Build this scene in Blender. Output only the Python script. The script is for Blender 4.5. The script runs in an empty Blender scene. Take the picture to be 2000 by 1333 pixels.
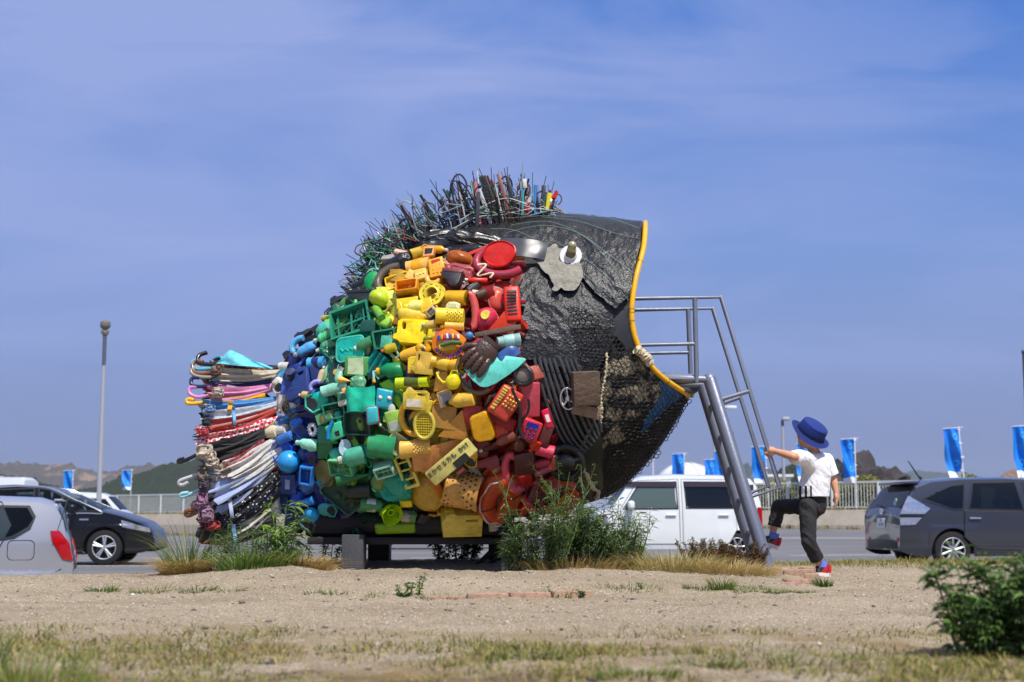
import bpy, bmesh, math, random
import numpy as np
from mathutils import Vector, Matrix, noise, geometry
R = random.Random(11); NR = np.random.RandomState(5)
S = bpy.context.scene; COL = S.collection
pi = math.pi; rad = math.radians

# ------------------------------------------------------------------ camera, sky, sun, exposure
F = 2777.8; CX, CY = 1000.0, 666.5; CZ = 0.37
TH = math.atan(356.5 / F)
cd = bpy.data.cameras.new('camera'); cam = bpy.data.objects.new('camera', cd); COL.objects.link(cam)
cd.lens = 50; cd.sensor_width = 36; cd.clip_start = 0.1; cd.clip_end = 30000
cam.location = (0, 0, CZ); cam.rotation_euler = (pi / 2 + TH, 0, 0)
cd.dof.use_dof = True; cd.dof.focus_distance = 9.35; cd.dof.aperture_fstop = 3.7
S.camera = cam

SUN_DIR = Vector((0.22, -0.50, 0.86)).normalized()
sun_el = math.asin(SUN_DIR.z); sun_rot = math.atan2(SUN_DIR.x, SUN_DIR.y)
w = bpy.data.worlds.new('World'); S.world = w; w.use_nodes = True
nt = w.node_tree; nt.nodes.clear()
def nn(t, k, **kw):
    n = t.nodes.new(k)
    for a, b in kw.items(): setattr(n, a, b)
    return n
sky = nn(nt, 'ShaderNodeTexSky', sky_type='NISHITA', sun_disc=False)
sky.sun_elevation = sun_el; sky.sun_rotation = sun_rot
sky.air_density = 1.0; sky.dust_density = 0.6; sky.ozone_density = 3.0
tc = nn(nt, 'ShaderNodeTexCoord')
sp = nn(nt, 'ShaderNodeSeparateXYZ'); nt.links.new(tc.outputs['Generated'], sp.inputs[0])
def lin(c): return tuple(((v / 255) / 12.92 if v <= 10 else (((v / 255) + 0.055) / 1.055) ** 2.4) for v in c)
K = 0.10   # strength of the background; colours below are divided by it
# hazy spring sky: the clear-air colour by elevation, laid over the physical sky
rp = nn(nt, 'ShaderNodeValToRGB'); els = rp.color_ramp.elements
for k, (pos, c) in enumerate(((0.0, (108, 124, 170)), (.055, (113, 131, 182)), (.12, (126, 150, 205)), (.19, (118, 151, 216)), (.36, (62, 120, 210)), (1.0, (44, 92, 178)))):
    e = els.new(pos); e.color = (*lin(c), 1)
for e in [e for e in els if e.color[0] in (0.0, 1.0)]: els.remove(e)
nt.links.new(sp.outputs[2], rp.inputs[0])
up = nn(nt, 'ShaderNodeVectorMath', operation='SCALE'); up.inputs['Scale'].default_value = 1 / K; nt.links.new(rp.outputs[0], up.inputs[0])
cl = nn(nt, 'ShaderNodeMixRGB'); cl.inputs[0].default_value = .95; nt.links.new(sky.outputs[0], cl.inputs[1]); nt.links.new(up.outputs[0], cl.inputs[2])
# thin high veil of cloud in long soft streaks, thicker to the west (left), gone by the zenith
mp = nn(nt, 'ShaderNodeMapping'); mp.inputs['Scale'].default_value = (1.0, 1.0, 4.2); mp.inputs['Rotation'].default_value = (0, rad(16), 0)
nt.links.new(tc.outputs['Generated'], mp.inputs[0])
def cloud(sc, det, dist):
    n = nn(nt, 'ShaderNodeTexNoise'); n.inputs['Scale'].default_value = sc; n.inputs['Detail'].default_value = det; n.inputs['Roughness'].default_value = 0.55; n.inputs['Distortion'].default_value = dist
    nt.links.new(mp.outputs[0], n.inputs[0]); return n.outputs[0]
vr = nn(nt, 'ShaderNodeMapRange'); vr.inputs[1].default_value = 0.36; vr.inputs[2].default_value = 0.66; vr.inputs[3].default_value = 0.0; vr.inputs[4].default_value = 0.95
nt.links.new(cloud(2.6, 5.0, 0.7), vr.inputs[0])
e1 = nn(nt, 'ShaderNodeMath', operation='MULTIPLY_ADD'); e1.inputs[1].default_value = -2.7; e1.inputs[2].default_value = 0.0
nt.links.new(sp.outputs[0], e1.inputs[0])
# the slant of the veil: at the top only the west keeps it, lower it reaches east
e0 = nn(nt, 'ShaderNodeMath', operation='MULTIPLY'); e0.use_clamp = False
zr = nn(nt, 'ShaderNodeMapRange'); zr.inputs[1].default_value = .12; zr.inputs[2].default_value = .36; nt.links.new(sp.outputs[2], zr.inputs[0])
nt.links.new(e1.outputs[0], e0.inputs[0]); nt.links.new(zr.outputs[0], e0.inputs[1])
vd = nn(nt, 'ShaderNodeMath', operation='ADD', use_clamp=True)
nt.links.new(vr.outputs[0], vd.inputs[0]); nt.links.new(e0.outputs[0], vd.inputs[1])
vlow = nn(nt, 'ShaderNodeMapRange'); vlow.inputs[1].default_value = .03; vlow.inputs[2].default_value = .16; nt.links.new(sp.outputs[2], vlow.inputs[0])
vm = nn(nt, 'ShaderNodeMath', operation='MULTIPLY'); nt.links.new(vd.outputs[0], vm.inputs[0]); nt.links.new(vlow.outputs[0], vm.inputs[1])
vc = nn(nt, 'ShaderNodeMixRGB'); vc.inputs[2].default_value = (*[v / K for v in lin((148, 167, 223))], 1)
nt.links.new(cl.outputs[0], vc.inputs[1]); nt.links.new(vm.outputs[0], vc.inputs[0])
bg = nn(nt, 'ShaderNodeBackground'); bg.inputs[1].default_value = K
nt.links.new(vc.outputs[0], bg.inputs[0])
wo = nn(nt, 'ShaderNodeOutputWorld'); nt.links.new(bg.outputs[0], wo.inputs[0])

sd = bpy.data.lights.new('sun', 'SUN'); so = bpy.data.objects.new('sun', sd); COL.objects.link(so)
sd.energy = 5.0; sd.angle = rad(0.53); sd.color = (1.0, 0.95, 0.88)
so.location = (20, -20, 40); so.rotation_euler = SUN_DIR.to_track_quat('Z', 'Y').to_euler()
S.view_settings.view_transform = 'Standard'; S.view_settings.look = 'None'
S.view_settings.exposure = 0.03; S.view_settings.gamma = 1.0; S.view_settings.use_curve_mapping = False

# ------------------------------------------------------------------ helpers
CT, ST = math.cos(TH), math.sin(TH)
def W(px, py, Y):
    """world point at depth Y along the view through the photograph's point (px, py)"""
    x = (px - CX) / F; y = (CY - py) / F
    dy = CT - y * ST; dz = ST + y * CT
    t = Y / dy
    return Vector((x * t, Y, CZ + dz * t))

_m = {}
def mat(col, rough=0.45, metal=0.0, var=0.18, scale=9.0, bump=0.0, bscale=60.0, dirt=0.25, coat=0.0, trans=0.0, key='', per=0.10, spec=0.5):
    """a painted / plastic / cloth surface: base colour with uneven fading, dust and fine relief. col: sRGB 0..255"""
    k = (col, rough, metal, var, scale, bump, bscale, dirt, coat, trans, key, per, spec)
    if k in _m: return _m[k]
    m = bpy.data.materials.new('surface'); m.use_nodes = True; t = m.node_tree; b = t.nodes['Principled BSDF']
    c = lin(col)
    tcn = nn(t, 'ShaderNodeTexCoord'); n1 = nn(t, 'ShaderNodeTexNoise'); n1.inputs['Scale'].default_value = scale; n1.inputs['Detail'].default_value = 5
    oi = nn(t, 'ShaderNodeObjectInfo')
    ad = nn(t, 'ShaderNodeVectorMath', operation='ADD'); cm = nn(t, 'ShaderNodeCombineXYZ')
    ml = nn(t, 'ShaderNodeMath', operation='MULTIPLY'); ml.inputs[1].default_value = 37.0
    t.links.new(oi.outputs['Random'], ml.inputs[0])
    for i in range(3): t.links.new(ml.outputs[0], cm.inputs[i])
    t.links.new(tcn.outputs['Object'], ad.inputs[0]); t.links.new(cm.outputs[0], ad.inputs[1]); t.links.new(ad.outputs[0], n1.inputs[0])
    cr = nn(t, 'ShaderNodeMixRGB')
    cr.inputs[1].default_value = (*[min(1, v * (1 - var)) for v in c], 1); cr.inputs[2].default_value = (*[min(0.95, v * (1 + var) + 0.01 * var) for v in c], 1)
    t.links.new(n1.outputs[0], cr.inputs[0])
    out = cr.outputs[0]
    if dirt > 0:
        n2 = nn(t, 'ShaderNodeTexNoise'); n2.inputs['Scale'].default_value = scale * 2.7; n2.inputs['Detail'].default_value = 8; n2.inputs['Roughness'].default_value = 0.7
        t.links.new(ad.outputs[0], n2.inputs[0])
        mr = nn(t, 'ShaderNodeMapRange'); mr.inputs[1].default_value = 0.46; mr.inputs[2].default_value = 0.70; mr.inputs[4].default_value = dirt
        t.links.new(n2.outputs[0], mr.inputs[0])
        dm = nn(t, 'ShaderNodeMixRGB'); g = (c[0] + c[1] + c[2]) / 3
        dm.inputs[2].default_value = (.32 * c[0] + .028, .32 * c[1] + .023, .32 * c[2] + .016, 1)
        t.links.new(mr.outputs[0], dm.inputs[0]); t.links.new(out, dm.inputs[1]); out = dm.outputs[0]
        ra = nn(t, 'ShaderNodeMath', operation='MULTIPLY_ADD'); ra.inputs[1].default_value = 0.5; ra.inputs[2].default_value = rough
        t.links.new(mr.outputs[0], ra.inputs[0]); t.links.new(ra.outputs[0], b.inputs['Roughness'])
    if per > 0:
        hv = nn(t, 'ShaderNodeHueSaturation'); m2 = nn(t, 'ShaderNodeMapRange'); m2.inputs[3].default_value = 1 - per; m2.inputs[4].default_value = 1 + per
        t.links.new(oi.outputs['Random'], m2.inputs[0]); t.links.new(m2.outputs[0], hv.inputs['Value']); fr = nn(t, 'ShaderNodeMath', operation='FRACT'); t.links.new(ml.outputs[0], fr.inputs[0]); m3 = nn(t, 'ShaderNodeMapRange'); m3.inputs[3].default_value = 1 - .7 * per; m3.inputs[4].default_value = 1.0 + .7 * per; t.links.new(fr.outputs[0], m3.inputs[0]); t.links.new(m3.outputs[0], hv.inputs['Saturation']); m4 = nn(t, 'ShaderNodeMapRange'); m4.inputs[3].default_value = .5 - .10 * per; m4.inputs[4].default_value = .5 + .10 * per; f2 = nn(t, 'ShaderNodeMath', operation='PINGPONG'); f2.inputs[1].default_value = 1; m5 = nn(t, 'ShaderNodeMath', operation='MULTIPLY'); m5.inputs[1].default_value = 211; t.links.new(oi.outputs['Random'], m5.inputs[0]); t.links.new(m5.outputs[0], f2.inputs[0]); t.links.new(f2.outputs[0], m4.inputs[0]); t.links.new(m4.outputs[0], hv.inputs['Hue']); t.links.new(out, hv.inputs['Color']); out = hv.outputs[0]
    t.links.new(out, b.inputs['Base Color'])
    b.inputs['Roughness'].default_value = rough; b.inputs['Metallic'].default_value = metal
    b.inputs['Coat Weight'].default_value = coat; b.inputs['Coat Roughness'].default_value = 0.06
    b.inputs['Transmission Weight'].default_value = trans; b.inputs['Specular IOR Level'].default_value = spec
    if bump > 0:
        n3 = nn(t, 'ShaderNodeTexNoise'); n3.inputs['Scale'].default_value = bscale; n3.inputs['Detail'].default_value = 6
        t.links.new(ad.outputs[0], n3.inputs[0]); bp = nn(t, 'ShaderNodeBump'); bp.inputs['Strength'].default_value = bump; bp.inputs['Distance'].default_value = 0.01
        t.links.new(n3.outputs[0], bp.inputs['Height']); t.links.new(bp.outputs[0], b.inputs['Normal'])
    _m[k] = m
    return m
def leafmat(c1, c2, c3=None, rough=0.55, trans=0.0, key=''):
    """foliage: every leaf or blade gets its own shade between c1 and c2 (some c3)"""
    k = ('leaf', c1, c2, c3, rough, key)
    if k in _m: return _m[k]
    m = bpy.data.materials.new('foliage'); m.use_nodes = True; t = m.node_tree; b = t.nodes['Principled BSDF']
    g = nn(t, 'ShaderNodeNewGeometry'); r = nn(t, 'ShaderNodeValToRGB')
    r.color_ramp.elements[0].color = (*lin(c1), 1); r.color_ramp.elements[1].color = (*lin(c2), 1); r.color_ramp.elements[1].position = 0.75 if c3 else 1.0
    if c3: e = r.color_ramp.elements.new(1.0); e.color = (*lin(c3), 1)
    t.links.new(g.outputs['Random Per Island'], r.inputs[0]); t.links.new(r.outputs[0], b.inputs['Base Color'])
    b.inputs['Roughness'].default_value = rough; b.inputs['Specular IOR Level'].default_value = 0.3
    tr = nn(t, 'ShaderNodeBsdfTranslucent'); mx = nn(t, 'ShaderNodeMixShader'); mx.inputs[0].default_value = 0.25
    t.links.new(r.outputs[0], tr.inputs[0]); t.links.new(b.outputs[0], mx.inputs[1]); t.links.new(tr.outputs[0], mx.inputs[2])
    t.links.new(mx.outputs[0], t.nodes['Material Output'].inputs[0])
    _m[k] = m
    return m

def tag(o, label=None, cat=None, group=None, kind=None):
    if label: o['label'] = label
    if cat: o['category'] = cat
    if group: o['group'] = group
    if kind: o['kind'] = kind
    return o
def empty(name, loc=(0, 0, 0), rz=0.0, label=None, cat=None, group=None):
    o = bpy.data.objects.new(name, None); COL.objects.link(o); o.location = loc; o.rotation_euler = (0, 0, rz); o.empty_display_size = 0.1
    return tag(o, label, cat, group)
def link(name, me, m=None, parent=None, mtx=None):
    o = bpy.data.objects.new(name, me); COL.objects.link(o)
    if m is not None:
        if len(me.materials) == 0: me.materials.append(m)
        elif me.materials[0] != m: o.material_slots[0].link = 'OBJECT'; o.material_slots[0].material = m
    if parent is not None: o.parent = parent
    if mtx is not None: o.matrix_local = mtx
    return o
def mesh_of(bm, name, smooth=True, ang=38):
    bmesh.ops.recalc_face_normals(bm, faces=bm.faces[:])
    me = bpy.data.meshes.new(name); bm.to_mesh(me); bm.free()
    if smooth:
        me.polygons.foreach_set('use_smooth', [True] * len(me.polygons)); me.set_sharp_from_angle(angle=rad(ang))
    return me
def build(name, bm, m, parent=None, mtx=None, smooth=True, ang=38):
    return link(name, mesh_of(bm, name, smooth, ang), m, parent, mtx)
def np_mesh(name, v, tris, m, parent=None, smooth=False):
    me = bpy.data.meshes.new(name); v = np.asarray(v, np.float32).reshape(-1, 3); tris = np.asarray(tris, np.int32).reshape(-1, 3)
    me.vertices.add(len(v)); me.vertices.foreach_set('co', v.ravel())
    me.loops.add(tris.size); me.loops.foreach_set('vertex_index', tris.ravel())
    me.polygons.add(len(tris)); me.polygons.foreach_set('loop_start', np.arange(0, tris.size, 3, dtype=np.int32))
    me.update(calc_edges=True)
    if smooth: me.polygons.foreach_set('use_smooth', [True] * len(tris))
    return link(name, me, m, parent)

def box(bm, c, s, bev=0.0, rot=None, seg=2):
    r = bmesh.ops.create_cube(bm, size=1.0); vs = r['verts']
    for v in vs: v.co = Vector((v.co.x * s[0], v.co.y * s[1], v.co.z * s[2]))
    if bev > 0:
        es = list({e for v in vs for e in v.link_edges})
        g = bmesh.ops.bevel(bm, geom=es, offset=bev, segments=seg, profile=0.5, affect='EDGES', clamp_overlap=True)
        vs = list({v for f in g['faces'] for v in f.verts} | {v for v in vs if v.is_valid})
        vs = list({v for v0 in vs for v in [v0]})
        # include everything connected
        seen = set(vs); st = list(vs)
        while st:
            a = st.pop()
            for e in a.link_edges:
                o = e.other_vert(a)
                if o not in seen: seen.add(o); st.append(o)
        vs = list(seen)
    M = Matrix.Translation(c) @ (rot.to_4x4() if rot else Matrix())
    for v in vs: v.co = M @ v.co
    return vs
def ring_pts(p, ax, r, seg, ref=None, sx=1, sy=1):
    ax = ax.normalized(); ref = ref or (Vector((0, 0, 1)) if abs(ax.z) < 0.9 else Vector((1, 0, 0)))
    a = ax.cross(ref).normalized(); b = ax.cross(a).normalized()
    return [p + a * (math.cos(2 * pi * i / seg) * r * sx) + b * (math.sin(2 * pi * i / seg) * r * sy) for i in range(seg)]
def tube(bm, pts, r, seg=8, closed=False, caps=True, rs=None):
    pts = [Vector(p) for p in pts]; n = len(pts); rings = []; ref = None
    for i, p in enumerate(pts):
        if closed: d = pts[(i + 1) % n] - pts[i - 1]
        else: d = pts[min(n - 1, i + 1)] - pts[max(0, i - 1)]
        if d.length < 1e-9: d = Vector((0, 0, 1))
        d.normalize()
        if ref is None: ref = Vector((0, 0, 1)) if abs(d.z) < 0.9 else Vector((1, 0, 0))
        a = d.cross(ref)
        if a.length < 1e-4: a = d.orthogonal()
        a.normalize(); b = d.cross(a).normalized(); ref = -b if False else a.cross(d)
        rr = rs[i] if rs else r
        rings.append([bm.verts.new(p + a * (math.cos(2 * pi * k / seg) * rr) + b * (math.sin(2 * pi * k / seg) * rr)) for k in range(seg)])
    for i in range(n if closed else n - 1):
        A, B = rings[i], rings[(i + 1) % n]
        for k in range(seg): bm.faces.new((A[k], A[(k + 1) % seg], B[(k + 1) % seg], B[k]))
    if caps and not closed:
        bm.faces.new(rings[0]); bm.faces.new(rings[-1][::-1])
def cyl(bm, p0, p1, r0, r1=None, seg=12): tube(bm, [p0, p1], r0, seg, rs=[r0, r1 if r1 is not None else r0])
def lathe(bm, prof, seg=20, axis='z', sy=1.0, sz=1.0, cen=(0, 0, 0)):
    """prof: [(a, r)] along axis; closes at r == 0"""
    rows = []; c = Vector(cen)
    def P(a, r, k):
        x, y = r * math.cos(2 * pi * k / seg), r * math.sin(2 * pi * k / seg)
        return c + (Vector((x, y * sy, a)) if axis == 'z' else Vector((a, x * sy, y * sz)))
    for a, r in prof:
        if r < 1e-6: rows.append([bm.verts.new(P(a, 0, 0))])
        else: rows.append([bm.verts.new(P(a, r, k)) for k in range(seg)])
    for A, B in zip(rows, rows[1:]):
        for k in range(seg):
            q = [A[k % len(A)], A[(k + 1) % seg % len(A)], B[(k + 1) % seg % len(B)], B[k % len(B)]]
            u = []
            for v in q:
                if v not in u: u.append(v)
            if len(u) >= 3: bm.faces.new(u)
def sph(bm, c, r, su=14, sv=9, scale=(1, 1, 1)):
    g = bmesh.ops.create_uvsphere(bm, u_segments=su, v_segments=sv, radius=1.0); c = Vector(c)
    for v in g['verts']: v.co = c + Vector((v.co.x * r * scale[0], v.co.y * r * scale[1], v.co.z * r * scale[2]))
    return g['verts']
def plate(bm, outer, z0, z1, holes=(), bev=0.0):
    """extruded polygon (2-D points in x, y) with holes"""
    loops = [[Vector((p[0], p[1], 0)) for p in outer]] + [[Vector((p[0], p[1], 0)) for p in h] for h in holes]
    tri = geometry.tessellate_polygon(loops); flat = [p for l in loops for p in l]
    top = [bm.verts.new((p.x, p.y, z1)) for p in flat]; bot = [bm.verts.new((p.x, p.y, z0)) for p in flat]
    for a, b, c in tri:
        try: bm.faces.new((top[a], top[b], top[c])); bm.faces.new((bot[c], bot[b], bot[a]))
        except ValueError: pass
    i0 = 0; es = []
    for l in loops:
        n = len(l)
        for k in range(n):
            a, b = i0 + k, i0 + (k + 1) % n
            try: bm.faces.new((top[a], top[b], bot[b], bot[a]))
            except ValueError: pass
            e = bm.edges.get((top[a], top[b]))
            if e: es.append(e)
        i0 += n
    if bev > 0:
        bmesh.ops.recalc_face_normals(bm, faces=bm.faces[:])
        bmesh.ops.bevel(bm, geom=es, offset=bev, segments=2, profile=0.5, affect='EDGES', clamp_overlap=True)
def rrect(w, h, r, n=4, cx=0, cy=0):
    out = []
    for sx, sy, a0 in ((1, 1, 0), (-1, 1, 90), (-1, -1, 180), (1, -1, 270)):
        for i in range(n + 1):
            a = rad(a0 + 90 * i / n); out.append((cx + sx * (w / 2 - r) + r * math.cos(a), cy + sy * (h / 2 - r) + r * math.sin(a)))
    return out
def circ(r, n=20, cx=0, cy=0, sy=1.0): return [(cx + r * math.cos(2 * pi * i / n), cy + r * sy * math.sin(2 * pi * i / n)) for i in range(n)]
def sheet(bm, f, nu, nv, th=0.0):
    g = [[bm.verts.new(f(i / nu, j / nv)) for j in range(nv + 1)] for i in range(nu + 1)]
    for i in range(nu):
        for j in range(nv): bm.faces.new((g[i][j], g[i + 1][j], g[i + 1][j + 1], g[i][j + 1]))
    if th:
        bmesh.ops.recalc_face_normals(bm, faces=bm.faces[:])
        bmesh.ops.solidify(bm, geom=bm.faces[:], thickness=th)
def spline(pts, n):
    """Catmull-Rom through points"""
    pts = [Vector(p) for p in pts]; out = []; m = len(pts) - 1
    for i in range(n + 1):
        t = i / n * m; k = min(int(t), m - 1); s = t - k
        p0, p1, p2, p3 = pts[max(0, k - 1)], pts[k], pts[k + 1], pts[min(m, k + 2)]
        out.append(0.5 * ((2 * p1) + (p2 - p0) * s + (2 * p0 - 5 * p1 + 4 * p2 - p3) * s * s + (3 * p1 - p0 - 3 * p2 + p3) * s ** 3))
    return out
def text_mesh(body, size, ext=0.001):
    c = bpy.data.curves.new('lettering', 'FONT'); c.body = body; c.size = size; c.extrude = ext; c.align_x = 'CENTER'; c.align_y = 'CENTER'; c.resolution_u = 3
    o = bpy.data.objects.new('lettering', c); COL.objects.link(o)
    dg = bpy.context.evaluated_depsgraph_get(); dg.update()
    me = bpy.data.meshes.new_from_object(o.evaluated_get(dg)); bpy.data.objects.remove(o); bpy.data.curves.remove(c)
    me.materials.clear()
    return me
def ss(a, b, x): t = np.clip((x - a) / (b - a), 0, 1); return t * t * (3 - 2 * t)
# ------------------------------------------------------------------ terrain
XC, YC, RR = -0.33, 9.55, 2.40
def gz(x, y):
    x = np.asarray(x, float); y = np.asarray(y, float)
    r = np.hypot(x - XC, y - YC)
    z = 0.085 * (1 - ss(1.1, 2.5, r)) + 0.02 * (1 - ss(2.2, 2.5, r))
    zb = np.interp(x, [-4.5, -1.5, 2.0, 3.2, 4.6], [-0.125, -0.06, 0.0, 0.03, 0.06])
    z = z * (1 - ss(11.4, 12.6, y)) + ss(10.2, 12.4, y) * zb
    z = z - ss(12.75, 14.9, y) * np.interp(x, [-4, 2], [0.74, 0.62])
    z = z + 0.010 * np.sin(1.7 * x + 0.8 * y) * np.sin(1.3 * y - 0.6 * x) + 0.006 * np.sin(4.1 * x + 1.0) * np.sin(3.7 * y)
    z = z - 0.13 * np.exp(-(((x + .52) / .62) ** 4 + ((y - 9.15) / .62) ** 4))   # hollow worn out under the fish
    return z
def gz1(x, y): return float(gz(x, y))
def zp(x, y):
    x = np.asarray(x, float); y = np.asarray(y, float)
    return -0.40 - 0.42 * (1 - ss(15.0, 21.0, y)) + np.clip(y - 25, 0, 45) * (0.002 + 0.014 * ss(-3, 9, x))
def grid_mesh(name, xs, ys, zf, m, smooth=True):
    X, Y = np.meshgrid(xs, ys); Z = zf(X, Y); nx, ny = len(xs), len(ys)
    v = np.stack([X, Y, Z], -1).reshape(-1, 3)
    i = np.arange(ny - 1)[:, None] * nx + np.arange(nx - 1)[None]
    a, b, c, d = i, i + 1, i + nx + 1, i + nx
    t = np.concatenate([np.stack([a, b, c], -1).reshape(-1, 3), np.stack([a, c, d], -1).reshape(-1, 3)])
    return np_mesh(name, v, t, m, smooth=smooth)

HAZE = 0.00011
def ground_mat():
    m = bpy.data.materials.new('sandy_ground'); m.use_nodes = True; t = m.node_tree; b = t.nodes['Principled BSDF']
    g = nn(t, 'ShaderNodeNewGeometry'); P = g.outputs['Position']
    def noi(s, d=6, r=0.6, v=P):
        n = nn(t, 'ShaderNodeTexNoise'); n.inputs['Scale'].default_value = s; n.inputs['Detail'].default_value = d; n.inputs['Roughness'].default_value = r
        t.links.new(v, n.inputs[0]); return n.outputs[0]
    def mix(f, a, b_):
        n = nn(t, 'ShaderNodeMixRGB'); 
        for i, x in ((0, f), (1, a), (2, b_)):
            if isinstance(x, (int, float)): n.inputs[i].default_value = x
            elif isinstance(x, tuple): n.inputs[i].default_value = (*lin(x), 1)
            else: t.links.new(x, n.inputs[i])
        return n.outputs[0]
    def rng(x, a, b_, c=0.0, d=1.0):
        n = nn(t, 'ShaderNodeMapRange'); t.links.new(x, n.inputs[0])
        for i, q in enumerate((a, b_, c, d)): n.inputs[1 + i].default_value = q
        return n.outputs[0]
    c = mix(rng(noi(1.1), .35, .65), (180, 165, 140), (162, 146, 121))
    # coarse grains, light and dark
    vo = nn(t, 'ShaderNodeTexVoronoi'); vo.inputs['Scale'].default_value = 135; t.links.new(P, vo.inputs[0])
    hsv = nn(t, 'ShaderNodeSeparateColor'); t.links.new(vo.outputs['Color'], hsv.inputs[0])
    c = mix(rng(hsv.outputs[0], .80, .97, 0, .8), c, (222, 210, 190))
    c = mix(rng(hsv.outputs[1], .86, .98, 0, .6), c, (124, 112, 102))
    c = mix(rng(hsv.outputs[2], .75, .95, 0, .5), c, (172, 142, 106))
    ms = nn(t, 'ShaderNodeMapping'); ms.inputs['Scale'].default_value = (.35, 1.3, 1); t.links.new(P, ms.inputs[0])
    c = mix(rng(noi(1.5, 6, .6, ms.outputs[0]), .50, .66, 0, .55), c, (150, 134, 110))
    c = mix(rng(noi(13, 8, .75), .52, .72, 0, .45), c, (148, 130, 106))
    # darker trodden soil at the very front right and scattered patches
    sx = nn(t, 'ShaderNodeSeparateXYZ'); t.links.new(P, sx.inputs[0])
    near = rng(sx.outputs[1], 5.6, 4.2)
    pat = rng(noi(1.9, 7, .65), .44, .62)
    ml = nn(t, 'ShaderNodeMath', operation='MULTIPLY'); t.links.new(near, ml.inputs[0]); t.links.new(pat, ml.inputs[1])
    c = mix(ml.outputs[0], c, (146, 124, 84))
    ml2 = nn(t, 'ShaderNodeMath', operation='MULTIPLY'); t.links.new(rng(sx.outputs[1], 4.5, 3.5), ml2.inputs[0]); t.links.new(rng(noi(2.7, 6, .6), .50, .64), ml2.inputs[1])
    c = mix(ml2.outputs[0], c, (116, 94, 74))
    # dry turf tone on the far edge
    far = rng(sx.outputs[1], 11.6, 12.5); ml3 = nn(t, 'ShaderNodeMath', operation='MULTIPLY'); t.links.new(far, ml3.inputs[0]); t.links.new(rng(noi(2.2), .30, .60), ml3.inputs[1])
    c = mix(ml3.outputs[0], c, (150, 138, 86))
    t.links.new(c, b.inputs['Base Color']); b.inputs['Roughness'].default_value = 0.95; b.inputs['Specular IOR Level'].default_value = 0.15
    ad = nn(t, 'ShaderNodeMath', operation='ADD'); t.links.new(noi(60, 8, .7), ad.inputs[0]); t.links.new(vo.outputs['Distance'], ad.inputs[1])
    bp = nn(t, 'ShaderNodeBump'); bp.inputs['Strength'].default_value = 0.9; bp.inputs['Distance'].default_value = 0.012
    t.links.new(ad.outputs[0], bp.inputs['Height']); t.links.new(bp.outputs[0], b.inputs['Normal'])
    return m
GM = ground_mat()
def fine(x, y):
    z = gz(x, y)
    return z + 0.006 * (np.sin(23 * x + 3 * np.sin(7 * y)) * np.sin(19 * y + 2 * np.sin(9 * x))) + 0.0035 * NR.randn(*x.shape)
tag(grid_mesh('gravel_mound', np.linspace(-9, 9, 361), np.concatenate([np.linspace(0.6, 8.5, 150), np.linspace(8.53, 15.6, 190)]), fine, GM), kind='structure')

# far ground sheet (harbour shore and shallow water beyond the wall)
gmat = mat((120, 122, 112), 0.9, var=.2, scale=.05, dirt=0, per=0, key='shore')
bm = bmesh.new(); sheet(bm, lambda u, v: Vector((-5200 + 10400 * u, -60 + 6200 * v, -1.6)), 8, 8); tag(build('ground', bm, gmat, smooth=False), kind='structure')

def asphalt():
    m = bpy.data.materials.new('asphalt'); m.use_nodes = True; t = m.node_tree; b = t.nodes['Principled BSDF']
    g = nn(t, 'ShaderNodeNewGeometry'); n = nn(t, 'ShaderNodeTexNoise'); n.inputs['Scale'].default_value = .35; n.inputs['Detail'].default_value = 9
    mp_ = nn(t, 'ShaderNodeMapping'); mp_.inputs['Scale'].default_value = (.4, 1.2, 1); t.links.new(g.outputs['Position'], mp_.inputs[0]); t.links.new(mp_.outputs[0], n.inputs[0])
    r = nn(t, 'ShaderNodeValToRGB'); r.color_ramp.elements[0].position = .35; r.color_ramp.elements[0].color = (*lin((92, 91, 92)), 1); r.color_ramp.elements[1].position = .7; r.color_ramp.elements[1].color = (*lin((116, 115, 115)), 1)
    t.links.new(n.outputs[0], r.inputs[0])
    n2 = nn(t, 'ShaderNodeTexNoise'); n2.inputs['Scale'].default_value = 40; n2.inputs['Detail'].default_value = 3; t.links.new(g.outputs['Position'], n2.inputs[0])
    mx = nn(t, 'ShaderNodeMixRGB', blend_type='OVERLAY'); mx.inputs[0].default_value = .35; t.links.new(r.outputs[0], mx.inputs[1]); t.links.new(n2.outputs[0], mx.inputs[2])
    t.links.new(mx.outputs[0], b.inputs['Base Color']); b.inputs['Roughness'].default_value = .85
    return m
tag(grid_mesh('parking_lot', np.linspace(-70, 70, 141), np.linspace(13.6, 112, 200), lambda x, y: zp(x, y) - 0.0, asphalt()), kind='structure')
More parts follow.
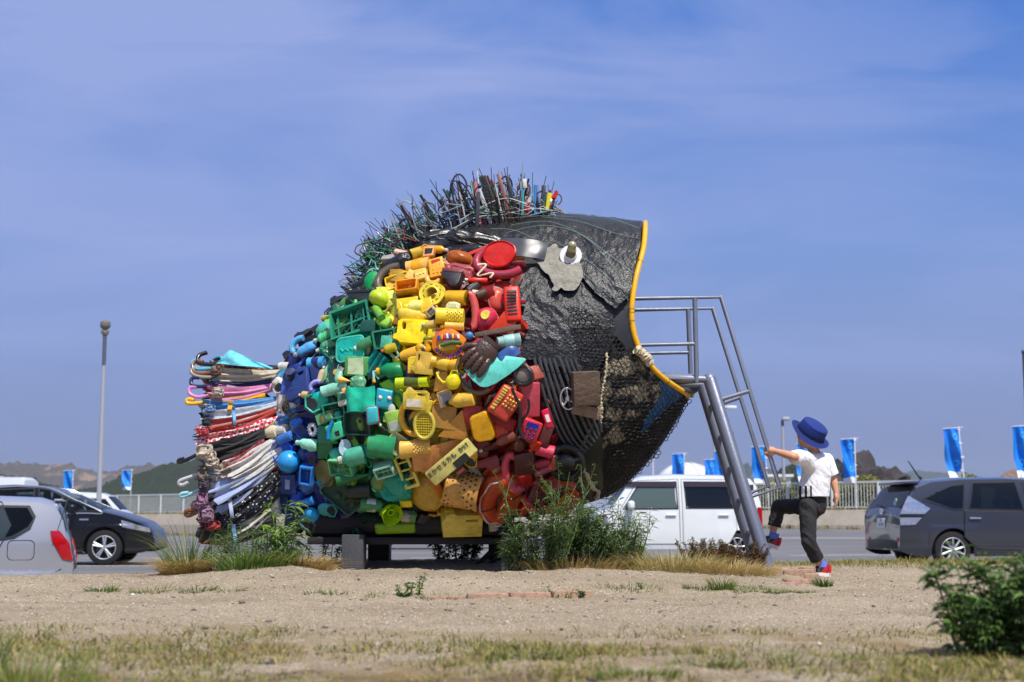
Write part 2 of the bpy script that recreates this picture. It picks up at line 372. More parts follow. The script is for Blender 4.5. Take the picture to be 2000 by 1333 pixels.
# painted bay lines, conforming to the asphalt
wl = mat((215, 215, 212), .7, var=.25, scale=3, dirt=.5, per=0, key='line')
def line(x0, y0, x1, y1, wd):
    n = 24; bm = bmesh.new(); d = Vector((x1 - x0, y1 - y0)).normalized(); p = Vector((-d.y, d.x)) * wd / 2
    def f(u, v):
        x = x0 + (x1 - x0) * u + p.x * (2 * v - 1); y = y0 + (y1 - y0) * u + p.y * (2 * v - 1)
        return Vector((x, y, float(zp(x, y)) + .006))
    sheet(bm, f, n, 1); tag(build('parking_line', bm, wl, smooth=False), kind='structure')
for a in ((-14, 21.9, -3.2, 21.5, .16), (-14, 26.2, -2.0, 26.0, .15), (-13, 24.2, -7.5, 24.1, .12), (-2.5, 24.4, 1.2, 24.3, .14), (-2.2, 31.5, -1.2, 31.5, .14), (0.0, 33.5, .9, 33.5, .14), (2.4, 27.0, 9, 27.2, .15),
          (3.0, 22.6, 16, 22.2, .15), (4.0, 25.6, 16, 25.3, .15), (8.5, 28.6, 13, 28.5, .14), (6.0, 31.0, 9.5, 31.0, .14), (6, 45.0, 24, 43.5, .3)): line(*a)

# ------------------------------------------------------------------ sea wall and railing
A = Vector((-34.2, 95, 0)); B = Vector((19.8, 55, 0)); FD = (B - A).normalized(); FN = Vector((FD.y, -FD.x, 0))   # FN points to the camera side
if FN.y > 0: FN = -FN
conc = mat((150, 141, 128), .9, var=.2, scale=.7, bump=.4, bscale=6, dirt=.35, per=0, key='wall')
p0, p1 = A - FD * 22, B + FD * 26
def wall(name, t0, t1, prof, m, kind='structure'):
    L = (p1 - p0).length; bm = bmesh.new(); n = 40; rows = []
    for i in range(n + 1):
        c = p0 + FD * (t0 + (t1 - t0) * i / n); rows.append([bm.verts.new((c.x + FN.x * a, c.y + FN.y * a, z)) for a, z in prof])
    for i in range(n):
        for k in range(len(prof)): k2 = (k + 1) % len(prof); bm.faces.new((rows[i][k], rows[i + 1][k], rows[i + 1][k2], rows[i][k2]))
    bm.faces.new(rows[0]); bm.faces.new(rows[-1][::-1])
    return tag(build(name, bm, m, smooth=False), kind=kind)
LW = (p1 - p0).length
o = wall('sea_wall', 0, LW, [(1.1, -1.0), (.75, .3), (.25, .93), (-.45, .95), (-.5, -1.2)], conc); o['kind'] = 'thing'; tag(o, 'pale concrete sea wall with a sloping face along the car park', 'wall')
fence = empty('railing', p0, label='pale metal railing of upright bars on the sea wall', cat='railing')
fm = mat((206, 208, 206), .5, var=.08, scale=2, dirt=.2, per=0, key='fence')
bal = bmesh.new()
nb = int(LW / .135)
for i in range(nb):
    c = FD * (i * .135)
    box(bal, (c.x, c.y, 1.52), (.024, .024, 1.0))
tag(build('bar', bal, fm, fence, smooth=False), kind='stuff')
for zc, h in ((2.07, .075), (1.04, .05)):
    bm = bmesh.new(); r = Matrix.Rotation(math.atan2(FD.y, FD.x), 3, 'Z'); c = FD * (LW / 2); box(bm, (c.x, c.y, zc), (LW, .06, h), rot=r); build('rail', bm, fm, fence, smooth=False)
bm = bmesh.new(); box(bm, (0, 0, 0), (.09, .09, 1.16)); pm = mesh_of(bm, 'post', False); pm.materials.append(fm)
for i in range(int(LW / 2.03)): c = FD * (i * 2.03); link('post', pm, None, fence, Matrix.Translation((c.x, c.y, 1.52)))

# ------------------------------------------------------------------ hills
def hill_mat(c1, c2, c3, sc, thr=.55, nm='hill'):
    m = bpy.data.materials.new(nm); m.use_nodes = True; t = m.node_tree; b = t.nodes['Principled BSDF']
    g = nn(t, 'ShaderNodeNewGeometry')
    def noi(s, d=8, r=.65):
        n = nn(t, 'ShaderNodeTexNoise'); n.inputs['Scale'].default_value = s; n.inputs['Detail'].default_value = d; n.inputs['Roughness'].default_value = r; t.links.new(g.outputs['Position'], n.inputs[0]); return n.outputs[0]
    a = nn(t, 'ShaderNodeMixRGB'); a.inputs[1].default_value = (*lin(c1), 1); a.inputs[2].default_value = (*lin(c2), 1); t.links.new(noi(sc * 6), a.inputs[0])
    r = nn(t, 'ShaderNodeMapRange'); r.inputs[1].default_value = thr; r.inputs[2].default_value = thr + .09; t.links.new(noi(sc), r.inputs[0])
    c = nn(t, 'ShaderNodeMixRGB'); c.inputs[2].default_value = (*lin(c3), 1); t.links.new(a.outputs[0], c.inputs[1]); t.links.new(r.outputs[0], c.inputs[0])
    t.links.new(c.outputs[0], b.inputs['Base Color']); b.inputs['Roughness'].default_value = 1; b.inputs['Specular IOR Level'].default_value = 0
    return m
def hill(name, prof, D, depth, m, rough, seed=0, bumpy=.10):
    xs = [p[0] for p in prof]; zs = [p[1] for p in prof]; nu, nv = 620, 34
    U = np.linspace(xs[0], xs[-1], nu); Z = np.interp(U, xs, zs); ker = np.ones(9) / 9; Z = np.convolve(np.pad(Z, 4, 'edge'), ker, 'valid')
    V = []
    for j in range(nv):
        f = j / (nv - 1) * 2 - 1; sh = 1 - abs(f) ** 1.5; Y = D + f * depth
        for i in range(nu):
            # ridge line is a real height at distance D
            x = (U[i] - CX) / F * D; top = (1023 - Z[i]) / F * D
            nzv = noise.fractal(Vector((x / rough + seed, Y / rough, seed)), 1.0, 2.0, 6)
            x2 = x + 0 * f
            nz2 = noise.fractal(Vector((x / rough * 6 + seed, Y / rough * 6, seed)), 1.0, 2.0, 3)
            h = max(-2, top * sh + (nzv * rough * .16 + abs(nz2) * rough * bumpy) * (0.35 + sh) - 1.0 * (1 - sh))
            V.append((x2, Y, CZ + h))
    V = np.array(V); idx = np.arange(nv - 1)[:, None] * nu + np.arange(nu - 1)[None]
    t = np.concatenate([np.stack([idx, idx + 1, idx + nu + 1], -1).reshape(-1, 3), np.stack([idx, idx + nu + 1, idx + nu], -1).reshape(-1, 3)])
    return tag(np_mesh(name, V, t, m, smooth=True), kind='structure')
hb = hill_mat((62, 64, 58), (92, 84, 76), (140, 118, 100), .011, .52)
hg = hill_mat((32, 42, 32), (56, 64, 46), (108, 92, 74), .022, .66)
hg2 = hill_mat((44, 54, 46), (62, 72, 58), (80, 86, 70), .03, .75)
hill('brown_hill', [(-900, 950), (-500, 925), (-200, 928), (0, 918), (45, 911), (85, 922), (130, 918), (165, 926), (200, 934), (240, 931), (290, 923), (340, 928), (420, 948), (520, 975), (620, 1000), (700, 1023)], 2600, 500, hb, 90, 1)
hill('wooded_hill', [(-500, 960), (-200, 945), (-60, 940), (20, 934), (60, 946), (110, 960), (160, 975), (210, 960), (250, 948), (300, 925), (350, 912), (395, 905), (450, 910), (520, 935), (600, 960), (700, 985), (900, 1010), (1000, 1023)], 1100, 190, hg, 22, 5, .22)
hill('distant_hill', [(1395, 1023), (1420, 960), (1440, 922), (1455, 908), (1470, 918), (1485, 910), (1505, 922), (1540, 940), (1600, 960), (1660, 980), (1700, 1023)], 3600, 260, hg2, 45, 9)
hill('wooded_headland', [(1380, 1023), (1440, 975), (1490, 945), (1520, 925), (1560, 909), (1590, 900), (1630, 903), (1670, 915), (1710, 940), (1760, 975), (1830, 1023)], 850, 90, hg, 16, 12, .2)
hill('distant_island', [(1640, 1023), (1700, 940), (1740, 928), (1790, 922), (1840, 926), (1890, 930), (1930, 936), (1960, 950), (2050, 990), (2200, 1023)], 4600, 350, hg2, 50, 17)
hill('bare_headland', [(1900, 1023), (1935, 946), (1955, 930), (1985, 915), (2040, 900), (2150, 890), (2400, 900), (2900, 960)], 1700, 160, hill_mat((110, 92, 72), (150, 122, 98), (88, 82, 62), .012, .56), 30, 21)

# ------------------------------------------------------------------ harbour things beyond the railing
def rock_pile():
    bm = bmesh.new(); bmesh.ops.create_icosphere(bm, subdivisions=5, radius=1.0)
    c = W(1690, 945, 74)
    for v in bm.verts:
        n = v.co.normalized(); f = noise.fractal(n * 2.3 + Vector((4, 1, 7)), 1.0, 2.1, 6)
        cell = noise.voronoi(n * 3.2)[0][0]
        k = 1 + .30 * f - .35 * cell
        hgt = 1 - .30 * math.hypot(n.x, n.y) ** 2
        v.co = Vector((n.x * 2.9 * k, n.y * 2.6 * k, max(-1.5, n.z * 3.1 * k * (hgt if n.z > 0 else 1))))
    bm.verts.ensure_lookup_table()
    return tag(build('rock_pile', bm, mat((62, 58, 60), .9, var=.5, scale=1.6, bump=.9, bscale=5, dirt=.5, per=0), None, Matrix.Translation((c.x, c.y, 1.15)), ang=25), 'jagged dark rock pile rising behind the railing and hedge', 'rock pile')
rock_pile()
def dome():
    D = 112; c = W(1342, 965, D); s = D / F; r = empty('dome_hall', (c.x, c.y, .40), label='white domed hall roof behind the white van', cat='building')
    H = (1010 - 906) * s + (1023 - 1010) * s; Rr = 64 * s
    dm = mat((214, 216, 214), .6, var=.05, scale=1, dirt=.15, per=0)
    prof = [(Rr * 1.02, 0), (Rr * 1.02, H - Rr * .80)] ; bm = bmesh.new()
    pr = [(0, Rr * 1.0), (H - Rr * .82, Rr * 1.0)] + [(H - Rr * .82 + Rr * .82 * math.sin(a * pi / 24), Rr * math.cos(a * pi / 24)) for a in range(1, 12)] + [(H, 0)]
    lathe(bm, pr, 40); build('roof', bm, dm, r)
    bm = bmesh.new()
    for k in range(12):
        a = k * pi / 6 + .3
        tube(bm, [(math.cos(a) * (p[1] + .02), math.sin(a) * (p[1] + .02), p[0]) for p in pr[1:-1]], .05, 5)
    tag(build('seam', bm, mat((170, 174, 176), .6, per=0), r), kind='stuff')
dome()
def hut():
    D = 210; s = D / F; a = W(1478, 933, D); b = W(1537, 933, D); h = a.z + .3
    r = empty('long_shed', ((a.x + b.x) / 2, D, -.3), label='long low white shed far behind the railing', cat='building'); wd = b.x - a.x
    bm = bmesh.new(); box(bm, (0, 0, h / 2), (wd, 6, h)); build('wall', bm, mat((205, 205, 200), .8, per=0, dirt=.2), r, smooth=False)
    bm = bmesh.new(); plate(bm, [(-wd / 2 - .3, -3.4), (wd / 2 + .3, -3.4), (wd / 2 + .3, 3.4), (-wd / 2 - .3, 3.4)], h, h + .35); build('roof', bm, mat((226, 226, 222), .6, per=0), r, smooth=False)
    for k in range(4):
        bm = bmesh.new(); box(bm, (-wd / 2 + wd * (k + .5) / 4, -3.02, h * .55), (.7, .08, .9)); build('window', bm, mat((70, 76, 82), .2, per=0), r, smooth=False)
hut()
# leafy hedge behind the right-hand part of the railing
def hedge():
    def at(px):   # point on the line 1.6 m behind the railing
        d = (px - CX) / F; q = A - FN * 1.7; t = (d * q.y - q.x) / (FD.x - d * FD.y); return q + FD * t
    a, b = at(1432), at(1905); r = empty('hedge', (a.x, a.y, .9), label='yellow-green hedge behind the bars of the railing', cat='hedge'); L = (b - a).length
    n = 14000; t = NR.rand(n) * L; dpt = NR.randn(n) * .45; hh = 1.25 + .18 * np.sin(t * 1.3) + .15 * np.sin(t * 3.1 + 1) - .1 * np.abs(dpt); z = hh * NR.rand(n) ** .6
    c = np.stack([FD.x * t + FN.x * dpt, FD.y * t + FN.y * dpt, z], -1); V = leaves(c, .11, .055, None)
    tag(np_mesh('foliage', V[0], V[1], leafmat((96, 104, 46), (142, 142, 66), (168, 160, 84), key='hedge'), r), kind='stuff')
    bm = bmesh.new(); rr = Matrix.Rotation(math.atan2(FD.y, FD.x), 3, 'Z'); m0 = FD * (L / 2); box(bm, (m0.x, m0.y, .5), (L, .5, 1.0), rot=rr); build('core', bm, mat((52, 58, 34), 1, per=0), r, smooth=False)
def leaves(c, ln, wd, up):
    """diamond leaves with a fold, random direction; c: (n,3) centres -> verts, tris"""
    n = len(c); d = NR.randn(n, 3); d /= np.linalg.norm(d, axis=1)[:, None]
    if up is not None: d = d * (1 - up) + np.array([0, 0, up]); d /= np.linalg.norm(d, axis=1)[:, None]
    s = np.cross(d, NR.randn(n, 3)); s /= np.linalg.norm(s, axis=1)[:, None]; nrm = np.cross(d, s)
    k = (.7 + .6 * NR.rand(n))[:, None]
    v = np.stack([c - d * ln * .5 * k, c + s * wd * .5 * k + nrm * wd * .12, c + d * ln * .5 * k, c - s * wd * .5 * k + nrm * wd * .12], 1)
    i = np.arange(n)[:, None] * 4
    return v.reshape(-1, 3), np.concatenate([i + [0, 1, 2], i + [0, 2, 3]])

hedge()
# dry grass along the foot and the top of the sea wall
def ribbon(base, head, ht, droop, wd, k=4):
    """grass blades: base (n,3), heading (n,2) unit, height, droop (0..1 sideways), width -> verts, tris"""
    n = len(base); ts = np.linspace(0, 1, k + 1); V = []
    side = np.stack([-head[:, 1], head[:, 0], np.zeros(n)], -1); hd = np.stack([head[:, 0], head[:, 1], np.zeros(n)], -1)
    rot = NR.rand(n) * pi; sd_ = side * np.cos(rot)[:, None] + hd * np.sin(rot)[:, None]
    for t in ts:
        p = base + hd * (droop * ht * t ** 1.9)[:, None] + np.array([0, 0, 1.0]) * (ht * (t - .38 * np.clip(droop, 0, 1.6) * t ** 2.6))[:, None]
        wv = sd_ * (wd * (1 - t ** 1.6) * .5 + .0003)[:, None]
        V += [p - wv, p + wv]
    V = np.stack(V, 1); m = 2 * (k + 1); i = np.arange(n)[:, None] * m; T = []
    for j in range(k): a = 2 * j; T += [i + [a, a + 1, a + 3], i + [a, a + 3, a + 2]]
    return V.reshape(-1, 3), np.concatenate(T)
def unit(n): a = NR.rand(n) * 2 * pi; return np.stack([np.cos(a), np.sin(a)], -1)
n = 9000; t = NR.rand(n) * LW; off = np.where(NR.rand(n) < .45, .12, 1.02) + NR.randn(n) * .1; hh = .08 + .2 * NR.rand(n) ** 2
bs = np.stack([p0.x + FD.x * t + FN.x * off, p0.y + FD.y * t + FN.y * off, np.zeros(n)], -1); bs[:, 2] = np.where(off < .6, .93, np.minimum(zp(bs[:, 0], bs[:, 1]), .5))
V, T = ribbon(bs, unit(n), hh, .5 * np.ones(n), .05 * np.ones(n), 2)
tag(np_mesh('verge_grass', V, T, leafmat((150, 134, 70), (120, 122, 60), (176, 158, 96), key='verge')), 'thin dry grass along the foot and top of the sea wall', 'grass', kind='stuff')

# banners on poles
FB = mat((24, 128, 222), .6, var=.22, scale=2.2, dirt=0, per=.06, key='flag'); FW = mat((226, 228, 230), .7, var=.06, dirt=0, per=0, key='fw'); FL = mat((72, 176, 240), .6, var=.05, dirt=0, per=0, key='fl')
def banner(px, top, bot, wpx, D, label, lean=0.0, hem=True, base=.95, sgn=-1):
    s = D / F; tp = W(px, top, D); base_z = base; h = tp.z - base_z; cw = wpx * s; ch = (bot - top) * s
    r = empty('banner_flag', (tp.x, D, base_z), label=label, cat='flag', group='blue banners along the harbour')
    bm = bmesh.new(); tube(bm, [(lean * h * -1, 0, 0), (lean * -.35 * h, 0, h * .6), (0, 0, h + .05)], .022, 7); build('pole', bm, FW, r)
    bm = bmesh.new(); tube(bm, [(sgn * -(-1.06) * cw * 1.0, 0, h - .06 * cw), (-sgn * .3 * cw, 0, h + .03 * cw)], .014, 6); build('crossbar', bm, FW, r)
    ph = R.random() * 6
    def f(u, v, dz=0):
        x = sgn * cw * (u + .0) * (1 - .16 * v * (.6 + .4 * math.sin(ph + 3 * v))) - lean * ch * v * .8 + .02 * sgn
        y = (.17 * math.sin(5.5 * v + 2.6 * u + ph) * (.3 + v) + .08 * math.sin(9 * u + 7 * v)) * cw * 1.6 + dz
        return Vector((x, y, h - .02 - .05 * cw * u - ch * v + .05 * cw * math.sin(6 * u + ph) * v))
    hv = .86 if hem else 1.0
    bm = bmesh.new(); sheet(bm, lambda u, v: f(u, v * hv), 12, 26); build('cloth', bm, FB, r)
    if hem: bm = bmesh.new(); sheet(bm, lambda u, v: f(u, hv + v * (1 - hv)), 12, 5); build('hem', bm, FW, r)
    for (cu, cv, rr) in ((.30, .16, .20), (.30, .68, .20)):
        bm = bmesh.new(); sheet(bm, lambda u, v: f(cu + (rr - .09 * v) * math.cos(2 * pi * u), cv + (rr - .09 * v) * .34 * math.sin(2 * pi * u), -.012), 22, 1); build('emblem', bm, FL, r)
    for row in range(3):
        for k in range(6 - row):
            bm = bmesh.new(); u0, v0 = .25 + k * .1, .34 + row * .035; sheet(bm, lambda u, v: f(u0 + u * .05, v0 + v * .02, -.012), 1, 1)
            build('lettering', bm, FL, r, smooth=False)
    for q in (.02, .3, .58, .84):
        bm = bmesh.new(); c = f(0, q); box(bm, (c.x - sgn * .03, c.y, c.z), (.1, .03, .06)); build('clip', bm, FW, r, smooth=False)
banner(1872, 836, 933, 30, 50, 'blue banner with white hem leaning above the dark grey car roof', lean=-.075)
banner(2003, 832, 932, 25, 48, 'blue banner cut off by the right edge of the photo', lean=-.02)
banner(1669, 857, 943, 26, 54, 'blue banner with white hem in front of the dark rock pile', lean=-.0)
banner(1582, 866, 940, 26, 60, 'blue banner mostly hidden behind the child')
banner(1494, 872, 944, 26, 62, 'blue banner seen through the ladder handrails near the child hand', lean=-.04)
banner(1424, 880, 960, 28, 62, 'blue banner half hidden behind the ladder stringers')
banner(1398, 897, 962, 22, 74, 'small blue banner just left of the ladder stringers')
banner(1336, 886, 966, 23, 72, 'blue banner standing in front of the white dome')
banner(143, 919, 974, 18, 104, 'blue banner above the black car roof, left of the lamp post', hem=False)
banner(257, 918, 956, 18, 100, 'blue banner with white hem right of the tall lamp post')
banner(3, 931, 972, 16, 100, 'blue banner at the left edge of the photo behind the white truck')

# lamp posts and masts
LG = mat((176, 178, 182), .45, metal=.2, var=.08, dirt=.1, per=0, key='post')
def post_lamp(px, top, D, wpx, label, base=-.35, two=True):
    s = D / F; tp = W(px, top, D); r = empty('street_lamp', (tp.x, D, base), label=label, cat='street lamp'); h = tp.z - base; rd = wpx * s / 2
    bm = bmesh.new(); tube(bm, [(0, 0, 0), (0, 0, h * .5), (0, 0, h - .3)], rd, 12, rs=[rd, rd * .85, rd * .62]); build('pole', bm, LG, r)
    if two:
        dk = mat((118, 112, 104), .5, per=0, key='lamp')
        bm = bmesh.new(); tube(bm, [(0, 0, h * .80), (0, 0, h - .25)], rd * .72, 10); build('sleeve', bm, mat((84, 92, 104), .5, per=0), r)
        bm = bmesh.new(); lathe(bm, [(h - .28, 0), (h - .28, .06), (h - .20, .15), (h - .12, .165), (h - .02, .15), (h + .08, 0)], 18); build('lamp_head', bm, dk, r)
        bm = bmesh.new(); lathe(bm, [(h - .46, 0), (h - .46, .07), (h - .38, .125), (h - .30, .13), (h - .285, 0)], 18); build('diffuser', bm, mat((150, 140, 120), .3, per=0), r)
    else:
        bm = bmesh.new(); tube(bm, [(.0, 0, h - .35), (.0, 0, h - .12), (.06, -.05, h)], rd * .75, 10); build('bracket', bm, mat((96, 104, 118), .5, per=0), r)
        bm = bmesh.new(); box(bm, (.14, -.06, h - .02), (.34, .3, .16), .04); build('lamp_head', bm, LG, r)
post_lamp(206, 628, 45, 10.5, 'tall grey lamp post with twin disc heads behind the black car')
post_lamp(1528, 818, 66, 7.5, 'slim grey lamp post with single box head left of the child', two=False, base=.2)
def arm_lamp():
    D = 86; s = D / F; tp = W(1394, 800, D); r = empty('street_lamp', (tp.x, D, .2), label='grey street lamp with a side arm seen past the ladder stringer', cat='street lamp'); h = tp.z - .2
    bm = bmesh.new(); tube(bm, [(0, 0, 0), (0, 0, h - .4), (.1, 0, h - .05), (.55, 0, h + .1), (.9, 0, h + .14)], .08, 8); build('pole', bm, LG, r)
    bm = bmesh.new(); box(bm, (1.08, 0, h + .12), (.62, .25, .2), .06); build('lamp_head', bm, mat((226, 228, 228), .4, per=0), r)
arm_lamp()
def mast(px, top, D, rd, label, col, nm='mast'):
    tp = W(px, top, D); r = empty(nm, (tp.x, D, .0), label=label, cat='pole'); h = tp.z
    bm = bmesh.new(); tube(bm, [(0, 0, 0), (0, 0, h)], rd, 8, rs=[rd * 1.2, rd]); build('shaft', bm, mat(col, .5, per=0), r)
    bm = bmesh.new(); sph(bm, (0, 0, h), rd * 1.5, 8, 6); build('finial', bm, mat(col, .5, per=0), r)
mast(1275, 899, 90, .05, 'thin white pole left of the white dome', (216, 216, 220))
mast(1999, 688, 52, .055, 'dark thin pole at the right edge of the photo', (70, 66, 74))

# hazy sea air round the whole scene
bm = bmesh.new(); box(bm, (0, 3040, 124), (10440, 6240, 253.2)); hz = build('haze', bm, None, smooth=False); tag(hz, 'thin blue sea haze over the harbour', 'haze', kind='stuff')
hm = bpy.data.materials.new('air'); hm.use_nodes = True; t = hm.node_tree; t.nodes.clear(); pv = nn(t, 'ShaderNodeVolumePrincipled'); pv.inputs['Color'].default_value = (.78, .86, 1, 1); pv.inputs['Density'].default_value = HAZE; pv.inputs['Anisotropy'].default_value = .2
t.links.new(pv.outputs[0], nn(t, 'ShaderNodeOutputMaterial').inputs['Volume']); hz.data.materials.append(hm)
# ------------------------------------------------------------------ the fish sculpture: body surface
YF = 9.92
def poly_at(pts, t):
    """point at fraction t of arc length along a 2-D polyline (array of t)"""
    p = np.array(pts, float); d = np.r_[0, np.cumsum(np.hypot(*np.diff(p, axis=0).T))]; d /= d[-1]
    return np.stack([np.interp(t, d, p[:, 0]), np.interp(t, d, p[:, 1])], -1)
def smooth2(pts, n=60): return [(v.x, v.y) for v in spline([(a, b, 0) for a, b in pts], n)]
cT = smooth2([(690, 570), (720, 528), (762, 492), (815, 468), (880, 450), (960, 436), (1060, 423), (1160, 428), (1258, 436)])
cL = smooth2([(690, 570), (640, 628), (590, 690), (560, 760), (546, 850), (548, 940), (562, 1012)])
cB = smooth2([(562, 1012), (620, 1030), (720, 1042), (850, 1036), (960, 1016), (1060, 1006), (1165, 978), (1214, 954), (1262, 905), (1304, 850), (1347, 776)])
cR = smooth2([(1258, 436), (1254, 485), (1238, 550), (1231, 615), (1243, 675), (1282, 730), (1347, 776)])
NU = 220
def coons(u, v):
    T, B_, L, R_ = poly_at(cT, u), poly_at(cB, u), poly_at(cL, v), poly_at(cR, v)
    u = u[:, None]; v = v[:, None]; c00, c10, c01, c11 = np.array(cT[0]), np.array(cT[-1]), np.array(cB[0]), np.array(cB[-1])
    return (1 - v) * T + v * B_ + (1 - u) * L + u * R_ - ((1 - u) * (1 - v) * c00 + u * (1 - v) * c10 + (1 - u) * v * c01 + u * v * c11)
def half_width(u): return np.interp(u, [0, .06, .25, .5, .75, 1], [.22, .34, .62, .78, .79, .72])
uu, vv = np.meshgrid(np.linspace(0, 1, NU), np.linspace(0, 1, NU)); uf, vf = uu.ravel(), vv.ravel()
SP = coons(uf, vf); SY = YF - half_width(uf) * np.clip(np.sin(pi * np.clip(vf, 0, 1)), 0, 1) ** np.interp(uf, [.72, 1], [.55, .30])
def Wn(px, py, Y):
    x = (px - CX) / F; y = (CY - py) / F; dy = CT - y * ST; t = Y / dy
    return np.stack([x * t, Y, CZ + (ST + y * CT) * t], -1)
SW = Wn(SP[:, 0], SP[:, 1], SY).reshape(NU, NU, 3)
gu = np.gradient(SW, axis=1); gv = np.gradient(SW, axis=0); SN = np.cross(gu, gv); SN /= np.linalg.norm(SN, axis=2)[..., None] + 1e-9
SN[SN[..., 1] > 0] *= -1
SNf = SN.reshape(-1, 3)
def surf(px, py):
    i = int(np.argmin((SP[:, 0] - px) ** 2 + (SP[:, 1] - py) ** 2)); return float(SY[i]), Vector(SNf[i])

fish = empty('fish_sculpture', (-.35, YF, gz1(-.35, YF)), label='big fish sculpture covered with discarded plastic sorted by colour, umbrellas for its tail', cat='sculpture')
FI = Matrix.Translation(-fish.location)
def fpart(name, bm, m, mtx=None, smooth=True, ang=38): return build(name, bm, m, fish, FI @ (mtx or Matrix()), smooth, ang)

BLK = mat((30, 31, 34), .42, var=.3, scale=5, bump=.3, bscale=40, dirt=.35, per=.15, key='blk')
CORE = mat((24, 25, 28), .85, var=.4, scale=6, bump=.6, bscale=30, dirt=.3, per=0, key='core')
# inner shell: front half sunk behind the plastic, back half mirrored, open at the mouth
bm = bmesh.new(); idx = list(range(0, NU, 4)) + [NU - 1]; rows = []
for side in (1, -1):
    g = []
    for j in idx:
        row = []
        for i in idx:
            p = Vector(SW[j, i]); n = Vector(SN[j, i]); v = j / (NU - 1); e = min(1, 6 * min(v, 1 - v))
            q = p - n * .085 * e
            if side < 0: q.y = 2 * YF - q.y
            row.append(bm.verts.new(q))
        g.append(row)
    for a in range(len(idx) - 1):
        for b in range(len(idx) - 1):
            f = [g[a][b], g[a][b + 1], g[a + 1][b + 1], g[a + 1][b]]
            bm.faces.new(f)
    rows.append(g)
for a in range(len(idx) - 1): bm.faces.new((rows[0][a][0], rows[0][a + 1][0], rows[1][a + 1][0], rows[1][a][0]))
bmesh.ops.remove_doubles(bm, verts=bm.verts[:], dist=.002)
fpart('body_shell', bm, CORE)

# ------------------------------------------------------------------ kinds of plastic things
def frame_at(px, py, ang, out, tilt=(0, 0), face=.35):
    Y, n = surf(px, py); P = W(px, py, Y); cam_d = (Vector((0, 0, CZ)) - P).normalized()
    n = (n * (1 - face) + cam_d * face).normalized(); P = P + n * out
    ex = Vector((1, 0, 0)); ex = (ex - n * ex.dot(n)).normalized(); ey = n.cross(ex)
    a = rad(ang); X = ex * math.cos(a) + ey * math.sin(a); Yv = n.cross(X)
    M = Matrix((X, Yv, n)).transposed()
    M = M @ Matrix.Rotation(rad(tilt[0]), 3, 'X') @ Matrix.Rotation(rad(tilt[1]), 3, 'Y')
    return Matrix.Translation(P) @ M.to_4x4(), Y

def pl(col, **k):
    a = dict(rough=.36, var=.20, scale=8, bump=.2, bscale=30, dirt=.55, per=.15); a.update(k); return mat(col, **a)
DK = mat((20, 20, 22), .7, per=0, dirt=0, key='hole')
WH = (228, 222, 205)
# every builder returns [(part name, mesh-bm, material or None for the main colour)]; the first is the thing, the others its pieces
def k_bottle(w, h, c2, o):
    bm = bmesh.new(); r = h / 2; rib = o.get('rib')
    pr = [(-.5 * w, 0), (-.5 * w, .8 * r), (-.47 * w, r)]
    if rib:
        for i in range(5): x = -.40 * w + i * .10 * w; pr += [(x, r), (x + .03 * w, .92 * r), (x + .05 * w, .92 * r), (x + .08 * w, r)]
    pr += [(.12 * w, r), (.22 * w, .86 * r), (.31 * w, .45 * r), (.34 * w, .34 * r), (.42 * w, .34 * r), (.42 * w, 0)]
    lathe(bm, pr, 18, 'x', sz=.85)
    cp = bmesh.new(); lathe(cp, [(.385 * w, 0), (.385 * w, .42 * r), (.5 * w, .40 * r), (.5 * w, 0)], 14, 'x')
    return [('plastic_bottle', bm, None), ('bottle_cap', cp, c2 or WH)]
def k_squeeze(w, h, c2, o):
    bm = bmesh.new(); r = h / 2
    lathe(bm, [(-.5 * w, 0), (-.5 * w, .7 * r), (-.45 * w, .92 * r), (-.2 * w, r), (.02 * w, .8 * r), (.1 * w, .8 * r), (.2 * w, .7 * r), (.34 * w, .32 * r), (.4 * w, .3 * r), (.4 * w, 0)], 18, 'x', sz=.7)
    for v in bm.verts: v.co += Vector((0, 1, 1)) * .12 * r * noise.noise(v.co * 20)
    cp = bmesh.new(); lathe(cp, [(.36 * w, 0), (.36 * w, .4 * r), (.46 * w, .36 * r), (.5 * w, .2 * r), (.5 * w, 0)], 12, 'x')
    return [('detergent_bottle', bm, None), ('bottle_cap', cp, c2 or WH)]
def k_jerry(w, h, c2, o):
    bm = bmesh.new(); d = o.get('d', .45) * min(w, h); H = h * .5; V = w * .5
    outer = [(-V, -H), (V, -H), (V, H * .55), (V * .8, H * .8), (V * .1, H * .8), (-V * .25, H * .8), (-V * .4, H), (-V * .75, H), (-V * .8, H * .72), (-V, H * .5)]
    outer = [(x * .98, y * .98) for x, y in outer]
    hole = rrect(w * .30, h * .12, h * .055, 3, w * .22, h * .20)
    plate(bm, outer, -d / 2, d / 2, [hole], bev=min(w, h) * .10)
    nk = bmesh.new(); cyl(nk, (-V * .58, H * .93, 0), (-V * .58, H * 1.10, 0), w * .085, seg=14)
    out = [('jerry_can', bm, None), ('screw_cap', nk, c2 or None)]
    if o.get('label'): lb = bmesh.new(); box(lb, (-w * .05, -h * .2, d / 2 + .001), (w * .6, h * .34, .004)); out.append(('paper_label', lb, (226, 214, 188)))
    else:
        lb = bmesh.new()
        for i in range(3): box(lb, (0, -h * (.08 + .13 * i), d / 2), (w * .7, h * .025, .006), .002)
        out.append(('moulded_rib', lb, None))
    return out
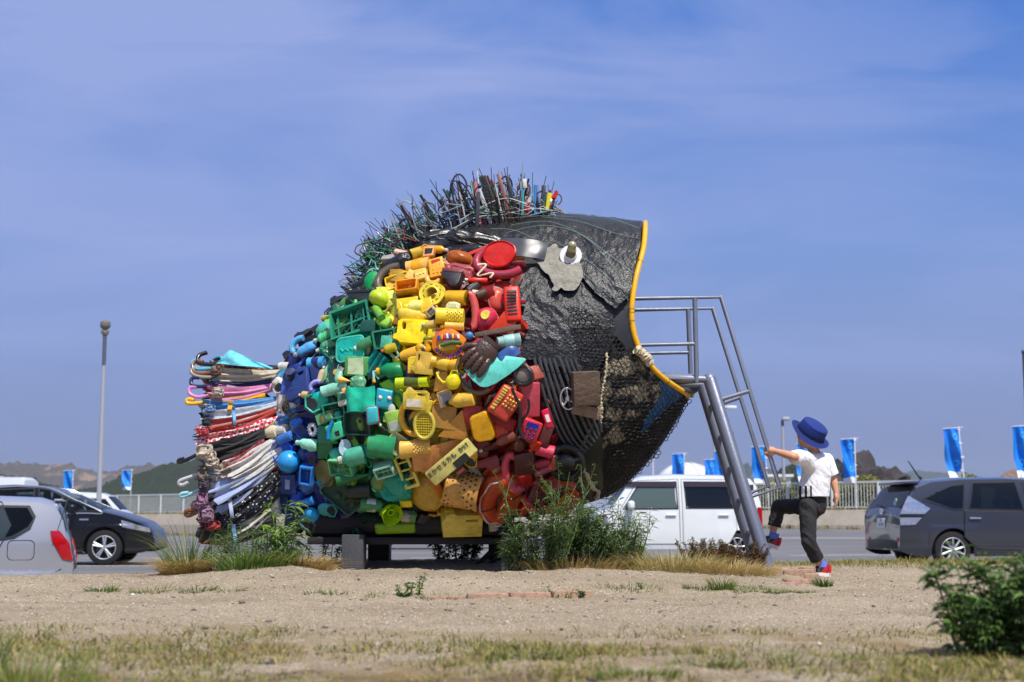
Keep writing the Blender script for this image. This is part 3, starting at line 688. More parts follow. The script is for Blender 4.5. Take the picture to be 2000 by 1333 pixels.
def k_crate(w, h, c2, o):
    bm = bmesh.new(); d = o.get('d', .10); t = o.get('t', .008); nx, ny = o.get('n', (6, 5))
    for s in (-1, 1):
        box(bm, (0, s * (h / 2 - t), 0), (w, 2 * t, d)); box(bm, (s * (w / 2 - t), 0, .001), (2 * t, h - 4 * t, d))
    g = bmesh.new()
    if o.get('diag'):
        L = math.hypot(w / nx, h / ny)
        for i in range(nx):
            for j in range(ny):
                c = (-w / 2 + w * (i + .5) / nx, -h / 2 + h * (j + .5) / ny); a = math.atan2(h / ny, w / nx)
                for sg in (-1, 1): box(g, (c[0], c[1], -.01 + .002 * sg), (L, t * .55, t * .6), rot=Matrix.Rotation(sg * a, 3, 'Z'))
        for i in range(1, nx, 2): box(g, (-w / 2 + w * i / nx, 0, 0), (t * 1.5, h - 4 * t, t * 2))
        for j in range(2, ny, 2): box(g, (0, -h / 2 + h * j / ny, .002), (w - 4 * t, t * 1.5, t * 2))
    else:
        for i in range(1, nx): box(g, (-w / 2 + w * i / nx, 0, -.01), (t * .8, h - 4 * t, t))
        for j in range(1, ny): box(g, (0, -h / 2 + h * j / ny, -.008), (w - 4 * t, t * .8, t))
    return [(o.get('nm', 'plastic_crate'), bm, None), ('lattice', g, None)]
def k_lid(w, h, c2, o):
    bm = bmesh.new(); r = w / 2; e = h / w; d = o.get('d', .12) * r
    pr = [(-d, r * .97), (0, r), (d * .8, r * .98), (d, r * .92), (d * .55, r * .88)]
    for q in o.get('rings', (.6, .3)): pr += [(d * .5, r * (q + .05)), (d * .68, r * q), (d * .5, r * (q - .05))]
    pr += [(d * .5, 0)]; lathe(bm, pr, 32, 'z', sy=e)
    for v in bm.verts: v.co.x *= 1; 
    out = [('round_lid', bm, None)]
    if o.get('hole'): out = k_annulus(w, h, c2, o)
    return out
def k_annulus(w, h, c2, o):
    bm = bmesh.new(); r = w / 2; e = h / w; q = o.get('hole', .4); d = .12 * r
    pr = [(-d, r * .95), (0, r), (d * .6, r * .97), (d * .3, r * .8), (d * .3, r * (q + .08)), (d * .7, r * q), (-d, r * q * .98), (-d, r * .95)]
    lathe(bm, pr, 32, 'z', sy=e); sl = bmesh.new()
    for k in range(10):
        a0 = k * 2 * pi / 10
        sheet(sl, lambda u, v: Vector((math.cos(a0 + .35 * u) * r * (.66 + .05 * v), math.sin(a0 + .35 * u) * r * (.66 + .05 * v) * e, d * .3 + .002)), 4, 1)
    return [('ring_plate', bm, None), ('slot', sl, (60, 50, 20))]
def k_bowl(w, h, c2, o):
    bm = bmesh.new(); r = w / 2; e = h / w; d = o.get('d', .7) * r
    if o.get('open'):
        pr = [(d * .1, r * 1.0), (d * .16, r * .97), (d * .1, r * .93), (-d * .25, r * .84), (-d * .6, r * .66), (-d * .8, r * .4), (-d * .8, 0)]
        pr = [(-d * .7, 0), (-d * .7, r * .5)] [:0] + pr
    else:
        pr = [(-.02, r * .98), (0, r * 1.03), (.004, r * 1.03), (.005, r * .97)] + [(d * math.sin(a * pi / 16), r * .96 * math.cos(a * pi / 16)) for a in range(1, 7)] + [(d * .94, r * .30), (d * .94, 0)]
    lathe(bm, pr, 30, 'z', sy=e); out = [('bowl', bm, None)]
    if o.get('button'): b = bmesh.new(); lathe(b, [(d * .93, 0), (d * .93, r * .42), (d * 1.05, r * .40), (d * 1.06, r * .2), (d * 1.02, 0)], 18); out.append(('button', b, c2))
    return out
def k_tub(w, h, c2, o):
    bm = bmesh.new(); d = o.get('d', .16); rows = []
    for z, k in ((d * .5, 1.0), (d * .5, .9), (-.0, .86), (-.0, 0.0)):
        rows.append([bm.verts.new((x * k, y * k, z)) for x, y in rrect(w, h, min(w, h) * .22, 5)] if k else None)
    base = [(d * .5, .82), (d * .44, .9), (-d * .4, 1.0), (-d * .5, 1.02), (-d * .5, 1.06)]
    bm.free(); bm = bmesh.new(); L = [[bm.verts.new((x * k, y * k, z)) for x, y in rrect(w * .94, h * .94, min(w, h) * .24, 5)] for z, k in base]
    bm.faces.new(L[0])
    for a, b in zip(L, L[1:]):
        for i in range(len(a)): bm.faces.new((a[i], a[(i + 1) % len(a)], b[(i + 1) % len(a)], b[i]))
    out = [('washing_tub', bm, None)]
    if o.get('zig'):
        z = bmesh.new(); tube(z, [(-.3 * w + .6 * w * i / 8, (.05 - .10 * (i % 2)) * h, d * .5 + .004) for i in range(9)], .004, 6)
        tube(z, [(x * .9, y * .9, d * .46) for x, y in rrect(w * .96, h * .96, min(w, h) * .24, 5)], .007, 6, closed=True); out.append(('moulded_line', z, None))
    return out
def k_ball(w, h, c2, o):
    bm = bmesh.new(); sph(bm, (0, 0, 0), w / 2, 24, 14, (1, h / w, 1)); out = [('ball', bm, None)]
    return out
def k_float(w, h, c2, o):
    bm = bmesh.new(); r = w * .235; n = 36
    ptc = [Vector((math.cos(2 * pi * k / n) * (w / 2 - r), math.sin(2 * pi * k / n) * (h / 2 - r * .9), 0)) for k in range(n)]
    tube(bm, ptc, r, 14, closed=True)
    rp = bmesh.new(); pp = []
    for k in range(41):
        a = rad(100 + 190 * k / 40); pp.append((math.cos(a) * (w * .40) , math.sin(a) * h * .43, r * .98 + .012 * math.sin(k * .7)))
    tube(rp, pp, .006, 6)
    cb = bmesh.new(); sph(cb, (w * .02, 0, -r * .1), w * .17, 18, 10, (1, h / w, .6)); st = bmesh.new()
    for s in (.4, 3.6): a = s; tube(st, [(math.cos(a) * (w / 2 - r) + r * 1.03 * math.cos(q) * math.cos(a), math.sin(a) * (h / 2 - r) + r * 1.03 * math.cos(q) * math.sin(a), r * 1.03 * math.sin(q)) for q in [i * pi / 8 for i in range(17)]], .004, 5)
    return [('life_ring', bm, None), ('rope', rp, (214, 206, 188)), ('inner_ball', cb, (96, 30, 34)), ('band', st, (40, 20, 16))]
def k_hoop(w, h, c2, o):
    bm = bmesh.new(); n = 28; a0, a1 = o.get('arc', (0, 360)); r = o.get('r', .008); full = a1 - a0 >= 359
    tube(bm, [(math.cos(rad(a0 + (a1 - a0) * k / n)) * w / 2, math.sin(rad(a0 + (a1 - a0) * k / n)) * h / 2, 0) for k in range(n if full else n + 1)], r, 10, closed=full)
    out = [(o.get('nm', 'plastic_hoop'), bm, None)]
    if o.get('mesh'):
        g = bmesh.new(); m = o['mesh']
        for i in range(1, m):
            q = -1 + 2 * i / m; s = math.sqrt(1 - q * q)
            box(g, (q * w / 2, 0, 0), (.0045, s * h, .004)); box(g, (0, q * h / 2, .002), (s * w, .0045, .004))
        out.append(('lattice', g, None))
    if o.get('spokes'):
        g = bmesh.new()
        for a in o['spokes']: tube(g, [(0, 0, 0), (math.cos(rad(a)) * w / 2, math.sin(rad(a)) * h / 2, 0)], r * 1.1, 8)
        sph(g, (0, 0, 0), r * 3, 12, 8, (1, 1, .7)); out.append(('spoke', g, None))
    if o.get('handle'):
        g = bmesh.new(); a = rad(o['handle']); L = o.get('hl', .5) * w; tube(g, [(math.cos(a) * w / 2, math.sin(a) * h / 2, 0), (math.cos(a) * (w / 2 + L), math.sin(a) * (h / 2 + L), 0)], r * 1.4, 8); out.append(('handle', g, None))
    return out
def k_clog(w, h, c2, o):
    bm = bmesh.new(); vs = sph(bm, (0, 0, 0), 1, 24, 14)
    for v in vs:
        x, y, z = v.co; k = 1 - .22 * max(0, -x); wd = (.5 + .06 * math.sin(2 * x)) * k
        v.co = Vector((x * w / 2, y * h * wd, max(-.25, z) * h * .42 * (.62 + .30 * (x > 0) * min(1, x * 2) + .0)))
    ho = bmesh.new()
    for i in range(4):
        for j in range(-2, 3):
            x = w * (.12 + .09 * i) ; y = h * (.13 + .0) * j * (1 - .12 * i)
            if abs(j) == 2 and i == 3: continue
            zz = h * .42 * .92 * math.sqrt(max(.02, 1 - (2 * x / w) ** 2 - (y / (h * .53)) ** 2)) * min(1, .62 + .6 * (x / w))
            lathe(ho, [(zz - .006, 0), (zz - .006, h * .035), (zz + .004, h * .035), (zz + .004, 0)], 8, cen=(x, y, 0))
    op = bmesh.new(); lathe(op, [(h * .20, 0), (h * .20, h * .30), (h * .262, h * .31), (h * .262, 0)], 20, cen=(-w * .20, 0, 0))
    for v in op.verts: v.co.x = -w * .20 + (v.co.x + w * .20) * 1.1
    st = bmesh.new(); tube(st, [(-w * .02, h * .46, h * .16), (-w * .32, h * .46, h * .25), (-w * .47, 0, h * .28), (-w * .32, -h * .46, h * .25), (-w * .02, -h * .46, h * .16)], h * .055, 8)
    return [('clog', bm, None), ('vent_hole', ho, (24, 26, 30)), ('foot_opening', op, (38, 40, 44)), ('heel_strap', st, None)]
def k_shoe(w, h, c2, o):
    bm = bmesh.new(); d = h * .75
    ol = smooth2([(-.5 * w, -.3 * h), (-.5 * w, .2 * h), (-.44 * w, .5 * h), (-.16 * w, .5 * h), (-.02 * w, .22 * h), (.2 * w, .08 * h), (.42 * w, -.04 * h), (.5 * w, -.2 * h), (.5 * w, -.3 * h)], 24)
    plate(bm, ol, -d / 2, d / 2, bev=h * .16); so = bmesh.new(); plate(so, rrect(w * 1.02, h * .2, h * .08, 3, 0, -.40 * h), -d / 2 - .004, d / 2 + .004, bev=.004)
    op = bmesh.new(); sph(op, (-.30 * w, .44 * h, 0), h * .3, 12, 8, (.5 * w / h, .4, .9)); lc = bmesh.new()
    for i in range(4): x = -.08 * w + i * .07 * w; tube(lc, [(x, .30 * h - i * .055 * h, d * .40), (x + .05 * w, .36 * h - i * .06 * h, 0), (x, .30 * h - i * .055 * h, -d * .40)], .004, 5)
    return [('shoe', bm, None), ('sole', so, c2 or (52, 48, 44)), ('foot_opening', op, (26, 24, 24)), ('lace', lc, c2 or (70, 66, 60))]
def k_boot(w, h, c2, o):
    bm = bmesh.new(); r = h * .42
    lathe(bm, [(-.5 * w, r * 1.0), (-.47 * w, r * 1.03), (-.2 * w, r * .95), (.3 * w, r * .8), (.45 * w, r * .6), (.5 * w, 0)], 18, 'x', sz=.8); ri = bmesh.new()
    tube(ri, [(-.5 * w, math.cos(a) * r, math.sin(a) * r * .8) for a in [i * 2 * pi / 18 for i in range(18)]], .010, 8, closed=True)
    dk = bmesh.new(); lathe(dk, [(-.49 * w, r * .97), (-.45 * w, 0)], 18, 'x', sz=.8)
    return [('rubber_boot', bm, None), ('boot_rim', ri, c2 or (34, 40, 66)), ('foot_opening', dk, (22, 22, 26))]
def k_cup(w, h, c2, o):
    """open mug or bucket, mouth towards -x"""
    bm = bmesh.new(); r = h / 2; tp = o.get('taper', .8)
    lathe(bm, [(-.42 * w, 0), (-.42 * w, r * .0 + 1e-3), (.42 * w, r * tp * .9), (-.5 * w, r * .93), (-.5 * w, r), (-.46 * w, r * 1.02), (-.44 * w, r * .98), (.48 * w, r * tp), (.5 * w, r * tp * .95), (.5 * w, 0)][2:], 24, 'x', sz=.9)
    out = [(o.get('nm', 'bucket'), bm, None)]; ins = bmesh.new(); lathe(ins, [(-.30 * w, r * .90), (-.30 * w, 0)], 24, 'x', sz=.9); out.append(('inside', ins, o.get('inn') or None))
    if o.get('weave'):
        g = bmesh.new(); n, m = o['weave']
        for i in range(n):
            x = -.36 * w + .78 * w * i / (n - 1); rr = r * (1 + (tp - 1) * (x / w + .5)) * 1.0
            for k in range(m):
                a = 2 * pi * (k + .5 * (i % 2)) / m; c = Vector((x, math.cos(a) * rr, math.sin(a) * rr * .9)); q = Matrix.Rotation(a, 3, 'X')
                box(g, c, (.42 * w / n, .004, 1.6 * r / m * 1.1), rot=Matrix.Rotation(a, 3, 'X'))
        out.append(('woven_hole', g, (70, 40, 18)))
    if o.get('bumps'):
        g = bmesh.new(); n, m = o['bumps']
        for i in range(n):
            x = -.05 * w + .5 * w * i / (n - 1); rr = r * (1 + (tp - 1) * (x / w + .5))
            for k in range(m): a = 2 * pi * (k + .5 * (i % 2)) / m; sph(g, (x, math.cos(a) * rr, math.sin(a) * rr * .9), r * .095, 6, 5)
        out.append(('stud', g, None))
    if o.get('dots'):
        g = bmesh.new()
        for i in range(-3, 4):
            for j in range(-3, 4):
                y, z = i * r * .24, j * r * .24
                if math.hypot(y, z) < r * .85: cyl(g, (-.5 * w - .003, y, z * .9), (-.47 * w, y, z * .9), r * .06, seg=7)
        fc = bmesh.new(); lathe(fc, [(-.5 * w - .001, r * .98), (-.5 * w - .001, 0)], 24, 'x', sz=.9); out[1] = ('strainer_face', fc, None); out.append(('strainer_hole', g, (50, 36, 12)))
    return out
def k_can(w, h, c2, o):
    bm = bmesh.new(); r = h / 2; lathe(bm, [(-.5 * w, 0), (-.48 * w, r * .9), (-.5 * w, r * .92), (-.5 * w, r), (-.47 * w, r), (-.46 * w, r * .97), (.46 * w, r * .97), (.47 * w, r), (.5 * w, r), (.5 * w, r * .9), (.48 * w, r * .88), (.48 * w, 0)], 22, 'x'); out = [(o.get('nm', 'canister'), bm, None)]
    b = bmesh.new(); lathe(b, [(-.22 * w, r * .975), (-.2 * w, r * .99), (.2 * w, r * .99), (.22 * w, r * .975)], 22, 'x'); out.append(('band', b, c2 or None)); return out
def k_box(w, h, c2, o):
    bm = bmesh.new(); d = o.get('d', .35) * min(w, h) + .015; box(bm, (0, 0, 0), (w, h, d), min(w, h, d) * o.get('rd', .16), seg=3); out = [(o.get('nm', 'plastic_box'), bm, None)]
    if o.get('label'):
        lb = bmesh.new(); box(lb, (o.get('lx', 0) * w, o.get('ly', 0) * h, d / 2), (w * o['label'][0], h * o['label'][1], .006)); out.append(('label', lb, c2 or WH))
    if o.get('seam'): sm = bmesh.new(); tube(sm, [(x, y, d * .1) for x, y in rrect(w * 1.005, h * 1.005, min(w, h) * .16, 4)], .004, 6, closed=True); out.append(('seam', sm, c2 or None))
    if o.get('dots'):
        g = bmesh.new(); nx, ny, dx, dy, ww, hh, rr = o['dots']
        for i in range(nx):
            for j in range(ny): sph(g, ((dx + ww * (i / max(1, nx - 1) - .5)) * w, (dy + hh * (j / max(1, ny - 1) - .5)) * h, d / 2), rr * w, 8, 6, (1, 1, .6))
        out.append(('push_button', g, c2 or WH))
    if o.get('keys'):
        g = bmesh.new(); n, kx, ky, kw, kh = o['keys']
        for i in range(n): box(g, ((kx) * w, (ky + kh * (i / (n - 1) - .5)) * h, d / 2 + .003), (kw * w, kh / n * .8 * h, .012), .003)
        out.append(('toy_key', g, o.get('kc', (236, 180, 40))))
    if o.get('hnd'): g = bmesh.new(); tube(g, [(-.28 * w, .5 * h, 0), (-.24 * w, .66 * h, 0), (.24 * w, .66 * h, 0), (.28 * w, .5 * h, 0)], .012, 8); out.append(('handle', g, None))
    if o.get('vent'):
        g = bmesh.new()
        for i in range(o['vent']): box(g, (0, (.32 - .64 * i / (o['vent'] - 1)) * h, d / 2), (w * .62, h * .4 / o['vent'], .005))
        out.append(('vent_slot', g, (30, 28, 26)))
    return out
def k_tray(w, h, c2, o):
    bm = bmesh.new(); rr = min(w, h) * .14; plate(bm, rrect(w, h, rr), -.012, 0.0); fr = bmesh.new(); q = o.get('rim', .1)
    plate(fr, rrect(w, h, rr), 0.001, o.get('d', .035), [rrect(w * (1 - q), h * (1 - q * w / h), rr * .8)], bev=.004); out = [(o.get('nm', 'tray'), bm, None), ('rim', fr, c2 or None)]
    if o.get('bosses'):
        g = bmesh.new()
        for (x, y, r) in o['bosses']: lathe(g, [(0, r * w), (.02, r * w * .85), (.02, 0)], 6, cen=(x * w, y * h, 0))
        out.append(('boss', g, None))
    return out
def k_frame(w, h, c2, o):
    bm = bmesh.new(); q = o.get('q', .3); plate(bm, rrect(w, h, min(w, h) * .1, 2), -.015, .015, [rrect(w * (1 - q), h - w * q, .01, 2)], bev=.004); g = bmesh.new()
    for i in range(1, o.get('bars', 4)): box(g, (0, h * (i / o.get('bars', 4) - .5), 0), (w * .96, .012, .012))
    return [('open_frame', bm, None), ('crossbar', g, None)]
def k_vent(w, h, c2, o):
    bm = bmesh.new(); rs = [rrect(w * .72 / 1, h * .03, h * .01, 1, 0, h * (.36 - .72 * i / 9)) for i in range(10)]; plate(bm, rrect(w, h, min(w, h) * .12), -.008, .008, rs); return [('vent_panel', bm, None)]
def k_sheet(w, h, c2, o):
    bm = bmesh.new(); b = o.get('bend', .15); wv = o.get('wave', 0); wr = o.get('wr', .0); sd = o.get('seed', 1); pts = o.get('quad', ((-.5, -.5), (.5, -.5), (.5, .5), (-.5, .5)))
    def f(u, v):
        a = (1 - u) * (1 - v); p = [a, u * (1 - v), u * v, (1 - u) * v]; x = sum(k * q[0] for k, q in zip(p, pts)) * w; y = sum(k * q[1] for k, q in zip(p, pts)) * h
        z = b * w * (1 - (2 * u - 1) ** 2) + wv * math.sin(u * 2 * pi * o.get('nw', 3)) + wr * noise.noise(Vector((x * 14, y * 14, sd)))
        return Vector((x, y, z))
    sheet(bm, f, 22, 14, .005); return [(o.get('nm', 'plastic_sheet'), bm, None)]
def k_cone(w, h, c2, o):
    bm = bmesh.new(); lathe(bm, [(-.5 * w, 0), (-.49 * w, h * .04), (.2 * w, h * .40), (.25 * w, h * .44), (.32 * w, h * .46), (.5 * w, h * .5), (.5 * w, 0)], 18, 'x'); return [(o.get('nm', 'cone'), bm, None)]
def k_bag(w, h, c2, o):
    bm = bmesh.new(); bmesh.ops.create_icosphere(bm, subdivisions=5, radius=1.0); sd = o.get('seed', R.random() * 9); am = o.get('am', .3)
    for v in bm.verts:
        p = v.co.copy(); q = Vector((math.copysign(abs(p.x) ** .6, p.x), math.copysign(abs(p.y) ** .6, p.y), p.z)); f = noise.fractal(p * 1.6 + Vector((sd, 0, 0)), 1, 2, 3) + 1.1 * (abs(noise.noise(p * 2.4 + Vector((0, sd, 0)))) - .2)
        v.co = Vector((q.x * w * .5, q.y * h * .5, q.z * min(w, h) * .28 * (1 + am * 1.6 * f)))
        v.co.x += w * .06 * noise.noise(p * 3 + Vector((sd, 3, 0))); v.co.y += h * .06 * noise.noise(p * 3 + Vector((sd, 0, 5)))
    return [(o.get('nm', 'crumpled_bag'), bm, None)]
def k_glove(w, h, c2, o):
    bm = bmesh.new(); sph(bm, (w * .16, 0, 0), 1, 18, 12, (w * .34, h * .44, h * .20))
    for i in range(4):
        y = (-.33 + .22 * i) * h; y2 = (-.36 + .24 * i) * h; L = (.92, 1, 1, .86)[i]
        tube(bm, [(w * .12, y * .85, .0), (w * .02, y * .9, h * .06), (-.16 * w * L, y2 * .98, h * .10), (-.36 * w * L, y2, h * .08), (-.46 * w * L, y2, h * .02), (-.50 * w * L, y2, -.005)], h * .12, 12, rs=[h * .10, h * .118, h * .122, h * .118, h * .09, h * .03])
    tube(bm, [(w * .2, .3 * h, 0), (.02 * w, .56 * h, h * .05), (-.1 * w, .62 * h, h * .03), (-.16 * w, .63 * h, 0)], h * .1, 10, rs=[h * .1, h * .11, h * .1, h * .05])
    cu = bmesh.new(); tube(cu, [(.38 * w, 0, 0), (.5 * w, 0, 0)], h * .34, 14)
    for v in cu.verts: v.co.z *= .5
    lc = bmesh.new()
    for i in range(3):
        y = (-.22 + .23 * i) * h
        for k in range(4): x = (-.30 + .1 * k) * w; tube(lc, [(x, y - .05 * h, h * .12), (x + .02 * w, y, h * .19), (x, y + .05 * h, h * .12)], h * .016, 5)
    return [('glove', bm, None), ('cuff', cu, c2 or None), ('lacing', lc, (104, 80, 66))]
def k_spray(w, h, c2, o):
    bm = bmesh.new(); r = h * .36; lathe(bm, [(.5 * w, 0), (.5 * w, r * .9), (.46 * w, r), (.05 * w, r), (-.12 * w, r * .55), (-.2 * w, r * .26), (-.26 * w, r * .26), (-.26 * w, 0)], 18, 'x', sz=.8)
    cl = bmesh.new(); lathe(cl, [(-.3 * w, 0), (-.3 * w, r * .42), (-.2 * w, r * .42), (-.2 * w, 0)], 14, 'x'); hd = bmesh.new(); tube(hd, [(-.28 * w, 0, 0), (-.40 * w, .02 * h, 0), (-.42 * w, -.38 * h, 0)], h * .07, 8); tube(hd, [(-.36 * w, 0, 0), (-.33 * w, -.2 * h, 0), (-.26 * w, -.36 * h, 0)], h * .035, 6)
    tr = bmesh.new(); box(tr, (-.42 * w, -.42 * h, 0), (h * .16, h * .14, h * .16), .004)
    return [('spray_bottle', bm, None), ('collar', cl, c2 or (236, 190, 30)), ('trigger_head', hd, (150, 214, 196)), ('nozzle', tr, c2 or (236, 190, 30))]
def k_visor(w, h, c2, o):
    bm = bmesh.new()
    def f(u, v):
        a = rad(-8 + 196 * u); k = .30 + .70 * v; x = math.cos(a) * w * .5 * k; y = -abs(math.sin(a)) ** .85 * h * .80 * k + h * .38
        return Vector((x, y, .10 * w * (1 - k) + .16 * h * (1 - (2 * u - 1) ** 2) * v))
    sheet(bm, f, 30, 10, .006); return [('sun_visor', bm, None)]
def k_cap(w, h, c2, o):
    bm = bmesh.new(); d = .55 * min(w, h); lathe(bm, [(d * math.sin(a * pi / 16), .36 * w * math.cos(a * pi / 16)) for a in range(0, 8)] + [(d, 0)], 24, 'z', sy=h / w * 1.1); br = bmesh.new()
    sheet(br, lambda u, v: Vector((math.cos(rad(130 + 280 * 0 + 160 * u)) * w * (.34 + .24 * v), math.sin(rad(130 + 160 * u)) * h * (.36 + .24 * v), .0 + .02 * (1 - v))), 18, 4, .005)
    return [('cap', bm, None), ('peak', br, None)]
def k_phone(w, h, c2, o):
    return k_box(w, h, c2, dict(o, nm='toy_phone', dots=(3, 3, 0, -.1, .45, .45, .07), label=(.6, .22), ly=.3))
def k_watering(w, h, c2, o):
    bm = bmesh.new(); sph(bm, (w * .22, -h * .08, 0), 1, 18, 12, (w * .26, h * .36, h * .26)); tube(bm, [(w * .05, -h * .1, 0), (-w * .14, -h * .12, 0), (-w * .30, h * .06, 0), (-w * .42, h * .32, 0)], h * .06, 10, rs=[h * .10, h * .07, h * .06, h * .05])
    ro = bmesh.new(); lathe(ro, [(0, h * .04), (h * .10, h * .12), (h * .11, 0)], 14); 
    for v in ro.verts: v.co = Matrix.Rotation(-.5, 3, 'Y') @ Matrix.Rotation(0, 3, 'X') @ Vector((v.co.x - .43 * w, v.co.y + h * .33, v.co.z))
    hn = bmesh.new(); tube(hn, [(w * .10, h * .2, 0), (w * .16, h * .44, 0), (w * .34, h * .42, 0), (w * .42, h * .1, 0)], h * .045, 8); return [('watering_can', bm, None), ('spout_rose', ro, None), ('handle', hn, None)]
def k_funnel(w, h, c2, o):
    bm = bmesh.new(); r = w / 2; lathe(bm, [(.05, r), (.055, r * 1.03), (.045, r * 1.05), (.0, r * .9), (-.05, r * .4), (-.055, r * .3), (-.055, 0)], 28, 'z', sy=h / w); n = bmesh.new(); lathe(n, [(-.05, r * .3), (.0, r * .3), (.0, r * .2), (-.05, r * .2)], 16, 'z', sy=h / w); return [('funnel', bm, None), ('funnel_neck', n, None)]
def k_gear(w, h, c2, o):
    bm = bmesh.new(); pts = []
    for k in range(14):
        a = 2 * pi * k / 14
        for da, rr in ((-.12, .40), (-.07, .5), (.07, .5), (.12, .40)): pts.append((math.cos(a + da) * w * rr, math.sin(a + da) * h * rr))
    plate(bm, pts, -.01, .012, [circ(w * .2, 16, sy=h / w)], bev=.002); return [('toothed_wheel', bm, None)]
def k_plank(w, h, c2, o):
    bm = bmesh.new(); box(bm, (0, 0, 0), (w, h, h * .7), .003)
    for v in bm.verts: v.co.z += .01 * noise.noise(v.co * 9)
    return [(o.get('nm', 'plank'), bm, None)]
def k_hose(w, h, c2, o):
    bm = bmesh.new(); r = o.get('r', h * .18); n = 36; pts = [(-.5 * w + w * t / n, .30 * h * math.sin(t / n * pi * o.get('nw', 1)), 0) for t in range(n + 1)]; rs = [r * (1 + (.14 if (t % 2 and o.get('cor')) else 0)) for t in range(n + 1)]; tube(bm, pts, r, 10, rs=rs); return [(o.get('nm', 'hose'), bm, None)]
def k_book(w, h, c2, o):
    bm = bmesh.new(); box(bm, (0, 0, .02), (w, h, .006)); box(bm, (0, 0, -.02), (w, h, .006)); box(bm, (-w / 2, 0, 0), (.006, h, .034)); pg = bmesh.new(); box(pg, (.004, 0, 0), (w * .95, h * .95, .033)); lb = bmesh.new(); sph(lb, (0, .05 * h, .023), w * .2, 14, 6, (1, 1, .1)); return [('book', bm, None), ('pages', pg, (226, 220, 200)), ('seal', lb, c2 or (206, 176, 80))]
def k_tri(w, h, c2, o):
    bm = bmesh.new(); p = o.get('pts', ((-.5, -.5), (.5, -.5), (.2, .5))); plate(bm, [(x * w, y * h) for x, y in p], -.004, .004, bev=.002)
    for v in bm.verts: v.co.z += .25 * v.co.x ** 2 / max(w, .01) * o.get('curl', 0)
    return [(o.get('nm', 'plastic_board'), bm, None)]
def k_organ(w, h, c2, o):
    bm = bmesh.new(); d = .05; plate(bm, circ(w / 2, 32, sy=h / w), -d / 2, d / 2, bev=.014); out = [('toy_piano', bm, None)]; pal = [(60, 90, 190), (236, 196, 60), (206, 60, 110), (232, 232, 220)]
    for i in range(8):
        g = bmesh.new(); box(g, ((-.30 + .6 * i / 7) * w, .22 * h + .02 * h * math.sin(i / 7 * pi), d / 2 + .004), (w * .07, h * .17, .014), .003); out.append(('piano_key', g, pal[i % 4]))
    g = bmesh.new(); plate(g, rrect(w * .5, h * .24, h * .1, 4, -.05 * w, -.1 * h), d / 2, d / 2 + .008, bev=.003); out.append(('panel', g, (236, 196, 50)))
    g = bmesh.new(); plate(g, rrect(w * .34, h * .10, h * .04, 3, 0, .04 * h), d / 2 + .001, d / 2 + .014, bev=.003); out.append(('panel', g, (180, 60, 150)))
    g = bmesh.new()
    for i in range(12): a = rad(200 + 12 * i); box(g, (math.cos(a) * w * .40, math.sin(a) * h * .40, d / 2 + .002), (.008, .022, .006), rot=Matrix.Rotation(a + pi / 2, 3, 'Z'))
    out.append(('marking', g, (50, 60, 150))); return out
def k_lamp(w, h, c2, o):
    bm = bmesh.new(); lathe(bm, [(-.08, 0), (-.08, w * .3), (-.02, w * .46), (.02, w * .5), (.03, w * .5), (.03, w * .4)], 24, 'z', sy=h / w); g = bmesh.new(); lathe(g, [(.012, w * .41), (.02, w * .3), (.024, 0)], 24, 'z', sy=h / w); rg = bmesh.new(); tube(rg, [(x, y, .028) for x, y in circ(w * .44, 26, sy=h / w)], .012, 8, closed=True); return [('torch', bm, None), ('lens', g, (120, 112, 100)), ('rubber_ring', rg, (30, 30, 32))]
def k_sign(w, h, c2, o):
    bm = bmesh.new(); plate(bm, rrect(w, h, h * .08, 2), -.004, .004, bev=.001); return [('signboard', bm, None)]
KIND = {k[2:]: v for k, v in globals().items() if k.startswith('k_') and callable(v)}
JOINED = set('lattice stud slot moulded_rib vent_hole woven_hole push_button toy_key boss marking strainer_hole lace lacing vent_slot crossbar band spoke moulded_line'.split())
_jc = {}
def junk(kind, px, py, wp, hp, ang, col, c2=None, out=.03, tilt=None, label=None, face=.35, key=None, **o):
    M, Y = frame_at(px, py, ang, out, tilt if tilt is not None else (R.uniform(-9, 9), R.uniform(-9, 9)), face)
    s = Y / F; mk = o.pop('m', None)
    if label is not None and not isinstance(label, str): o['label'] = label; label = None
    ck = (kind, key, str(o), str(c2)) if key else None
    if ck and ck in _jc: parts = _jc[ck]
    else:
        parts = []
        sd_ = R.uniform(0, 99); am_ = .0 if kind in ('sign', 'ball', 'hoop', 'plank') else (.04 if kind in ('tri', 'glove') else .085) * min(wp, hp) * s; fq = 1.3 / (max(wp, hp) * s)
        for nm, b, c in KIND[kind](wp * s, hp * s, c2, o):
            for v in b.verts: v.co += noise.noise_vector(v.co * fq + Vector((sd_, 0, 0))) * am_ * 1.3 + noise.noise_vector(v.co * fq * 3 + Vector((0, sd_, 0))) * am_ * .35
            parts.append((nm, mesh_of(b, nm, True, 40), c))
        if ck: _jc[ck] = parts
    main = None; mm = mk or pl(col)
    for nm, me, c in parts:
        if main is None: main = link(nm, me, mm, fish, FI @ M)
        else:
            x = link(nm, me, mm if c is None else pl(c), main, Matrix())
            if nm in JOINED: x['kind'] = 'stuff'
    if label: main['label'] = label
    return main
# ------------------------------------------------------------------ the plastic things one by one
RG = {1: (340, 640, 3.03), 2: (660, 320, 4.348), 3: (540, 560, 5.127), 4: (540, 800, 5.553), 5: (720, 480, 4.762), 6: (760, 720, 4.1667), 7: (960, 400, 4.443), 8: (980, 660, 3.92)}
def J(rg, kind, zx, zy, zw, zh, ang, col, c2=None, **k):
    a, b, s = RG[rg]; return junk(kind, a + zx / s, b + zy / s, zw / s, zh / s, ang, col, c2, **k)
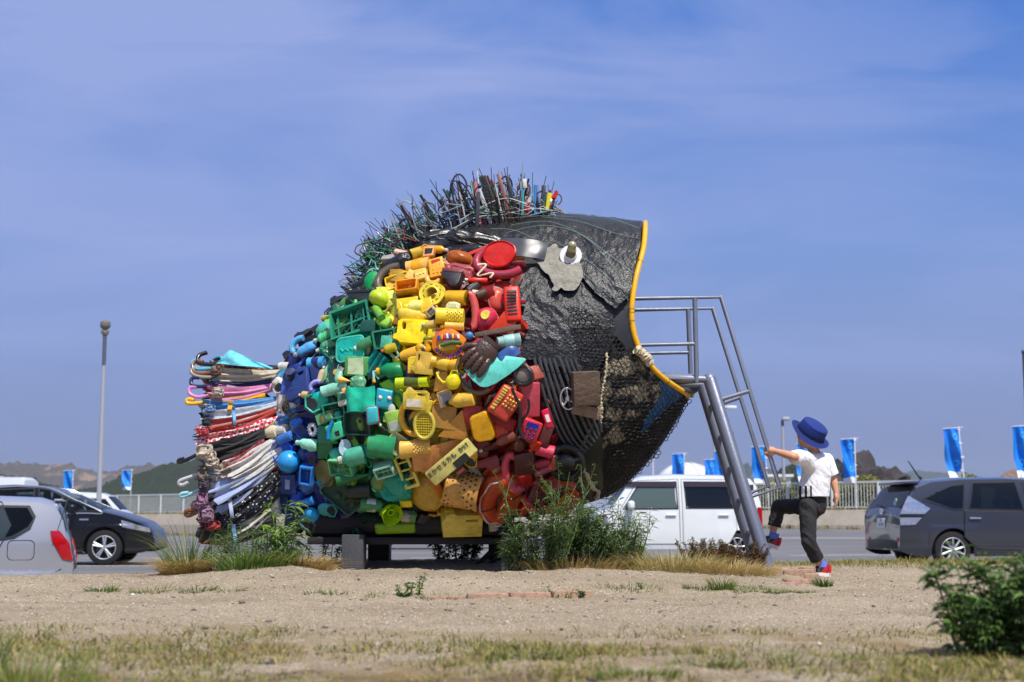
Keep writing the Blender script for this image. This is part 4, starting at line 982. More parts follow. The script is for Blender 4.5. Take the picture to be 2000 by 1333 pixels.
# fill between the traced things: smaller things of the same colour band, sunk deeper
def band(px, py):
    g0 = np.interp(py, [560, 640, 720, 800, 900, 1000], [690, 640, 640, 628, 645, 690]); g1 = np.interp(py, [500, 560, 640, 740, 820, 900, 1000], [735, 735, 765, 790, 795, 800, 812]); g2 = np.interp(py, [500, 560, 640, 720, 800, 880, 1000], [872, 885, 900, 905, 925, 945, 945])
    j = R.uniform(-10, 10)
    if px + j < g0: return 'b'
    if px + j < g1: return 'g'
    if px + j < g2: return 'y'
    return 'r'
PAL = {'b': [(34, 78, 160), (30, 60, 128), (36, 104, 190), (60, 140, 206), (30, 36, 110), (44, 50, 130)],
       'g': [(20, 120, 84), (28, 150, 116), (60, 176, 150), (18, 84, 60), (110, 170, 50), (70, 130, 60), (34, 60, 44), (130, 190, 160)],
       'y': [(232, 190, 40), (214, 160, 34), (236, 206, 70), (200, 138, 36), (196, 190, 40), (224, 170, 60), (176, 120, 40)],
       'r': [(196, 28, 34), (160, 24, 34), (214, 52, 32), (120, 24, 32), (150, 40, 34), (200, 70, 36), (96, 36, 34)]}
_fill = ['bottle', 'box', 'can', 'ball', 'cup', 'squeeze', 'bowl', 'clog', 'lid', 'bag', 'jerry', 'shoe', 'boot']
from mathutils.geometry import intersect_point_tri_2d
def inside(poly, x, y):
    c = False; n = len(poly)
    for i in range(n):
        x1, y1 = poly[i]; x2, y2 = poly[i - 1]
        if (y1 > y) != (y2 > y) and x < (x2 - x1) * (y - y1) / (y2 - y1) + x1: c = not c
    return c
JP = [(700, 560), (760, 510), (850, 480), (960, 480), (1030, 520), (1020, 600), (1016, 700), (1045, 720), (1070, 800), (1100, 880), (1130, 930), (1120, 980), (1040, 1000), (960, 1012), (850, 1030), (720, 1034), (620, 1024), (566, 1000), (552, 940), (552, 850), (566, 770), (600, 700), (650, 630)]
y = 490; row = 0
while y < 1036:
    x = 545 + (row % 2) * 14
    while x < 1135:
        px, py = x + R.uniform(-7, 7), y + R.uniform(-7, 7)
        if inside(JP, px, py):
            kd = R.choice(_fill); c = R.choice(PAL[band(px, py)]); wd = R.choice((44, 54)); hd = {'bottle': .45, 'squeeze': .5, 'can': .5, 'clog': .5, 'shoe': .55, 'boot': .5}.get(kd, .85) * wd
            if px < 585 and R.random() < .5: c = R.choice([(214, 206, 184), (226, 222, 210), (60, 120, 190)])
            junk(kd, px, py, wd, hd, R.uniform(0, 360), c, None, out=-.045, key=(kd, wd, R.randint(0, 1)))
        x += 33
    y += 28; row += 1
NV = (26, 40, 82); TE = (32, 158, 132); MT = (122, 206, 178); GR = (28, 128, 78); DG = (16, 74, 54); LM = (176, 204, 40); YL = (240, 204, 30); GO = (226, 168, 26); MU = (196, 150, 52); OR = (214, 122, 22); RD = (206, 24, 34); MR = (112, 34, 40); CR = (200, 22, 56)
BU = (32, 92, 186); SB = (74, 156, 214); CYN = (60, 172, 214); PU = (44, 42, 126); OL = (136, 128, 70)
# --- upper left: greens and blues
J(3, 'shoe', 655, 165, 170, 110, 10, (28, 28, 30)); J(3, 'clog', 600, 260, 220, 120, 40, (24, 24, 28)); J(3, 'box', 395, 470, 150, 90, 20, (26, 26, 28), rd=.3); J(3, 'shoe', 300, 510, 190, 100, 30, (34, 32, 34))
J(3, 'can', 825, 150, 200, 140, 8, (64, 84, 52)); J(3, 'shoe', 885, 165, 280, 150, 172, (34, 46, 44), (28, 34, 34), out=.06)
J(3, 'lid', 1215, 265, 250, 290, 20, (216, 194, 66), rings=(.7,), tilt=(0, -38), out=.03, d=.3)
J(3, 'cap', 1070, 175, 330, 230, 170, (196, 214, 30), out=.07, label='bright lime cap with its peak to the left'); J(3, 'ball', 985, 262, 120, 100, 0, (142, 180, 40)); J(3, 'hoop', 1080, 300, 110, 66, 0, (166, 204, 50), r=.012)
J(3, 'box', 1345, 212, 230, 120, 2, (226, 206, 20), out=.07); J(3, 'bottle', 680, 285, 230, 90, 195, (92, 190, 130)); J(3, 'cone', 552, 350, 90, 70, 180, (176, 160, 90), out=.06)
J(3, 'crate', 800, 385, 440, 310, 11, (38, 138, 108), diag=True, n=(6, 4), out=.075, tilt=(0, 0), d=.07, label='green bottle crate with a diamond lattice side')
J(3, 'bowl', 510, 460, 200, 190, 0, (44, 174, 148)); J(3, 'bottle', 520, 530, 230, 110, 198, (60, 190, 130), rib=True, out=.06); J(3, 'bottle', 545, 605, 270, 105, 200, (70, 158, 110), rib=True, out=.045)
J(3, 'box', 965, 430, 170, 130, -5, (18, 84, 72), out=.06); J(3, 'squeeze', 1085, 385, 170, 130, 165, (150, 196, 44), (130, 180, 40), out=.07)
J(3, 'crate', 1110, 555, 230, 190, 8, (38, 128, 96), n=(9, 8), t=.006, nm='mesh_basket', out=.07)
J(3, 'jerry', 1375, 490, 250, 345, 84, YL, (206, 90, 40), out=.07, tilt=(0, 0), label='bright yellow jerry can lying with its cap to the left')
J(3, 'tub', 810, 645, 350, 260, 0, (48, 186, 160), zig=True, d=.14, out=.05, tilt=(8, 0), label='turquoise lidded lunch tub with a zigzag line'); J(3, 'hoop', 290, 630, 200, 160, 10, CYN, arc=(60, 230), r=.022, nm='pipe_handle', out=.06)
J(3, 'squeeze', 340, 672, 250, 110, 200, (86, 176, 224), (226, 220, 196), out=.075); J(3, 'box', 330, 555, 190, 110, 8, (24, 34, 92)); J(3, 'shoe', 175, 685, 170, 80, 25, (20, 26, 44)); J(3, 'can', 455, 790, 190, 125, -2, (52, 156, 216), (20, 40, 100), out=.07)
J(3, 'cup', 200, 800, 170, 170, 250, (34, 62, 128)); J(3, 'jerry', 300, 985, 270, 340, 12, (42, 66, 128), out=.07, tilt=(-6, -12), d=.6, label='dark blue fuel can facing out with its open mouth')
J(3, 'can', 262, 925, 100, 100, 60, (28, 42, 88), out=.15, tilt=(0, -55)); J(3, 'box', 470, 900, 190, 220, 8, (36, 58, 116), out=.05)
J(3, 'box', 865, 815, 240, 200, -4, (64, 152, 64), (196, 214, 170), label=(.62, .8), out=.075, nm='tin_box', lx=-.02); J(3, 'book', 655, 890, 150, 210, -6, (18, 66, 58), out=.07)
J(3, 'sheet', 1030, 790, 200, 240, -38, (30, 156, 146), wave=.014, nw=3, bend=.05, nm='corrugated_sheet', out=.07); J(3, 'spray', 1140, 860, 330, 210, 4, (28, 140, 78), out=.10, label='green spray bottle with a yellow collar')
J(3, 'can', 650, 1030, 280, 120, 14, (140, 214, 190), out=.10); J(3, 'cone', 760, 955, 120, 70, 165, (224, 172, 44), out=.12, nm='plush_horn'); J(3, 'cone', 790, 1030, 110, 66, 215, (226, 174, 46), out=.12, nm='plush_horn'); J(3, 'bag', 880, 970, 150, 140, 0, (96, 156, 120), am=.15, out=.10, nm='plush_head')
J(3, 'tri', 540, 860, 110, 260, -25, (150, 214, 186), pts=((-.5, -.5), (.2, -.5), (.5, .5), (.1, .5)), out=.07); J(3, 'bottle', 510, 900, 170, 60, 70, (226, 206, 160), out=.09)
J(3, 'clog', 480, 1160, 260, 180, 28, (40, 182, 160), out=.10, label='turquoise clog with round holes beside the dark blue fuel can'); J(3, 'can', 430, 1245, 200, 70, 150, (28, 140, 116), out=.08)
J(3, 'tri', 1215, 1060, 340, 340, 0, (132, 196, 62), pts=((-.5, .25), (.05, .5), (.5, -.2), (.1, -.5)), out=.055, tilt=(0, 0)); J(3, 'sheet', 905, 1130, 300, 240, 4, (62, 208, 178), wave=.012, nw=1.6, bend=.06, out=.115, tilt=(0, 0), label='mint green rippled plastic sheet hanging in front')
J(3, 'box', 1115, 1125, 180, 200, -10, (30, 160, 176), nm='toy_mask', rd=.3, out=.085, dots=(2, 1, 0, .05, .5, 0, .13)); J(3, 'can', 1395, 965, 330, 105, 2, (188, 204, 30), (90, 100, 20), out=.115, nm='thermos_flask', label='lime yellow thermos flask lying level')
J(3, 'box', 1000, 1275, 120, 170, 2, (70, 196, 204), (206, 28, 50), seam=True, rd=.4, nm='spectacle_case', out=.12); J(3, 'shoe', 330, 1225, 200, 100, 200, (28, 42, 140)); J(3, 'shoe', 340, 1290, 170, 80, 195, (24, 36, 120))
J(3, 'can', 205, 1195, 150, 110, 95, (40, 110, 180), (200, 210, 220)); J(3, 'bottle', 95, 1150, 230, 110, 260, (222, 216, 200), (222, 216, 200), out=.04); J(3, 'funnel', 140, 1220, 120, 160, 0, (218, 212, 196), tilt=(0, 40), out=.05); J(3, 'clog', 65, 1000, 180, 140, 120, (214, 208, 192), out=.05)
J(3, 'box', 155, 1005, 120, 180, -8, (28, 76, 190), out=.05); J(3, 'lid', 100, 885, 120, 50, 30, (90, 180, 206), out=.06); J(3, 'cup', 110, 815, 110, 90, 170, (214, 208, 190), out=.04); J(3, 'hoop', 485, 1020, 130, 100, 20, (150, 146, 220), arc=(30, 200), r=.014, nm='umbrella_crook', out=.13)
J(3, 'bottle', 360, 1098, 110, 66, 180, (214, 190, 130), (226, 206, 160), out=.12); J(3, 'bottle', 930, 615, 200, 110, 200, (52, 146, 92), out=.10); J(3, 'boot', 1390, 690, 260, 170, 190, (224, 172, 30), (36, 38, 56), out=.09, label='yellow rubber boot with a dark rim')
J(3, 'bottle', 1160, 655, 150, 90, 195, (206, 176, 40), (210, 60, 40), out=.10); J(3, 'jerry', 1465, 790, 230, 190, 4, (228, 194, 60), (196, 50, 70), out=.09, label=None); J(3, 'jerry', 1430, 1115, 240, 200, -4, (238, 200, 34), (226, 170, 170), out=.12, tilt=(0, 0))
J(3, 'crate', 635, 1235, 220, 160, 12, (36, 140, 112), n=(9, 6), t=.005, nm='mesh_basket', out=.075); J(3, 'book', 545, 1300, 180, 90, 20, (96, 150, 84), out=.08); J(3, 'box', 725, 1110, 110, 170, 8, (206, 214, 196), (40, 120, 90), label=(.9, .4), out=.09); J(3, 'bottle', 1180, 1210, 150, 80, 100, (206, 206, 196), (196, 150, 90), out=.09)
J(3, 'squeeze', 1150, 1280, 140, 100, 80, (150, 206, 70), out=.09); J(3, 'lid', 1375, 850, 130, 160, 0, (98, 50, 140), out=.075); J(3, 'box', 560, 830, 180, 120, 0, (20, 56, 50), out=.04)
# --- lower left: blues and greens
J(4, 'tri', 290, 205, 250, 250, 0, (38, 116, 214), pts=((-.5, .3), (-.1, .5), (.5, .1), (.3, -.5), (-.05, -.5)), out=.04, nm='plastic_board'); J(4, 'gear', 450, 210, 120, 150, 10, (216, 220, 222), out=.09)
J(4, 'bottle', 135, 315, 250, 110, 200, (46, 124, 214), (226, 222, 210), out=.08); J(4, 'tray', 110, 420, 250, 190, 38, (32, 100, 198), out=.06, tilt=(0, 0)); J(4, 'ball', 205, 545, 245, 245, 0, (70, 150, 224), out=.10, tilt=(0, 0), label='sky blue ball'); J(4, 'ball', 320, 480, 150, 150, 0, (40, 80, 150), out=.03)
J(4, 'squeeze', 390, 360, 250, 150, 172, (160, 222, 200), (170, 226, 206), out=.10); J(4, 'clog', 430, 500, 200, 150, 100, (60, 44, 130), out=.07); J(4, 'lid', 560, 665, 260, 320, 8, (142, 134, 76), rings=(.85, .7, .55, .4), out=.075, tilt=(0, -16), label='olive ribbed round lid between blue and green things')
J(4, 'crate', 390, 670, 150, 200, -4, (62, 140, 226), n=(4, 9), t=.005, nm='mesh_basket', out=.09); J(4, 'bowl', 345, 760, 260, 290, 0, (44, 120, 204), out=.03, d=.5); J(4, 'box', 160, 780, 260, 210, 6, (44, 60, 140), (150, 160, 190), label=(.22, .42), lx=.12, rd=.12, nm='zipped_bag', out=.07)
J(4, 'cup', 260, 950, 200, 190, 262, (40, 108, 206), out=.05); J(4, 'cup', 265, 1130, 270, 230, 250, (34, 46, 118), out=.05); J(4, 'lid', 95, 1010, 130, 230, 0, (36, 96, 166), out=.03); J(4, 'clog', 415, 1100, 240, 180, 68, (80, 166, 222), out=.11, tilt=(0, 0), label='light blue clog with dark holes, toe down')
J(4, 'bottle', 370, 955, 180, 90, 200, (70, 150, 216), (210, 180, 130), out=.10); J(4, 'tri', 530, 950, 280, 400, 0, (58, 60, 150), pts=((-.5, .5), (.45, .3), (.1, -.5)), out=.05, tilt=(0, 0)); J(4, 'clog', 600, 1020, 230, 150, 182, (34, 160, 160), out=.11, label='teal clog right of the light blue clog')
J(4, 'bowl', 760, 1120, 260, 170, 8, (44, 46, 120), out=.06, d=.5, button=True, c2=(70, 74, 110)); J(4, 'tray', 765, 870, 330, 430, 42, (50, 84, 72), out=.07, tilt=(0, 0), d=.03, bosses=[(-.2, .1, .12), (.15, -.15, .1), (-.1, -.3, .09), (.2, .25, .1)], label='dark grey-green moulded tray set at a slant')
J(4, 'book', 590, 85, 180, 110, 20, (96, 160, 96), out=.10); J(4, 'box', 600, 260, 220, 190, 4, (50, 140, 96), rd=.1, out=.06); J(4, 'box', 705, 220, 180, 180, 22, (64, 196, 150), (36, 40, 38), label=(.3, .36), lx=.12, ly=-.18, rd=.2, nm='tea_tin', out=.10); J(4, 'hose', 680, 200, 200, 60, 78, (60, 140, 200), out=.15, r=.012)
J(4, 'tray', 940, 130, 320, 270, 0, (20, 78, 60), out=.06, nm='open_case', d=.05); J(4, 'box', 1300, 110, 160, 230, 12, (156, 206, 80), (206, 214, 206), label=(.7, .4), ly=-.2, out=.09); J(4, 'box', 580, 410, 190, 210, 2, (28, 120, 66), rd=.04, out=.06)
J(4, 'cup', 1180, 370, 300, 290, 176, (48, 156, 96), out=.09, inn=(20, 60, 40), label='green plastic bucket lying open to the left'); J(4, 'bottle', 880, 480, 300, 200, 195, (76, 188, 152), out=.11, label='pale green detergent bottle tucked in the bucket'); J(4, 'ball', 690, 470, 180, 150, 0, (86, 196, 166), out=.05); J(4, 'lid', 800, 390, 130, 190, 0, (180, 210, 226), tilt=(0, 30), out=.10)
J(4, 'crate', 770, 575, 270, 170, 4, (110, 196, 130), diag=True, n=(9, 6), t=.004, nm='mesh_basket', out=.09); J(4, 'cone', 900, 685, 390, 130, 192, (36, 120, 66), out=.11, label='dark green cone pointing left'); J(4, 'can', 950, 835, 260, 160, 12, (34, 44, 36), out=.09); J(4, 'bottle', 1130, 740, 220, 160, 240, (110, 140, 60), (120, 206, 150), out=.09)
J(4, 'crate', 1205, 600, 210, 130, 20, (150, 206, 170), diag=True, n=(8, 5), t=.005, nm='mesh_basket', out=.11); J(4, 'bag', 1300, 790, 370, 320, 10, (52, 156, 124), out=.08, nm='crumpled_bag', seed=3, label='crumpled jade green bag'); J(4, 'vent', 1325, 330, 200, 220, -32, (206, 214, 150), out=.11, tilt=(0, 0), label='pale slotted vent panel between green and yellow things')
J(4, 'cup', 1545, 370, 330, 190, 8, (226, 192, 92), taper=.95, bumps=(9, 14), out=.12, nm='studded_roller', label='pale yellow studded roller of the lower row'); J(4, 'frame', 1430, 620, 170, 380, 20, (220, 206, 110), q=.35, out=.09)
J(4, 'can', 1060, 965, 210, 150, -6, (70, 150, 96), (200, 206, 190), out=.10); J(4, 'funnel', 1250, 1020, 220, 230, 0, (168, 212, 40), out=.13, tilt=(0, 24), label='lime green funnel near the bottom edge'); J(4, 'can', 1415, 1080, 190, 130, -6, (96, 140, 80), (170, 166, 150), out=.10); J(4, 'hose', 1030, 1120, 190, 70, 8, (18, 50, 44), cor=True, r=.03, nm='corrugated_hose', out=.08)
J(4, 'bottle', 1010, 1210, 230, 110, 178, (26, 104, 72), (206, 180, 50), rib=True, out=.07); J(4, 'box', 1300, 1200, 440, 130, 3, (130, 170, 46), rd=.4, out=.09, label='long lime green case along the bottom edge'); J(4, 'bowl', 1620, 860, 330, 400, 0, (204, 164, 66), d=.45, out=.06, tilt=(0, -28), label='mustard half barrel basin')
J(4, 'tri', 1630, 1170, 340, 200, 0, (190, 134, 34), pts=((-.5, -.4), (.1, -.1), (.5, .3), (.1, .5)), out=.05); J(4, 'box', 1420, 945, 130, 80, 4, (226, 206, 76), nm='sponge', out=.10)
J(4, 'bag', 1060, 880, 180, 120, 0, (28, 70, 50), out=.03); J(4, 'clog', 700, 1080, 180, 100, 20, (34, 40, 96), out=.03)
# --- upper right: yellows and reds
J(5, 'cup', 480, 130, 140, 140, 195, (218, 176, 46), out=.07, inn=(150, 110, 30)); J(5, 'box', 590, 145, 110, 110, -4, (226, 140, 34), (24, 24, 26), label=(.72, .5), out=.10, nm='toy_truck'); J(5, 'bowl', 850, 175, 290, 190, -12, (172, 86, 30), out=.06, label='brown rusty helmet shell among the top things')
J(5, 'can', 490, 255, 220, 150, 0, (244, 178, 20), out=.08, nm='toy_barrel', label='orange-yellow toy barrel'); J(5, 'phone', 660, 285, 150, 200, 10, (238, 160, 60), (200, 60, 40), out=.10); J(5, 'hoop', 640, 380, 130, 120, 0, (236, 150, 50), arc=(150, 330), r=.018, nm='toy_arm', out=.12)
J(5, 'lid', 1230, 185, 310, 270, -8, CR, rings=(), d=.2, out=.14, tilt=(10, -8), label='big crimson round lid at the top beside the black head'); J(5, 'hoop', 1240, 235, 470, 300, -10, (176, 24, 50), arc=(110, 330), r=.030, nm='helmet_rim', out=.12); J(5, 'tri', 1010, 110, 300, 130, 0, (200, 34, 50), pts=((-.5, -.4), (.5, .2), (.45, .5), (-.45, -.1)), out=.07)
J(5, 'bag', 850, 320, 310, 220, -25, (166, 40, 64), am=.25, out=.08, nm='leather_glove'); J(5, 'shoe', 800, 400, 210, 170, 165, (44, 36, 40), (120, 30, 40), out=.12, label='black and crimson ankle boot'); J(5, 'tray', 300, 390, 240, 150, 14, (210, 176, 34), out=.07); J(5, 'box', 435, 360, 110, 100, -25, (226, 190, 70), out=.11); J(5, 'box', 525, 355, 120, 120, 8, (226, 184, 60), dots=(3, 1, 0, 0, .55, 0, .1), c2=(226, 210, 150), out=.12, nm='toy_block')
J(5, 'tray', 400, 460, 220, 120, 0, (222, 140, 36), out=.09, d=.06); J(5, 'annulus', 630, 520, 270, 230, -28, (238, 206, 60), hole=.44, out=.13, tilt=(10, -10), label='yellow ring plate with slots and a round hole'); J(5, 'cup', 850, 550, 190, 150, 170, (218, 168, 44), dots=True, out=.12, nm='strainer', label='golden strainer pierced with holes')
J(5, 'bottle', 450, 615, 170, 120, 180, (226, 224, 90), (226, 210, 60), out=.10); J(5, 'box', 570, 610, 130, 130, 20, (240, 190, 40), out=.09); J(5, 'squeeze', 470, 690, 330, 120, -8, (242, 194, 22), YL, out=.09); J(5, 'cup', 790, 715, 260, 150, -3, (240, 208, 76), taper=.95, bumps=(8, 14), out=.13, nm='studded_roller', label='yellow studded roller of the upper row'); J(5, 'box', 620, 675, 100, 70, 40, (196, 180, 140), out=.12, vent=6)
J(5, 'bag', 825, 640, 140, 90, -5, (240, 230, 170), am=.1, out=.15, nm='plush_toy'); J(5, 'hoop', 955, 660, 90, 320, 5, (214, 64, 34), arc=(-95, 95), r=.026, nm='pot_rim', out=.11); J(5, 'bowl', 1095, 720, 230, 220, 0, (200, 26, 36), (240, 206, 20), button=True, d=.8, out=.09, tilt=(-6, -4), label='red ball cup with a yellow button')
J(5, 'cup', 1090, 500, 200, 170, 190, (140, 24, 40), out=.08); J(5, 'bowl', 1200, 540, 190, 260, 0, (206, 32, 36), out=.07, tilt=(0, 30)); J(5, 'box', 1340, 600, 150, 350, 6, (206, 26, 34), vent=8, rd=.35, nm='appliance_cover', out=.11, label='tall red vented cover beside the black sheet'); J(5, 'tri', 1215, 740, 190, 180, 0, (214, 36, 40), pts=((-.5, -.5), (.5, -.5), (.3, .5)), out=.12)
J(5, 'bottle', 1010, 402, 210, 55, 178, (206, 30, 34), (240, 236, 220), out=.13); J(5, 'can', 985, 470, 110, 90, 40, (70, 64, 60), (180, 176, 170), out=.12); J(5, 'can', 1060, 520, 90, 80, 20, (88, 76, 60), out=.13); J(5, 'cup', 1005, 515, 60, 50, 0, (226, 216, 190), out=.14)
J(5, 'plank', 1210, 850, 430, 46, 12, (92, 70, 58), out=.17, label='weathered brown stick under the red things', m=mat((92, 72, 60), .8, var=.4, scale=12, bump=.6, per=0)); J(5, 'hose', 1080, 350, 180, 200, -50, (206, 176, 150), out=.16, r=.007, nw=3, nm='cord')
J(5, 'can', 830, 800, 180, 75, -3, (236, 186, 30), out=.13); J(5, 'bottle', 600, 780, 140, 70, 185, (226, 196, 90), (70, 130, 196), out=.12); J(5, 'box', 660, 845, 160, 100, -8, (236, 200, 40), (206, 60, 100), label=(.5, .6), lx=.2, out=.09); J(5, 'organ', 800, 955, 320, 270, 2, (240, 140, 30), out=.14, tilt=(6, 0), label='orange oval toy piano with coloured keys')
J(5, 'ball', 948, 898, 74, 74, 0, (30, 120, 176), out=.20); J(5, 'hose', 820, 968, 200, 60, 4, (58, 92, 50), out=.19, r=.014, nm='toy_snake'); J(5, 'glove', 1050, 1065, 360, 270, 52, (72, 50, 42), out=.20, tilt=(0, 0), label='brown leather baseball glove', m=mat((70, 50, 42), .35, var=.4, scale=14, bump=.5, per=0))
J(5, 'sheet', 1270, 1060, 280, 110, 35, (46, 104, 166), wr=.03, out=.16, nm='cloth'); J(5, 'tri', 1180, 1180, 580, 330, 0, (88, 226, 198), pts=((-.5, .02), (-.44, -.14), (-.36, -.30), (-.24, -.45), (-.18, -.47), (-.12, -.46), (.02, -.36), (.22, -.14), (.38, .08), (.5, .30), (.47, .34), (.36, .36), (.2, .40), (0, .36), (-.25, .22), (-.42, .06)), nm='sun_visor', curl=.5, out=.19, tilt=(-6, 0), label='big mint green sun visor below the brown glove'); J(5, 'can', 1310, 930, 210, 130, 10, (150, 196, 190), out=.15)
J(5, 'hoop', 1000, 1170, 340, 440, 20, (112, 88, 62), arc=(120, 290), r=.016, out=.13, nm='drum_rim'); J(5, 'bowl', 1040, 1180, 330, 380, 10, (120, 20, 44), out=.06, d=.2); J(5, 'lamp', 1450, 1215, 180, 210, 0, (200, 30, 40), out=.16, tilt=(0, -14), label='red torch with a dark rubber ring and a big lens')
J(5, 'jerry', 545, 1115, 210, 190, 85, (230, 192, 56), (200, 60, 80), out=.12, tilt=(0, 0)); J(5, 'can', 735, 1110, 230, 120, -10, (230, 184, 40), out=.12); J(5, 'watering', 780, 1255, 260, 200, 0, (226, 208, 40), out=.17, label='yellow toy watering can'); J(5, 'tri', 700, 1265, 150, 190, 0, (226, 150, 30), pts=((-.5, -.5), (.5, -.4), (.4, .5), (-.3, .4)), out=.09); J(5, 'ball', 590, 900, 110, 70, 10, (150, 150, 30), out=.10); J(5, 'hose', 560, 970, 130, 110, 30, (222, 170, 40), out=.11, r=.02, nw=3)
# --- lower right: yellows, oranges, reds
J(6, 'jerry', 255, 240, 210, 170, -2, (240, 198, 26), (226, 176, 170), out=.13, tilt=(0, 0), label=True); J(6, 'hoop', 215, 390, 180, 260, 15, (230, 168, 30), arc=(90, 280), r=.020, nm='basket_handle', out=.11); J(6, 'hoop', 315, 430, 160, 220, 0, (228, 210, 60), r=.012, mesh=11, nm='toy_racket', handle=70, hl=.6, out=.15, label='yellow toy racket with a mesh face')
J(6, 'tri', 300, 330, 250, 170, 0, (232, 166, 30), pts=((-.5, -.5), (.5, .4), (.45, .5), (-.4, -.1)), out=.10); J(6, 'box', 470, 380, 200, 190, -5, (178, 124, 48), rd=.06, out=.10); J(6, 'tri', 560, 425, 290, 250, 0, (206, 130, 26), pts=((-.5, -.4), (.4, -.5), (.2, .5)), out=.14, tilt=(0, 0), label='flat orange triangular board')
J(6, 'bottle', 610, 245, 240, 120, 190, (216, 180, 50), (28, 26, 26), out=.13); J(6, 'box', 490, 230, 120, 120, 18, (196, 160, 90), (150, 150, 156), label=(.7, .7), out=.12); J(6, 'tub', 755, 440, 200, 250, 15, (214, 168, 68), out=.10, d=.16, tilt=(0, 0), label='mustard washing tub seen from below')
J(6, 'box', 945, 260, 190, 270, -32, (212, 38, 28), keys=(9, -.33, .05, .22, .75), dots=(4, 4, .16, .08, .42, .36, .05), c2=(236, 214, 110), out=.15, nm='toy_organ', rd=.3, tilt=(0, 0), label='red toy keyboard with an orange key row'); J(6, 'box', 1140, 240, 170, 290, -2, (204, 26, 30), hnd=False, out=.09, rd=.12, nm='red_case')
J(6, 'box', 900, 400, 280, 110, -25, (160, 24, 26), rd=.3, out=.08); J(6, 'phone', 1140, 460, 150, 170, -20, (206, 34, 26), (40, 54, 150), out=.15); J(6, 'lid', 900, 480, 150, 120, 0, (214, 56, 36), rings=(.5,), out=.11); J(6, 'bottle', 930, 540, 190, 80, 205, (132, 40, 40), (110, 30, 34), out=.13); J(6, 'box', 745, 620, 150, 150, -15, (112, 48, 34), out=.07)
J(6, 'ball', 1050, 580, 120, 140, 0, (96, 44, 32), out=.10); J(6, 'bottle', 1165, 580, 110, 80, 235, (214, 36, 36), (206, 30, 36), out=.15); J(6, 'cup', 1245, 620, 140, 120, 160, (206, 32, 34), out=.12, nm='jar'); J(6, 'box', 1262, 500, 90, 190, -18, (116, 48, 56), out=.12, rd=.2, nm='pouch'); J(6, 'box', 1090, 710, 160, 180, 8, (92, 44, 36), out=.13, rd=.12, seam=True, c2=(60, 28, 22), nm='wallet')
J(6, 'hoop', 1010, 790, 130, 300, 12, (206, 24, 34), arc=(60, 300), r=.028, nm='chair_frame', out=.12); J(6, 'box', 1080, 860, 150, 130, 10, (196, 24, 32), out=.08); J(6, 'float', 890, 970, 370, 480, -6, (216, 74, 34), out=.12, tilt=(0, 0), label='orange life ring with a cord near the bottom')
J(6, 'shoe', 790, 720, 210, 100, 200, (128, 44, 52), (110, 36, 44), out=.12); J(6, 'clog', 690, 665, 180, 100, 80, (236, 190, 24), out=.13)
sg = J(6, 'sign', 525, 692, 450, 135, 41, (222, 206, 110), out=.215, tilt=(0, 0), face=.5, label='slanting yellow sign with black lettering')
J(6, 'tri', 430, 650, 460, 300, 0, (210, 132, 34), pts=((-.45, -.5), (-.05, -.48), (.5, .42), (.48, .5), (-.5, .05)), out=.125, tilt=(0, 0), curl=1, label='orange leather sheet with a curled edge'); J(6, 'cup', 600, 915, 280, 290, 172, (226, 160, 60), weave=(7, 18), taper=1.0, out=.13, nm='woven_basket', label='golden woven waste basket lying on its side')
J(6, 'bowl', 300, 970, 300, 320, 0, (200, 152, 60), d=.4, out=.07, tilt=(0, -18)); J(6, 'tri', 370, 880, 160, 200, 0, (196, 120, 30), pts=((-.5, .5), (.1, .4), (.5, -.4), (.2, -.5)), out=.12); J(6, 'bottle', 470, 1005, 190, 60, 180, (230, 176, 40), out=.12); J(6, 'box', 600, 735, 90, 90, 42, (40, 38, 40), (160, 24, 30), label=(.8, .3), out=.20, nm='cassette')
J(6, 'jerry', 585, 1150, 330, 240, 0, (222, 190, 40), out=.12, tilt=(0, 0), d=.7, label='old yellow jerry can at the bottom edge'); J(6, 'can', 1110, 1005, 180, 66, 118, (206, 28, 38), out=.14); J(6, 'can', 1170, 900, 220, 56, 70, (140, 56, 60), out=.12); J(6, 'bottle', 1080, 1060, 130, 70, 250, (206, 28, 36), out=.13); J(6, 'shoe', 1310, 700, 130, 80, 100, (206, 46, 36), out=.13)
J(6, 'can', 1240, 765, 150, 50, 22, (170, 76, 76), out=.14); J(6, 'can', 1240, 715, 120, 70, 15, (196, 30, 36), out=.12); J(6, 'box', 1420, 960, 200, 60, 40, (216, 70, 36), out=.14); J(6, 'box', 1440, 1030, 220, 80, 55, (216, 84, 36), out=.12); J(6, 'bag', 1200, 960, 160, 140, 0, (120, 30, 30), out=.07); J(6, 'box', 1330, 880, 150, 110, 30, (196, 44, 32), out=.06)
J(6, 'hoop', 1420, 700, 250, 270, 0, (26, 26, 28), r=.024, spokes=(20, 150, 265), nm='steering_wheel', out=.14, tilt=(0, -10), label='black steering wheel under the ribbed grille'); J(6, 'shoe', 985, 1240, 190, 110, 25, (40, 40, 42), out=.06); J(6, 'box', 1280, 380, 60, 150, 18, (206, 40, 44), (230, 210, 210), label=(.5, .4), out=.11)
J(6, 'hose', 1050, 330, 420, 60, 100, (30, 28, 30), r=.010, nw=2.5, out=.22, nm='cable'); J(6, 'hose', 1080, 380, 360, 80, 75, (28, 26, 28), r=.008, nw=2, out=.21, nm='cable')
